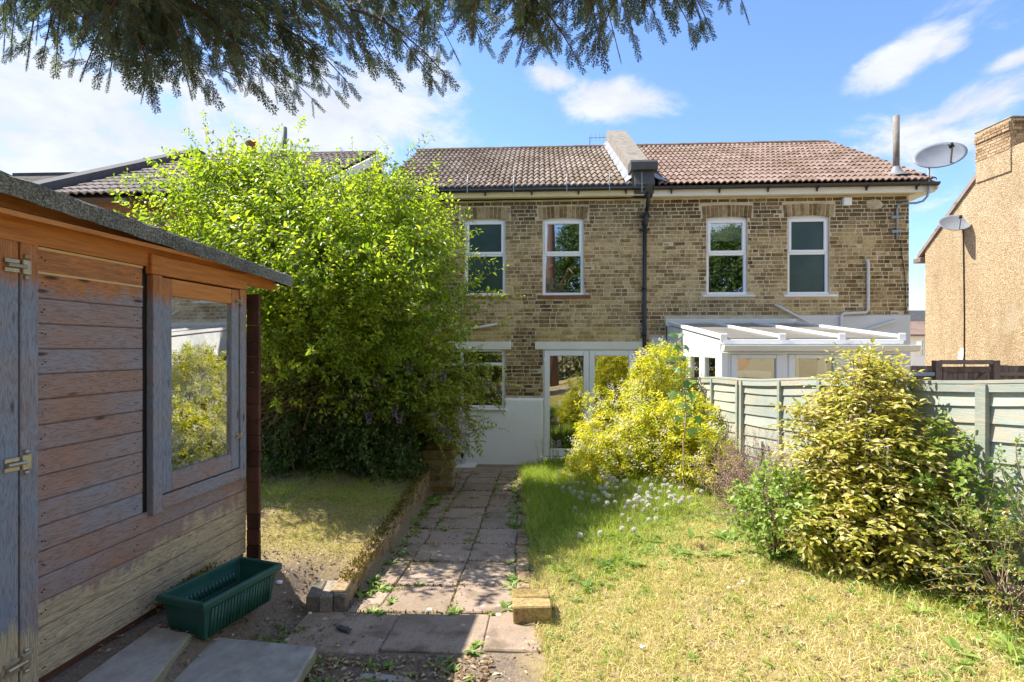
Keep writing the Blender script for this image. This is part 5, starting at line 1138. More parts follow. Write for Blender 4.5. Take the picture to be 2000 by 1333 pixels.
# local x along the trough, +y towards the shed
LNG, WD, HT = LN+.04, .265, .235
m = MB(); tp = .025
def ring(z, g, y0=0): return [(-g, -g+y0, z), (LNG+g, -g+y0, z), (LNG+g, WD+g, z), (-g, WD+g, z)]
rgs = [ring(0, 0), ring(HT-.045, tp), ring(HT-.045, tp+.022), ring(HT-.008, tp+.026), ring(HT, tp+.018), ring(HT, tp-.002), ring(HT-.05, tp-.008), ring(.07, -.012)]
vs = [v for r_ in rgs for v in r_]; fs = [(3, 2, 1, 0), tuple(range(28, 32))]
for k in range(7):
    for j in range(4): fs.append((k*4+j, k*4+(j+1) % 4, k*4+4+(j+1) % 4, k*4+4+j))
m.add(vs, fs); tr = m.build('trough', M_PLANTER, pt)
mo = tr.modifiers.new('edge', 'BEVEL'); mo.width = .006; mo.segments = 2; mo.limit_method = 'ANGLE'
nr_ = 20
for k in range(nr_):
    x = .03+(LNG-.06)*k/(nr_-1); m = MB(); h0, h1 = .012, HT-.055; o0, o1 = tp*h0/(HT-.045), tp*h1/(HT-.045)
    m.tube([(x, -o0-.001, h0), (x, -o1-.001, h1)], .0105, 6); m.build('rib', M_PLANTER, pt, True)
m = MB()
for k in range(16): x = .06+(LNG-.1)*k/15; m.tube([(x, WD+.004, .10), (x, WD+.012, .16)], .013, 6)
m.build('inner_rib', M_PLANTER, pt, True)
MB().box(.0, LNG, .0, WD, .071, .085).build('soil', M_SOIL, pt)
# small loose things on the slabs
o = tag(MB().cbox(-.06, .06, -.02, .02, 0, .008, .002, 0, None, .006).build('slate_shard', M_DARKSTONE), 'dark slate shard lying on the shaded path slab', 'slate'); q = gp2(672, 1232, -.2); o.location = (q[0], q[1], path_z(q[1])+.02); o.rotation_euler = (0, 0, -.5)
random.seed(44)
for px, py, lab in ((545, 1110, 'pale stone chip on the straw beside the shed corner'), (605, 1198, 'small pale pebble in front of the grey brick block'), (672, 955, 'white pebble on the shaded lawn'), (1452, 1221, 'pink grey pebble on the dry lawn'), (1424, 1229, 'small white pebble beside the pink grey one on the lawn'), (1255, 1304, 'white pebble on the dry lawn near the bottom edge')):
    x, y = gp2(px, py, -.2 if px > 600 and px != 672 else .05); m = MB(); s = .018 if px not in (545,) else .03
    bmv = [(s*math.sin(t)*math.cos(p_)*random.uniform(.75, 1.1), s*.8*math.sin(t)*math.sin(p_)*random.uniform(.75, 1.1), s*.5*math.cos(t)) for t in (.01, .8, 1.57, 2.3, 3.13) for p_ in np.linspace(0, 2*math.pi, 9)[:-1]]
    fs = [(a*8+b, (a+1)*8+b, (a+1)*8+(b+1) % 8, a*8+(b+1) % 8) for a in range(4) for b in range(8)]
    o = tag(m.add(bmv, fs).build('pebble', M_RENDER, None, True), lab, 'pebble'); o.location = (x, y, ground(x, y)+.022)
# ------------------------------------------------------------------ plants: generators (numpy)
def unit(a): return a/np.maximum(np.linalg.norm(a, axis=-1, keepdims=True), 1e-9)
def perp(d):
    r = rng.normal(size=d.shape); p = r-d*(r*d).sum(-1, keepdims=True); return unit(p)
class Leaves:
    """gathers leaf blades: base, direction, face normal, length, width"""
    def __init__(s): s.P = []; s.D = []; s.N = []; s.L = []; s.W = []; s.R = []
    def add(s, P_, D, N, L_, W, Rn=None):
        n = len(P_); s.P.append(P_); s.D.append(unit(D)); s.N.append(N); s.L.append(np.broadcast_to(L_, (n,))); s.W.append(np.broadcast_to(W, (n,))); s.R.append(rng.random(n) if Rn is None else Rn)
    def arrays(s): return [np.concatenate(x) for x in (s.P, s.D, s.N, s.L, s.W, s.R)]
    def build(s, name, mat, parent=None, fold=.22, curl=.12, shape=4, keep=None):
        P_, D, N, L_, W, Rn = s.arrays()
        if keep is not None: P_, D, N, L_, W, Rn = (a[keep] for a in (P_, D, N, L_, W, Rn))
        N = unit(N-D*(N*D).sum(1, keepdims=True)); S = np.cross(D, N); L_ = L_[:, None]; W = W[:, None]; n = len(P_)
        if shape == 4:
            m = P_+D*L_*.45; V = np.stack([P_, m+S*W*.5+N*W*fold, P_+D*L_-N*L_*curl, m-S*W*.5+N*W*fold], 1).reshape(-1, 3)
            b = np.arange(n)[:, None]*4; F = np.concatenate([b+[[0, 1, 2]], b+[[0, 2, 3]]]); k = 4
        else:
            V = leaf6(P_, D, N, S, L_, W, fold, curl).reshape(-1, 3); b = np.arange(n)[:, None]*8
            F = np.concatenate([b+np.array([f]) for f in LEAF6]); k = 8
        return np_mesh(name, V, F, mat, np.repeat(Rn, k), parent)
LEAF6 = [(0, 4, 1), (1, 4, 5), (1, 5, 2), (2, 5, 3), (0, 1, 6), (1, 7, 6), (1, 2, 7), (2, 3, 7)]
def leaf6(P_, D, N, S, L_, W, fold, curl):
    m1 = P_+D*L_*.36-N*L_*curl*.1; m2 = P_+D*L_*.70-N*L_*curl*.45; t = P_+D*L_-N*L_*curl
    return np.stack([P_, m1, m2, t, m1+S*W*.5+N*W*fold, m2+S*W*.38+N*W*fold*.8, m1-S*W*.5+N*W*fold, m2-S*W*.38+N*W*fold*.8], 1)
def leaf_split(lv, name, mat, parent, B0, wide, shape, n_one=300, fold=.2):
    """the 300 leaves that show largest become objects of their own, the rest one part"""
    P_, D_, N_, LL, WW, RN = lv.arrays(); W_ = P_+B0-np.array([0, 0, CZ]); dist = np.linalg.norm(W_, axis=1)
    lump = {}
    c0 = np.median(W_, axis=0); side = ((W_-c0)*unit(-c0[None])).sum(1)           # those on the side that faces the view
    sc_ = LL/dist+side*.004; idx = np.argsort(-sc_); one = idx[:n_one]; rest = np.ones(len(P_), bool); rest[one] = False
    stuff(lv.build(name, mat, parent, fold, .15, shape, rest)); k3 = np.ones((3, 1))
    V6 = leaf6(np.zeros((3, 3)), np.tile([0, 1.0, 0], (3, 1)), np.tile([0, 0, 1.0], (3, 1)), np.tile([1.0, 0, 0], (3, 1)), k3, k3*wide*np.array([[.92], [1.05], [1.18]]), .2, np.array([[.12], [.2], [.28]])); lm = []
    for k in range(3):
        me = bpy.data.meshes.new('leaf'); me.from_pydata([tuple(v) for v in V6[k]], [], LEAF6); me.materials.append(mat); lm.append(me)
    for i in one:
        y_ = Vector(D_[i]); z_ = Vector(N_[i]); z_ = (z_-y_*z_.dot(y_)).normalized(); x_ = y_.cross(z_); s = float(LL[i])*1.05
        o = place('leaf', lm[i % 3], parent); o.matrix_basis = Matrix(((x_.x*s, y_.x*s, z_.x*s, P_[i][0]), (x_.y*s, y_.y*s, z_.y*s, P_[i][1]), (x_.z*s, y_.z*s, z_.z*s, P_[i][2]), (0, 0, 0, 1)))
class Sticks:
    """gathers tapering three-sided twigs"""
    def __init__(s): s.a = []; s.b = []; s.r = []; s.q = []
    def add(s, A, B, ra, rb): s.a.append(A); s.b.append(B); s.r.append(np.broadcast_to(ra, (len(A),))); s.q.append(np.broadcast_to(rb, (len(A),)))
    def poly(s, pts, r0, r1):
        pts = np.asarray(pts, float); rr_ = np.linspace(r0, r1, len(pts)); s.add(pts[:-1], pts[1:], rr_[:-1], rr_[1:])
    def build(s, name, mat, parent=None):
        A, B = np.concatenate(s.a), np.concatenate(s.b); ra, rb = np.concatenate(s.r)[:, None], np.concatenate(s.q)[:, None]
        d = unit(B-A); x = perp(d); y = np.cross(d, x); vs = []
        for c, r_ in ((A, ra), (B, rb)):
            for k in range(3): an = 2*math.pi*k/3; vs.append(c+(x*math.cos(an)+y*math.sin(an))*r_)
        V = np.stack(vs, 1).reshape(-1, 3); b = np.arange(len(A))[:, None]*6
        F = np.concatenate([b+np.array([f]) for f in ((0, 1, 4, 3), (1, 2, 5, 4), (2, 0, 3, 5))])
        return np_mesh(name, V, F, mat, np.repeat(rng.random(len(A)), 6), parent)
def twigs(lv, st, base, d, length, n, ll, lw, bend=-.15, spread=.9, r=.004, up=.6, phase=137.5, bunch=0.0, tip=True, flat=False, droop=-.12):
    """leafy twigs: base (T,3), direction (T,3), n leaves up each"""
    T = len(base); length = np.broadcast_to(length, (T,))[:, None]; bv = np.zeros((T, 3)); bv[:, 2] = 1; bv = bv*np.asarray(bend).reshape(-1, 1) if np.ndim(bend) else bv*bend
    p1 = perp(d) if not flat else unit(np.cross(d, np.array([0, 0, 1.0]))+1e-6); p2 = np.cross(d, p1)
    f = lambda t: base+d*length*t+bv*length*t*t
    if st is not None:
        q = [f(t) for t in (0, .4, .75, 1)]
        for k in range(3): st.add(q[k], q[k+1], r*(1-.25*k), r*(1-.25*(k+1)))
    tint = rng.random(T)
    for k in range(n):
        t = ((k+.6)/n)**(1-bunch*.6)
        ph = math.radians(phase*k)+rng.normal(0, .3, (T, 1)); out = p1*np.cos(ph)+p2*np.sin(ph)
        dd = unit(d+bv*2*t); D = unit(dd*(1-spread*.65)+out*spread+np.array([0, 0, droop])) if not (tip and k == n-1) else dd
        U = np.array([0, 0, 1.0])*up+rng.normal(0, .35, (T, 3))+dd*.25
        s_ = rng.uniform(.65, 1.15, T)*(1 if t < .8 else .85)
        lv.add(f(t)+out*r, D, U, ll*s_, lw*s_, np.clip(tint*.55+rng.random(T)*.45, 0, 1))
def lumpy(u, seed, amp=.25):
    """uneven radius over directions u"""
    rs = np.random.default_rng(seed); r_ = np.ones(len(u))
    for k in range(9): v = unit(rs.normal(size=3)); r_ += amp*np.exp(-((1-u@v)/rs.uniform(.03, .15)))*rs.choice([1, 1, -.8])
    return r_
def crown_points(n, c, rad, seed, inner=.35, amp=.25, zmin=-1.0):
    u = unit(rng.normal(size=(int(n*2.2), 3))); u = u[u[:, 2] > zmin][:n]; k = rng.random(len(u))**(1/3)*(1-inner)+inner; k = np.maximum(k, rng.random(len(u))*.4+.45)
    r_ = lumpy(u, seed, amp); return np.asarray(c)+u*np.asarray(rad)*(k*r_)[:, None], u, k
# ------------------------------------------------------------------ the big fresh green shrub on the left
bs = thing('garden_shrub', 'huge arching fresh green shrub filling the space between shed and house', 'shrub', (-2.75, 7.35, .05)); B0 = np.array(bs.location)
lv, st = Leaves(), Sticks(); c = np.array([-2.8, 7.35, 2.15])
LOB = [(c, (1.95, 1.35, 1.95), 112), ((-4.7, 7.1, 2.0), (1.15, .9, 1.4), 46), ((-2.5, 6.4, 2.0), (1.1, .7, 1.0), 34), ((-1.85, 7.2, 1.8), (.60, .75, 1.0), 28), ((-2.05, 7.3, 3.25), (.85, .8, .7), 26), ((-2.35, 5.95, 2.45), (.85, .5, .65), 15), ((-3.4, 7.1, 3.5), (1.0, .8, .6), 26)]
pc, uc = [], []
for i, (cc, rad, m_) in enumerate(LOB):
    q, u, k = crown_points(m_, cc, rad, 5+i, .45, .22, -.7); pc.append(q); uc.append(u)
pc, uc = np.concatenate(pc), np.concatenate(uc); kk = pc[:, 2] > .95-.5*(pc[:, 0]+2.9).clip(-1, 1.2); pc, uc = pc[kk], uc[kk]
# leafy sprays gathered in clumps with gaps between them
for q, u in zip(pc, uc):
    m_ = int(rng.uniform(11, 40)*np.clip(.35+.36*q[2], .3, 1.2)); s_ = rng.uniform(.17, .34); p = q+rng.normal(0, s_, (m_, 3))*np.array([1.1, 1, .8]); lean = u*np.array([1, 1, .4])+rng.normal(0, .25, 3)+np.array([.15, -.1, .55])
    d = unit(lean+rng.normal(0, .4, p.shape)); big = rng.uniform(.058, .088); twigs(lv, st, p-B0-d*.12, d, rng.uniform(.22, .55, m_), 12, big, big*.55, bend=rng.uniform(-.45, .1, m_), r=.0024)
# long arching stems, bare below and leafy at their ends
for k in range(90):
    an = rng.uniform(0, 2*math.pi); rr_ = rng.uniform(.15, 1)**.6; tgt = c+np.array([1.95*math.cos(an)*rr_, 1.2*math.sin(an)*rr_, rng.uniform(-.1, 1.3)*(1.15-rr_)+.15]); b = np.array([-3.0+rng.normal(0, .35), 7.3+rng.normal(0, .25), .02])
    mid = np.array([b[0]*.75+tgt[0]*.25, b[1]*.75+tgt[1]*.25, b[2]*.35+tgt[2]*.65+.2]); t = np.linspace(0, 1, 9)[:, None]
    st.poly((1-t)**2*b+2*t*(1-t)*mid+t*t*tgt-B0, rng.uniform(.008, .016), .003)
# upper twiggy arches that show on the shed side
for k in range(150):
    a = np.array([-3.7+rng.normal(0, .45), 6.55+rng.normal(0, .3), rng.uniform(.5, 1.2)]); e = a+np.array([rng.uniform(.2, 1.3), rng.uniform(-.15, .25), rng.uniform(.15, .85)]); m_ = (a+e)/2+np.array([0, 0, rng.uniform(.05, .3)])
    t = np.linspace(0, 1, 6)[:, None]; st.poly((1-t)**2*a+2*t*(1-t)*m_+t*t*e-B0, .005, .002)
# long shoots breaking the outline
for (x0, y0, x1, y1, Y) in ((420, 390, 397, 232, 6.9), (425, 330, 335, 298, 6.8), (520, 360, 543, 262, 7.0), (545, 340, 610, 300, 7.0), (590, 400, 490, 268, 7.0), (700, 400, 735, 300, 7.3), (720, 420, 775, 330, 7.4), (830, 480, 903, 412, 7.6), (820, 520, 925, 497, 7.6), (840, 600, 925, 560, 7.5), (830, 620, 920, 640, 7.5), (300, 380, 240, 350, 6.8), (470, 330, 455, 285, 7.1), (640, 380, 655, 322, 7.2), (800, 440, 870, 385, 7.6), (800, 380, 780, 335, 7.5), (350, 380, 300, 320, 6.9), (840, 560, 880, 500, 7.4), (830, 650, 900, 620, 7.4), (400, 350, 372, 262, 7.0)):
    a, e = np.array(P(x0, y0, Y)), np.array(P(x1, y1, Y)); n = 7
    t = np.linspace(0, 1, n)[:, None]; pts = a+(e-a)*t+np.array([0, 0, .06])*np.sin(t*3.1); st.poly(pts-B0, .004, .0015)
    d = unit(np.repeat((e-a)[None], n, 0)+rng.normal(0, .25, (n, 3))); twigs(lv, None, pts-B0, d, .12, 7, .058, .033, bend=.0)
leaf_split(lv, 'leaf', M_LEAF_BIG, bs, B0, .55, 4); st.build('stem', M_BARK, bs)
# dark ivy and undergrowth behind and below it
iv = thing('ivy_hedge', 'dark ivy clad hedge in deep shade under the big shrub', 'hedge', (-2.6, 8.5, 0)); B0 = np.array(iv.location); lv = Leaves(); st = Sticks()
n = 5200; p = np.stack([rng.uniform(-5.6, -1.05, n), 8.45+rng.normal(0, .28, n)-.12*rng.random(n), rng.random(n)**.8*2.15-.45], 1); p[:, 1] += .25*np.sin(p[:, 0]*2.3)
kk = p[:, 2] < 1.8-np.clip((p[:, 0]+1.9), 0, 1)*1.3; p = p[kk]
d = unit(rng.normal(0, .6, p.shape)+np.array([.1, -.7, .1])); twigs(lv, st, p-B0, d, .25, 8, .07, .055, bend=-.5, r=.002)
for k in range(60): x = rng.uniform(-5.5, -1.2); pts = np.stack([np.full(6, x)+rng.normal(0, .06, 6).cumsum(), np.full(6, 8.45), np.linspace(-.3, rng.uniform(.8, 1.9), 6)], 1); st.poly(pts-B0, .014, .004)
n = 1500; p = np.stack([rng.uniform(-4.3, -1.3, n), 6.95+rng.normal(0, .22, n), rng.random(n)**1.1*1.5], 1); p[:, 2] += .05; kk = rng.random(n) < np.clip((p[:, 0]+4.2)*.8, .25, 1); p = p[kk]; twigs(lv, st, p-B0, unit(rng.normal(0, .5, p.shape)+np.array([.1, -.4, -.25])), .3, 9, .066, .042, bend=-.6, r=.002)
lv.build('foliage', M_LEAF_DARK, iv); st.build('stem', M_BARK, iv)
ug = Leaves(); n = 950; p = np.stack([rng.uniform(-4.6, -1.35, n), 6.85+np.abs(rng.normal(0, .55, n)), np.zeros(n)], 1); p[:, 2] = [ground(x, y)+.01 for x, y, _ in p]
d = unit(rng.normal(0, .5, p.shape)+np.array([0, -.15, .9])); twigs(ug, None, p, d, rng.uniform(.1, .38, n), 9, .062, .042, bend=-.3)
stuff(ug.build('undergrowth', M_WEED))
# ------------------------------------------------------------------ wisteria hanging at the kitchen window
wi = thing('wisteria', 'wisteria with drooping lilac flowers over the kitchen window', 'climbing plant', (-1.55, 8.1, .0)); B0 = np.array(wi.location); lv, st = Leaves(), Sticks()
arms = [((-1.7, 7.9, .1), (-1.5, 7.5, 1.3), P(x, y, Y)) for x, y, Y in ((950, 705, 7.6), (935, 750, 7.4), (900, 690, 7.5), (890, 800, 7.2), (790, 710, 6.9), (800, 775, 6.8), (860, 660, 7.3), (945, 785, 7.3), (840, 730, 7.0), (925, 835, 7.2), (870, 845, 7.0), (740, 760, 6.8), (905, 740, 7.2), (955, 745, 7.5), (880, 640, 7.4), (900, 860, 7.2), (830, 820, 6.9))]
for a, m_, e in arms:
    a, m_, e = np.array(a), np.array(m_), np.array(e); t = np.linspace(0, 1, 11)[:, None]; pts = (1-t)**2*a+2*t*(1-t)*m_+t*t*e; st.poly(pts-B0, .016, .004)
    for pt_, tt in zip(pts[4:], t[4:, 0]):
        nR = 10; base = np.repeat(pt_[None], nR, 0)+rng.normal(0, .10, (nR, 3)); d = unit(rng.normal(0, .8, (nR, 3))+np.array([.35, -.5, -.05])); rl = rng.uniform(.2, .33, nR)[:, None]
        st.add(base-B0, base-B0+d*rl+np.array([0, 0, -.10])*rl, .002, .001)
        sd_ = unit(np.cross(d, np.array([0, 0, 1.0])))
        for j in range(6):
            f_ = (j+.7)/6.2; q = base-B0+d*rl*f_+np.array([0, 0, -.10])*rl*f_*f_
            for sg in (-1, 1): lv.add(q, d*.5+sd_*sg*.9+np.array([0, 0, -.35]), np.array([0, 0, 1.0])+rng.normal(0, .3, (nR, 3)), .072*rng.uniform(.7, 1.1, nR), .026, np.clip(rng.random(nR)*.5+.4*(tt-.4), 0, 1))
        lv.add(base-B0+d*rl+np.array([0, 0, -.10])*rl, d+np.array([0, 0, -.4]), np.array([0, 0, 1.0])+rng.normal(0, .3, (nR, 3)), .06, .022)
lv.build('foliage', M_WIST, wi); st.build('stem', M_BARK, wi)
for (px, py, Y, ln) in ((845, 718, 6.9, .19), (866, 722, 7.0, .18), (938, 735, 7.4, .22), (950, 738, 7.4, .20), (800, 705, 6.7, .17), (825, 745, 6.8, .16), (780, 800, 6.6, .18), (862, 820, 6.9, .26), (876, 830, 6.9, .24), (898, 800, 7.0, .24), (905, 815, 7.0, .28), (850, 800, 6.8, .22), (770, 790, 6.6, .16), (905, 840, 7.0, .22), (842, 655, 7.0, .16), (700, 760, 6.5, .2), (720, 800, 6.5, .18), (690, 700, 6.5, .18), (835, 620, 7.0, .16), (735, 735, 6.5, .17)):
    r_ = Leaves(); n = 95; t = rng.random(n)**.8; an = rng.uniform(0, 6.28, n); rad = .042*(1-t*.75); o = np.stack([np.cos(an)*rad, np.sin(an)*rad, -t*ln], 1)+np.array(P(px, py, Y))-B0
    r_.add(o, np.stack([np.cos(an), np.sin(an), -.5+0*an], 1), rng.normal(0, 1, (n, 3)), .020, .017); r_.build('raceme', M_LILAC, wi)
# ------------------------------------------------------------------ golden choisya with white blossom
ch_ = thing('choisya_bush', 'golden yellow bush with white blossom before the garden doors', 'bush', (2.1, 7.4, ground(2.1, 7.4))); B0 = np.array(ch_.location); lv, st, fl_ = Leaves(), Sticks(), Leaves()
lobes = [((2.2, 7.55, .55), (.62, .62, .92)), ((1.6, 7.55, .28), (.62, .55, .60)), ((2.38, 6.75, .35), (.36, .62, .72)), ((1.8, 7.05, .12), (.72, .45, .50)), ((2.22, 7.6, 1.2), (.36, .36, .36)), ((2.35, 6.2, .15), (.36, .45, .52)), ((1.95, 6.75, .45), (.5, .4, .5)), ((1.25, 7.35, .0), (.4, .4, .36))]
pts = []
for i, (c, rad) in enumerate(lobes):
    p, u, k = crown_points(int(850*rad[0]*rad[2])+95, c, rad, 30+i, .35, .38, -.75); kk = (p[:, 2] > -.3) & (p[:, 0] < np.array([fence_x(y)-.05 for y in p[:, 1]])); p, u = p[kk], u[kk]
    d = unit(u+rng.normal(0, .45, p.shape)+np.array([0, 0, .35])); twigs(lv, st, p-B0-d*.05, d, rng.uniform(.10, .2, len(p)), 12, .068, .026, bend=-.1, r=.003, bunch=.6, spread=1.0)
    s_ = rng.choice(len(p), int(len(p)*.32)); s_ = s_[(u[s_, 1] < .3)]; pts.append(p[s_]+d[s_]*.15)
    for q in p[::9]: t = np.linspace(0, 1, 4)[:, None]; b = np.array([2.1+rng.normal(0, .2), 7.3, -.2]); st.poly(b+(q-b)*t-B0, .008, .003)
q = np.concatenate(pts); kk = (q[:, 0] < 1.9) | (rng.random(len(q)) < .3); q = q[kk]
for j in range(16): o = rng.normal(0, .028, q.shape); fl_.add(q+o-B0, unit(o)+np.array([0, -.3, .5]), unit(o)+np.array([-.2, -.3, .8]), .021, .017)
leaf_split(lv, 'leaf', M_CHOISYA, ch_, B0, .38, 4); st.build('stem', M_BARK, ch_); fl_.build('blossom', M_PETAL, ch_)
# sycamore sapling growing up through it
sy_ = thing('sycamore_sapling', 'tall green sycamore sapling rising out of the golden bush', 'sapling', tuple(P(1335, 860, 5.95))); B0 = np.array(sy_.location)
top = np.array(P(1330, 655, 5.98))-B0; t = np.linspace(0, 1, 10)[:, None]; pts = top*t+np.array([.04, 0, 0])*np.sin(t*5); st = Sticks(); st.poly(np.concatenate([[[0.02, .05, -.6]], pts]), .010, .003)
def palmate(s):
    """five pointed sycamore leaf outline, unit size"""
    o = [(0, 0)]
    for a, l, w_ in ((-115, .5, 22), (-58, .78, 20), (0, 1.0, 17), (58, .78, 20), (115, .5, 22)):
        for da, f in ((-w_*1.0, .55), (-w_*.45, .72), (0, 1), (w_*.45, .72), (w_*1.0, .55)): an = math.radians(90+a+da); o.append((math.cos(an)*l*f*s, math.sin(an)*l*f*s+.25*s))
    return o
pm = palmate(1.0); me = bpy.data.meshes.new('leaf'); me.from_pydata([(x, y, -.12*abs(x)-.08*y*y) for x, y in pm], [], [(0, i, i+1) for i in range(1, len(pm)-1)]); me.materials.append(M_MAPLE)
random.seed(3)
for k in range(34):
    f = .12+.88*(k/34)**.85; q = pts[min(9, int(f*9.99))]; an = k*2.4; ln = .14*(1.05-f*.55); b = Vector(q)+Vector((math.cos(an)*ln, math.sin(an)*ln, .02)); st.add(np.array([q]), np.array([tuple(b)]), .002, .0015); s = .118*(1.1-f*.5)*random.uniform(.8, 1.15)
    place('leaf', me, sy_, b, (R(random.uniform(-75, -30)) if math.sin(an) < 0 else R(random.uniform(-50, 10)), R(random.uniform(-25, 25)), an-math.pi/2 if False else random.uniform(-1.2, 1.2)+math.pi), (s, s, s))
st.build('stem', M_HEATH, sy_)
# ------------------------------------------------------------------ variegated elaeagnus
el = thing('variegated_shrub', 'dense cream and gold variegated shrub leaning on the green fence', 'shrub', (2.55, 3.8, ground(2.55, 3.8))); B0 = np.array(el.location); lv, st = Leaves(), Sticks()
lobes = [((2.68, 3.82, .72), (.49, .46, .62)), ((2.60, 3.62, .38), (.56, .43, .34)), ((2.72, 3.95, 1.26), (.25, .30, .38)), ((2.36, 3.88, .84), (.20, .28, .36)), ((2.82, 3.6, .50), (.32, .34, .38))]
for i, (c, rad) in enumerate(lobes):
    p, u, k = crown_points(int(1250*rad[0]*rad[2])+60, c, rad, 60+i, .35, .16, -.8); kk = (p[:, 2] > .06) & (p[:, 0] < np.array([fence_x(y)-.06 for y in p[:, 1]])); p, u = p[kk], u[kk]
    d = unit(u*np.array([1, 1, .3])+rng.normal(0, .4, p.shape)+np.array([-.1, -.15, .05])); twigs(lv, st, p-B0-d*.1, d, rng.uniform(.16, .3, len(p)), 9, .060, .030, bend=-.12, r=.003, phase=180, spread=.85, up=1.8, flat=True, droop=.02)
    for q in p[::8]: t = np.linspace(0, 1, 6)[:, None]; b = np.array([2.56+rng.normal(0, .06), 3.82+rng.normal(0, .05), B0[2]]); m_ = (b*.6+q*.4)+np.array([0, 0, .3]); st.poly((1-t)**2*b+2*t*(1-t)*m_+t*t*q-B0, .011, .003)
for (x0, y0, x1, y1, Y) in ((1660, 800, 1625, 745, 4.0), (1700, 780, 1680, 700, 4.1), (1720, 780, 1755, 715, 4.1), (1700, 760, 1715, 700, 4.15), (1620, 840, 1545, 800, 4.0), (1650, 800, 1600, 770, 4.05), (1740, 790, 1790, 760, 4.0), (1700, 1080, 1780, 1190, 3.55), (1640, 1080, 1690, 1170, 3.5), (1560, 1030, 1600, 1130, 3.55), (1800, 900, 1860, 880, 3.8)):
    a, e = np.array(P(x0, y0, Y)), np.array(P(x1, y1, Y)); n = 5; t = np.linspace(0, 1, n)[:, None]; pts = a+(e-a)*t; st.poly(pts-B0, .004, .002)
    d = unit(np.repeat((e-a)[None], n*2, 0)+rng.normal(0, .5, (n*2, 3))); twigs(lv, st, np.repeat(pts, 2, 0)-B0, d, .14, 8, .062, .03, bend=-.1, r=.002)
leaf_split(lv, 'leaf', M_ELAE, el, B0, .46, 6); st.build('stem', M_BARK, el)
# ------------------------------------------------------------------ smaller shrubs along the fence
def small_shrub(name, lab, c, rad, nt_, ll, lw, mat, seed, nl=9, tl=(.12, .25), bend=-.15, up=.7, spread=.9, stem=M_BARK, dirn=(0, 0, .5), inner=.2, group=None):
    t = thing(name, lab, 'shrub', (c[0], c[1], ground(c[0], c[1])), 0, group); b0 = np.array(t.location); lv, st = Leaves(), Sticks()
    p, u, k = crown_points(nt_, c, rad, seed, inner, .25, -.7); kk = p[:, 2] > b0[2]+.03; p, u = p[kk], u[kk]; kk = p[:, 0] < np.array([fence_x(y)-.05 for y in p[:, 1]]); p, u = p[kk], u[kk]
    d = unit(u+rng.normal(0, .45, p.shape)+np.array(dirn)); twigs(lv, st, p-b0, d, rng.uniform(*tl, len(p)), nl, ll, lw, bend=bend, r=.0025, up=up, spread=spread)
    for q in p[::6]: s = np.linspace(0, 1, 4)[:, None]; a = np.array([rng.normal(0, .05), rng.normal(0, .05), 0]); st.poly(a+(q-b0-a)*s, .006, .0025)
    lv.build('foliage', mat, t); st.build('stem', stem, t); return t
small_shrub('green_shrub', 'fresh green leafy plant crowding the left foot of the variegated shrub', (2.08, 4.0, .36), (.24, .25, .30), 210, .055, .034, M_WEED, 71)
small_shrub('green_shrub', 'bright green rose like shrub between variegated shrub and fence batten', (2.93, 3.5, .62), (.22, .28, .42), 150, .052, .036, M_WEED, 72)
small_shrub('cotoneaster_shrub', 'small leaved glossy shrub low against the fence at the right edge', (2.9, 3.0, .32), (.28, .34, .32), 330, .026, .016, M_BERB, 73, 11, (.14, .3), -.1, .6, .9, M_HEATH, (-.3, -.2, .5))
o = thing('cotoneaster_spray', 'tall thin glossy leaved spray rising against the fence at the right edge', 'shrub', (3.0, 3.0, ground(3, 3.0))); b0 = np.array(o.location); lv, st = Leaves(), Sticks()
for (x0, y0, x1, y1, Y) in ((2010, 1050, 1948, 885, 3.02), (2000, 1180, 1905, 985, 3.0), (2015, 980, 1985, 870, 3.0), (2010, 1150, 1960, 1000, 2.95), (2005, 1210, 1880, 1060, 2.95), (2015, 1040, 1990, 960, 2.95)):
    a, e = np.array(P(x0, y0, Y)), np.array(P(x1, y1, Y)); n = 12; t = np.linspace(0, 1, n)[:, None]; pts = a+(e-a)*t+np.array([-.03, 0, .03])*np.sin(t*3.1); st.poly(pts-b0, .005, .002)
    d = unit(np.repeat((e-a)[None], n, 0)*.6+rng.normal(0, .35, (n, 3))); twigs(lv, st, pts-b0, d, .06, 6, .028, .017, bend=0, r=.0015)
st.poly(np.array(P(2010, 1210, 2.98))[None]*np.array([[1], [1]])-b0+np.array([[0, 0, -.2], [0, 0, 0]]), .01, .008)
lv.build('foliage', M_BERB, o); st.build('stem', M_HEATH, o)
# dry pinkish heather between the two yellow shrubs
hb = thing('heather_bush', 'dry pinkish brown twiggy bush between golden and variegated shrubs', 'bush', (2.52, 5.2, ground(2.52, 5.2))); b0 = np.array(hb.location); lv, st = Leaves(), Sticks()
n = 300; a = np.stack([rng.normal(0, .16, n), rng.normal(0, .2, n), np.zeros(n)], 1); d = unit(rng.normal(0, .42, (n, 3))+np.array([0, 0, .85])); L_ = rng.uniform(.45, 1.02, n); twigs(lv, st, a, d, L_, 34, .017, .010, bend=-.12, r=.0028, spread=.8)
e = a+d*L_[:, None]*.55; d2 = unit(d+rng.normal(0, .4, (n, 3))); twigs(lv, st, e, d2, L_*.5, 20, .016, .010, bend=-.1, r=.0018, spread=.8)
n = 120; a = np.stack([rng.normal(-.25, .2, n), rng.normal(-.5, .25, n), np.full(n, .02)], 1); d = unit(rng.normal(0, .6, (n, 3))+np.array([-.2, -.1, .35])); twigs(lv, st, a, d, rng.uniform(.2, .4, n), 18, .016, .010, bend=-.1, r=.002)
lv.build('spikelets', M_HEATH, hb); st.build('stem', M_HEATH, hb)
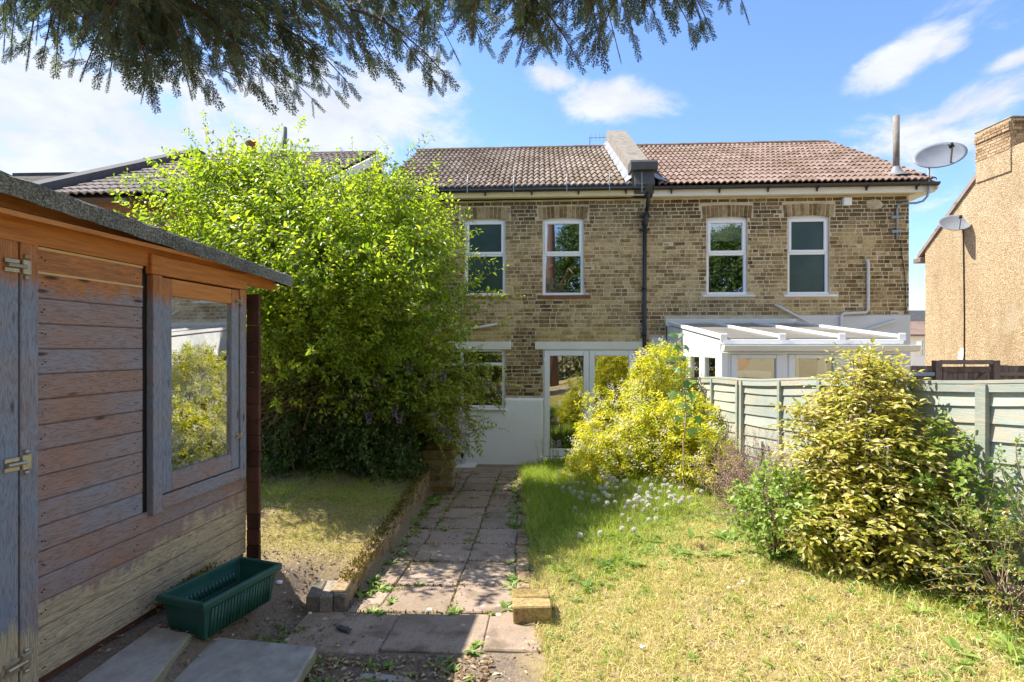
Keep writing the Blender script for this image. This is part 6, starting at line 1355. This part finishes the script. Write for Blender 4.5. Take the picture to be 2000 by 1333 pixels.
# ------------------------------------------------------------------ lawns
def blades(n, area, h, wdt, mat, name, lean=.5, dens=None):
    x = rng.uniform(area[0], area[1], n); y = rng.uniform(area[2], area[3], n); k = np.ones(n, bool) if dens is None else rng.random(n) < dens(x, y); x, y = x[k], y[k]; n = len(x)
    z = np.array([ground(a, b) for a, b in zip(x, y)])-.004; hh = (h(x, y) if callable(h) else h)*rng.uniform(.5, 1.25, n); an = rng.uniform(0, 6.283, n); la = rng.uniform(0, 6.283, n); ln = lean*rng.uniform(.3, 1.3, n)
    w_ = wdt*rng.uniform(.6, 1.2, n); S = np.stack([np.cos(an), np.sin(an), 0*an], 1)*w_[:, None]*.5; Dh = np.stack([np.cos(la), np.sin(la), 0*la], 1)*(hh*ln)[:, None]; B = np.stack([x, y, z], 1); U = np.stack([0*x, 0*x, hh], 1)
    m_ = B+U*.6+Dh*.35; t = B+U*(1-.25*ln)[:, None]+Dh; V = np.stack([B-S, B+S, m_+S*.8, m_-S*.8, t], 1).reshape(-1, 3); b = np.arange(n)[:, None]*5
    F = np.concatenate([b+[[0, 1, 2]], b+[[0, 2, 3]], b+[[3, 2, 4]]]); return stuff(np_mesh(name, V, F, mat, np.repeat(rng.random(n), 5)))
fx = np.vectorize(fence_x)
wob = lambda x, y: .35*np.sin(2.1*x+.7)+.25*np.sin(3.7*x-1.9*y)
patch = lambda x, y: .5+.5*np.sin(3.1*x+2.2*y+np.sin(4*y-x))*np.sin(2.3*y-3.4*x+1.1)
edge_ok = lambda x, y: (x < fx(y)-.02) & (np.hypot(x-1.53, y-4.06) > .075)
right_in = lambda x, y: (x > .17+.03*np.sin(9*y))
blades(170000, (.12, 3.2, 1.7, 6.2), lambda x, y: .026+.018*patch(x, y)+np.clip(y-4.3, 0, 2)*.022, .0042, M_STRAW, 'dry_grass', 1.0, lambda x, y: edge_ok(x, y)*right_in(x, y)*np.clip(.35+.65*patch(x*1.3, y*1.2), 0, 1)*np.clip(1.05-(y-3.2+wob(x, y))*.55, .08, 1))
blades(90000, (.12, 3.0, 2.4, 6.6), lambda x, y: .03+.02*patch(x, y)+np.clip(y-3.9, 0, 2)*.03, .0048, M_DRY, 'mid_grass', 1.0, lambda x, y: edge_ok(x, y)*right_in(x, y)*np.clip((y-2.6+wob(x, y))*.5, .06, 1)*np.clip(.4+.6*patch(x*1.7, y*1.4), 0, 1))
blades(72000, (.12, 2.9, 1.8, 9.3), lambda x, y: .04+np.clip(y-3.95+wob(x, y), 0, 2.6)*.068, .006, M_GRASS, 'long_grass', .75, lambda x, y: edge_ok(x, y)*right_in(x, y)*np.clip((y-4.1+wob(x, y))*.8, .06, 1))
blades(16000, (.15, 2.6, 1.8, 5.2), .055, .0045, M_STRAW, 'lying_straw', 2.2, lambda x, y: edge_ok(x, y)*right_in(x, y))
blades(15000, (.15, 2.6, 1.9, 5.4), .055, .006, M_GRASS, 'lawn_tufts', 1.0, lambda x, y: edge_ok(x, y)*right_in(x, y)*(patch(x*2.3+1, y*2.1) > .66)*np.clip(.25+(y-2.2)*.35, .2, 1))
blades(9000, (1.6, 3.2, 2.2, 4.4), .09, .007, M_GRASS, 'fence_grass', .9, lambda x, y: edge_ok(x, y)*np.clip(1-(fx(y)-x-.25)*1.2, 0, 1))
blades(52000, (-2.4, -1.22, 3.75, 6.9), lambda x, y: .022+.02*patch(x, y), .0042, M_DRY, 'lawn_grass', 1.1, lambda x, y: np.clip((y-4.1)*1.2, 0, 1)*np.clip(.4+.6*patch(x, y), 0, 1))
blades(26000, (-3.4, -1.22, 5.2, 7.4), lambda x, y: .03+.03*patch(x, y), .005, M_GRASS, 'shade_grass', 1.0, lambda x, y: np.clip((y-5.1)*1.0, 0, .8)*np.clip(.25+patch(x*1.4, y), 0, 1))
# weeds, dock and dandelion rosettes
ws = Leaves(); 
def rosettes(n, area, l0, l1, dens=None):
    x = rng.uniform(area[0], area[1], n); y = rng.uniform(area[2], area[3], n)
    if dens is not None: k = rng.random(n) < dens(x, y); x, y = x[k], y[k]
    for a, b in zip(x, y):
        m_ = rng.integers(5, 10); an = rng.uniform(0, 6.28, m_); D = np.stack([np.cos(an), np.sin(an), rng.uniform(.15, .9, m_)], 1); ln = rng.uniform(l0, l1); ws.add(np.tile([a, b, ground(a, b)+.005], (m_, 1)), D, np.tile([0, 0, 1.0], (m_, 1)), ln*rng.uniform(.7, 1.1, m_), ln*.3)
rosettes(520, (.2, 2.9, 4.2, 9.0), .07, .17, lambda x, y: edge_ok(x, y)*np.clip((y-4.2)*.7, .1, 1)); rosettes(260, (.2, 3.0, 2.0, 4.5), .03, .06, edge_ok); rosettes(230, (.3, 2.4, 3.9, 6.2), .06, .13, edge_ok); rosettes(170, (2.0, 3.1, 2.3, 4.2), .05, .12, lambda x, y: edge_ok(x, y)*np.clip(1.2-(fx(y)-x)*.9, 0, 1))
rosettes(60, (-1.16, -.98, 3.7, 7.4), .05, .12); rosettes(75, (-.02, .14, 3.7, 8.6), .05, .12)
for k in range(46):    # tufts in the joints
    yj = rng.choice(rows[1:-1])+rng.normal(0, .03) if k % 2 else rng.uniform(3.7, 8.5); xj = rng.uniform(-1.1, .0) if k % 2 else rng.choice([-.95, -.445])+.045*(yj-3.6)+rng.normal(0, .02)
    rosettes(2, (xj-.03, xj+.03, yj-.03, yj+.03), .03, .08)
rosettes(16, (-1.62, -1.30, 3.18, 3.40), .03, .055); rosettes(40, (-1.25, -.2, 2.72, 3.02), .03, .06); rosettes(3, (-.1, .06, 3.5, 3.75), .08, .13); rosettes(3, (-.25, -.15, 3.1, 3.2), .06, .1); rosettes(14, (-1.6, -.9, 8.2, 9.4), .06, .14)
stuff(ws.build('weeds', M_WEED, None, .15, .25, 6))
# tufts of grass on the path
blades(1500, (-1.1, 0, 3.6, 9.0), .05, .005, M_DRY, 'joint_grass', 1.0, lambda x, y: (np.abs(((x-.045*(y-3.6))+.95)) < .03)+(np.abs(((x-.045*(y-3.6))+.445)) < .03)+.06)
# fallen leaves and straw on the ground
def scatter(n, area, l0, l1, mat, name, dens=None, flat=.35):
    x = rng.uniform(area[0], area[1], n); y = rng.uniform(area[2], area[3], n)
    if dens is not None: k = rng.random(n) < dens(x, y); x, y = x[k], y[k]
    m_ = len(x); lf = Leaves(); an = rng.uniform(0, 6.28, m_); z = np.array([ground(a, b) for a, b in zip(x, y)])+.016; ln = rng.uniform(l0, l1, m_)
    lf.add(np.stack([x, y, z], 1), np.stack([np.cos(an), np.sin(an), rng.normal(0, .12, m_)], 1), np.array([0, 0, 1.0])+rng.normal(0, flat, (m_, 3)), ln, ln*rng.uniform(.2, .6, m_)); return stuff(lf.build(name, mat, None, .25, .1))
scatter(2600, (-1.25, .12, 2.6, 9.4), .01, .035, M_LITTER, 'leaf_litter', lambda x, y: np.clip(.25+1.0*np.exp(-((x+1.1)/.12)**2)+1.0*np.exp(-((x-.02)/.1)**2)+(y > 8.9), 0, 1))
scatter(1500, (-2.3, -1.2, 2.7, 4.7), .01, .04, M_LITTER, 'soil_litter'); scatter(1900, (.1, 3.1, 1.7, 6), .015, .055, M_LITTER, 'lawn_litter', lambda x, y: edge_ok(x, y)*.8); scatter(1300, (-3.2, -1.2, 4.6, 7.2), .012, .04, M_LITTER, 'shade_litter')
scatter(900, (-1.3, -.1, 2.6, 3.05), .015, .05, M_LITTER, 'shade_leaf_litter')
# mossy top of the little wall and at the shed foot
def moss(n, f, name):
    q = np.array([f() for _ in range(n)]); lf = Leaves(); lf.add(q, rng.normal(0, .5, (n, 3))+np.array([0, 0, .6]), rng.normal(0, 1, (n, 3)), rng.uniform(.012, .035, n), .012); return stuff(lf.build(name, M_MOSS))
def on_wall(): y = rng.uniform(3.8, 7.3); return (-1.235+rng.normal(0, .04), y, -.085+.018*math.sin(y*2.1))
moss(2600, on_wall, 'wall_moss')
wv = Vector((math.cos(SR), math.sin(SR))), Vector((-math.sin(SR), math.cos(SR)))
def at_shed(): y = rng.normal(-.62, .12); q = Vector((SX, SY))*KS+wv[1]*y+wv[0]*(.02+abs(rng.normal(0, .02))); return (q.x, q.y, CZ+(SZ-CZ)*KS+.03+rng.uniform(-.05, .05))
moss(700, at_shed, 'shed_moss')
def on_joint():
    if rng.random() < .5: yj = rng.choice(rows[1:-2])+rng.normal(0, .014); xj = rng.uniform(-1.15, .05)
    else: yj = rng.uniform(3.65, 9.2); xj = rng.choice([-.95, -.445, -1.16, .03], p=[.25, .3, .3, .15])+.045*(yj-3.6)*(1 if rng.random() < 2 else 0)+rng.normal(0, .016)
    return (xj, yj, path_z(yj)+.006)
moss(2600, on_joint, 'joint_moss')
# ------------------------------------------------------------------ dandelion clocks
hd_ = Leaves(); n = 90; uu = unit(rng.normal(size=(n, 3))); hd_.add(uu*.006, uu, rng.normal(0, 1, (n, 3)), .017, .0075); hd = hd_.build('seed_head', M_CLOCK); hm = hd.data; bpy.data.objects.remove(hd)
stm = MB().tube([(0, 0, 0), (.012, .004, .5), (0, 0, 1)], [.0032, .0026, .0022], 5).mesh('dandelion', M_STALK)
SPOTS = [(975+x, 845+y) for x, y in ()]
known = [(1099, 953), (1119, 952), (1132, 963), (1119, 965), (1131, 971), (1136, 1006), (1134, 1046), (1172, 1041), (1212, 1032), (1240, 1034), (1222, 991), (1230, 1015), (1215, 1007), (1186, 969), (1176, 963), (1204, 953), (1216, 949), (1212, 917), (1222, 916), (1254, 915), (1193, 940), (1202, 928), (1302, 922), (1276, 930), (1265, 935), (1302, 987), (1332, 972), (1386, 937), (1364, 957), (1371, 960), (1258, 996), (1248, 980), (1264, 1015), (1282, 1013), (1032, 979), (1160, 968), (1190, 969)]
tot = 112; items = list(known)
while len(items) < tot:
    px, py = rng.normal(1245, 58), rng.normal(955, 22)
    if 1090 < px < 1400 and 912 < py < 1000: items.append((px, py))
while len(items) < tot+16: items.append((rng.uniform(1040, 1200), rng.uniform(925, 975)))
lone = {6: 'lone white dandelion clock leaning nearest the path over short grass', 7: 'white dandelion clock on a tall stalk in front of the main drift', 27: 'white dandelion clock standing beside the dry pinkish bush'}
for i, (px, py) in enumerate(items):
    h = rng.uniform(.12, .26) if py < 985 else rng.uniform(.07, .14); Y = 7.0
    for _ in range(12): Y = max(3.5, min(9, (CZ-ground((px-1000)/1000*Y, Y)-h)/((py-680)/1000)))
    x = (px-1000)/1000*Y; g_ = ground(x, Y); s = place('dandelion', stm, None, (x, Y, g_), (rng.normal(0, .05), rng.normal(0, .05), rng.uniform(0, 6.28)), (1, 1, h)); tag(s, lone.get(i, 'white dandelion clock on a thin stalk in the drift of long grass'), 'dandelion', 'dandelion clocks in the long grass')
    hh = place('seed_head', hm, s, (0, 0, 1.0)); k_ = rng.uniform(1.05, 1.35); hh.scale = (k_, k_, k_/h)
# tall flower spikes by the doors
def spike(name, lab, px, py, Y, mat, ln, n, stalks):
    t = thing(name, lab, 'flower', (P(px, py, Y).x, Y, ground(P(px, py, Y).x, Y))); z1 = P(px, py, Y).z-t.location.z; st = Sticks(); fl = Leaves()
    for k in range(stalks):
        o = np.array([rng.normal(0, .05), rng.normal(0, .04), 0]); e = np.array([o[0]*1.6, o[1]*1.6, z1-rng.uniform(0, .12)]); st.poly(np.stack([o, (o+e)/2, e]), .005, .003)
        f = rng.random(n); an = rng.uniform(0, 6.28, n); q = e-np.outer(f, np.array([0, 0, ln]))+np.stack([np.cos(an), np.sin(an), 0*an], 1)*(.012+.02*f[:, None]); fl.add(q, np.stack([np.cos(an), np.sin(an), -.4+0*an], 1), rng.normal(0, 1, (n, 3)), .022, .013)
    m_ = 26; an = rng.uniform(0, 6.28, m_); lf = Leaves(); lf.add(np.zeros((m_, 3))+rng.normal(0, .04, (m_, 3))*np.array([1, 1, 0]), np.stack([np.cos(an)*.6, np.sin(an)*.6, 1+0*an], 1), rng.normal(0, .5, (m_, 3))+np.array([0, 0, .3]), rng.uniform(.2, .42, m_), .018)
    st.build('stalk', M_STALK, t); fl.build('petals', mat, t); lf.build('leaves', M_GRASS, t)
spike('bluebell', 'clump of pale faded bluebell spikes beside the garden doors', 1068, 850, 8.9, M_PETAL, .28, 70, 5); spike('bluebell', 'blue headed flower spike just right of the pale faded spikes', 1086, 850, 8.6, M_LILAC, .12, 80, 1)
spike('weed_spike', 'pale green leafy weed stems in front of the door sill', 1106, 868, 8.8, M_WEED, .25, 60, 5)
# ------------------------------------------------------------------ old cypress whose branches hang over the view
cy = thing('cypress_tree', 'dark old cypress with drooping branches overhanging the garden', 'tree', (.4, -1.9, .0)); B0 = np.array(cy.location)
MB().tube([(0, 0, -.3), (.02, .03, 1.2), (-.03, .05, 3.5), (.02, 0, 6.5), (0, 0, 9.5)], [.36, .30, .25, .16, .05], 14).build('trunk', M_CONBARK, cy, True)
# one flat fan spray, unit length along +y: stem, side shoots and scale-leaf fingers
Pq, Dq, Lq = [], [], []
ns = 13
for k in range(ns):
    f = .06+.9*k/ns
    for sg in (-1, 1):
        ang = math.radians(rng.uniform(26, 44))*sg; ln = (.20*(1-f)**.7*(.6+.4*min(1, f*5))+.07)*rng.uniform(.6, 1.3); d = np.array([math.sin(ang), math.cos(ang), 0]); b = np.array([0, f+(.03 if sg > 0 else 0), 0]); Pq.append(b); Dq.append(d); Lq.append(ln*1.05)
        m_ = max(1, int(ln/.07))
        for j in range(m_):
            g_ = (j+.5)/m_
            for s2 in (-1, 1):
                a2 = ang+math.radians(rng.uniform(18, 34))*s2; Pq.append(b+d*ln*g_); Dq.append(np.array([math.sin(a2), math.cos(a2), 0])); Lq.append(.16*(1-g_*.45)*rng.uniform(.7, 1.2)*(.55+ln))
Pq.append(np.array([0, .0, 0])); Dq.append(np.array([0, 1.0, 0])); Lq.append(1.0)
Pq, Dq, Lq = np.array(Pq), np.array(Dq), np.array(Lq); Pq[:, 2] = rng.normal(0, .012, len(Pq)); Sq = np.cross(Dq, np.array([0, 0, 1.0])); wq = .0125*np.ones(len(Pq)); wq[-1] = .014
SV = np.stack([Pq, Pq+Dq*Lq[:, None]*.45+Sq*wq[:, None]+np.array([0, 0, .005]), Pq+Dq*Lq[:, None], Pq+Dq*Lq[:, None]*.45-Sq*wq[:, None]+np.array([0, 0, .005])], 1).reshape(-1, 3)
SF = np.concatenate([np.arange(len(Pq))[:, None]*4+[[0, 1, 2]], np.arange(len(Pq))[:, None]*4+[[0, 2, 3]]]); srnd = np.repeat(rng.random(len(Pq)), 4)
# outline the hanging boughs reach: (column, lowest tip) read off the photograph, boughs then hang at their own distances
prof = np.array([(-60, 70), (0, 95), (60, 130), (110, 140), (200, 160), (260, 180), (330, 214), (420, 196), (500, 200), (580, 205), (640, 208), (705, 186), (735, 120), (790, 160), (850, 186), (905, 165), (935, 90), (975, 118), (1050, 115), (1085, 135), (1130, 120), (1180, 120), (1240, 108), (1300, 60), (1370, 75), (1415, 72), (1460, 45), (1500, -20)])
ends = []
for px in np.arange(-80, 1480, 27):
    py = np.interp(px, prof[:, 0], prof[:, 1]); ends.append((px+rng.normal(0, 8), py-rng.choice([-8, 0, 18, 40])))
    if py > 70:
        for q in np.arange(60, py+110, 48): ends.append((px+rng.normal(0, 26), py-q+rng.normal(0, 14)))
sb, sdv, sl_, sn = [], [], [], []; st = Sticks()
for (px, py) in ends:
    Y = rng.uniform(1.7, 2.8); e = np.array(P(px, py, Y)); drift = np.interp(px, [0, 150, 300, 500, 740], [-.32, -.2, .08, .40, .5])+rng.normal(0, .10) if px < 760 else (.22 if px > 1150 else rng.choice([-.25, .28])+rng.normal(0, .12))
    ln = rng.uniform(.5, .85); b = e+np.array([-drift*1.6*ln, -.2*ln+rng.normal(0, .12), ln*rng.uniform(.42, .75)]); t = np.linspace(0, 1, 9)[:, None]
    m_ = b+(e-b)*.5+np.array([0, 0, .10]); pts = (1-t)**2*b+2*t*(1-t)*m_+t*t*e; st.poly(pts-B0, .006, .0015)
    dv_ = unit(np.gradient(pts, axis=0)); side = unit(np.cross(dv_, np.array([.0, 1.0, .15])))
    for i in range(1, 9):
        for sg in (-1, 1):
            if i == 8 and sg > 0: sb.append(pts[i]-dv_[i]*.09); sdv.append(dv_[i]); sl_.append(rng.uniform(.09, .14)); sn.append(rng.normal(0, .5, 3)+np.array([0, -1, .3])); continue
            sb.append(pts[i]-dv_[i]*.1+dv_[i]*rng.uniform(-.03, .03)); sdv.append(unit(dv_[i]*.85+side[i]*sg*rng.uniform(.25, .75)+np.array([0, rng.normal(0, .15), -.12]))); sl_.append(rng.uniform(.09, .20)*(1.2-.6*i/8)); sn.append(rng.normal(0, .45, 3)+np.array([0, -1, .35]))
sb, sdv, sl_, sn = np.array(sb), unit(np.array(sdv)), np.array(sl_), np.array(sn)
sx_ = unit(np.cross(sdv, sn)); sz_ = np.cross(sx_, sdv); T = len(sb)
VV = sb[:, None]-B0+sl_[:, None, None]*(SV[None, :, :1]*sx_[:, None]+SV[None, :, 1:2]*sdv[:, None]+SV[None, :, 2:]*sz_[:, None])
FF = (np.arange(T)[:, None, None]*len(SV)+SF[None]).reshape(-1, 3); rn = np.clip(srnd[None]*.5+rng.random(T)[:, None]*.5, 0, 1).ravel()
np_mesh('foliage', VV.reshape(-1, 3), FF, M_CONIFER, rn, cy); st.build('twig', M_CONBARK, cy)
for (x, y, z, r_) in ((-2.6, 3.2, 4.3, .05), (-1.2, 3.6, 4.5, .06), (-.3, 3.4, 4.1, .06), (.5, 3.6, 4.3, .055), (1.3, 3.2, 4.2, .05), (-3.3, 2.4, 4.2, .05), (-2.0, 2.7, 4.6, .05)):
    MB().tube([(0, .05, 3.6+.1*x), (x*.35, 1.5, 4.2), (x*.75-.2, (y+1.9)*.75, z+.25-B0[2]), (x-.4, y+1.9, z-.1)], [r_*1.3, r_, r_*.7, r_*.3], 8).build('branch', M_CONBARK, cy, True)
# dense crown above and behind the frame
lv = Leaves(); n = 5200; u = unit(rng.normal(size=(n, 3))); p = np.array([0, -.6, 7.2])+u*np.array([3.0, 2.6, 3.2])*(rng.random(n)**.4)[:, None]; d = unit(u+rng.normal(0, .4, (n, 3))+np.array([0, 0, -.5])); twigs(lv, None, p, d, .5, 9, .17, .045, bend=-.5)
# ------------------------------------------------------------------ garden trees behind the photographer, seen only in the window panes
def far_tree(lab, x, y, h, rad, seed):
    t = thing('garden_tree', lab, 'tree', (x, y, -.1), 0, 'trees at the end of the garden'); MB().tube([(0, 0, 0), (.1, 0, h*.3), (0, .1, h*.7)], [.22, .17, .06], 10).build('trunk', M_BARK, t, True)
    lv = Leaves(); p, u, k = crown_points(4000, (0, 0, h*.6), (rad, rad, h*.42), seed, .3, .25, -.9); d = unit(u+rng.normal(0, .5, p.shape)); twigs(lv, None, p, d, .5, 9, .20, .12, bend=-.3); lv.build('crown', M_BARELEAF, t)
far_tree('tall leafy tree at the far end of the garden, left of centre', -4.5, -8.5, 9, 2.8, 91); far_tree('broad leafy tree at the far end of the garden, right of centre', 3.5, -10, 10, 3.2, 92); far_tree('leafy tree at the far right end of the garden', 10, -9, 8, 3.0, 93)

hg = thing('garden_hedge', 'clipped green hedge closing the end of the garden behind the view', 'hedge', (0, -5.2, 0)); lv = Leaves(); n = 5200; p = np.stack([rng.uniform(-5, 5, n), rng.normal(0, .3, n), rng.uniform(0, 2.1, n)], 1)
twigs(lv, None, p, unit(rng.normal(0, .7, (n, 3))+np.array([0, .3, .3])), .25, 7, .09, .06, bend=-.2); lv.build('foliage', M_BARELEAF, hg); st = Sticks()
for x in np.arange(-4.8, 5, .4): st.poly(np.array([[x, 0, -.1], [x+.05, .05, 1.2], [x, 0, 1.9]]), .03, .01)
st.build('stem', M_BARK, hg)
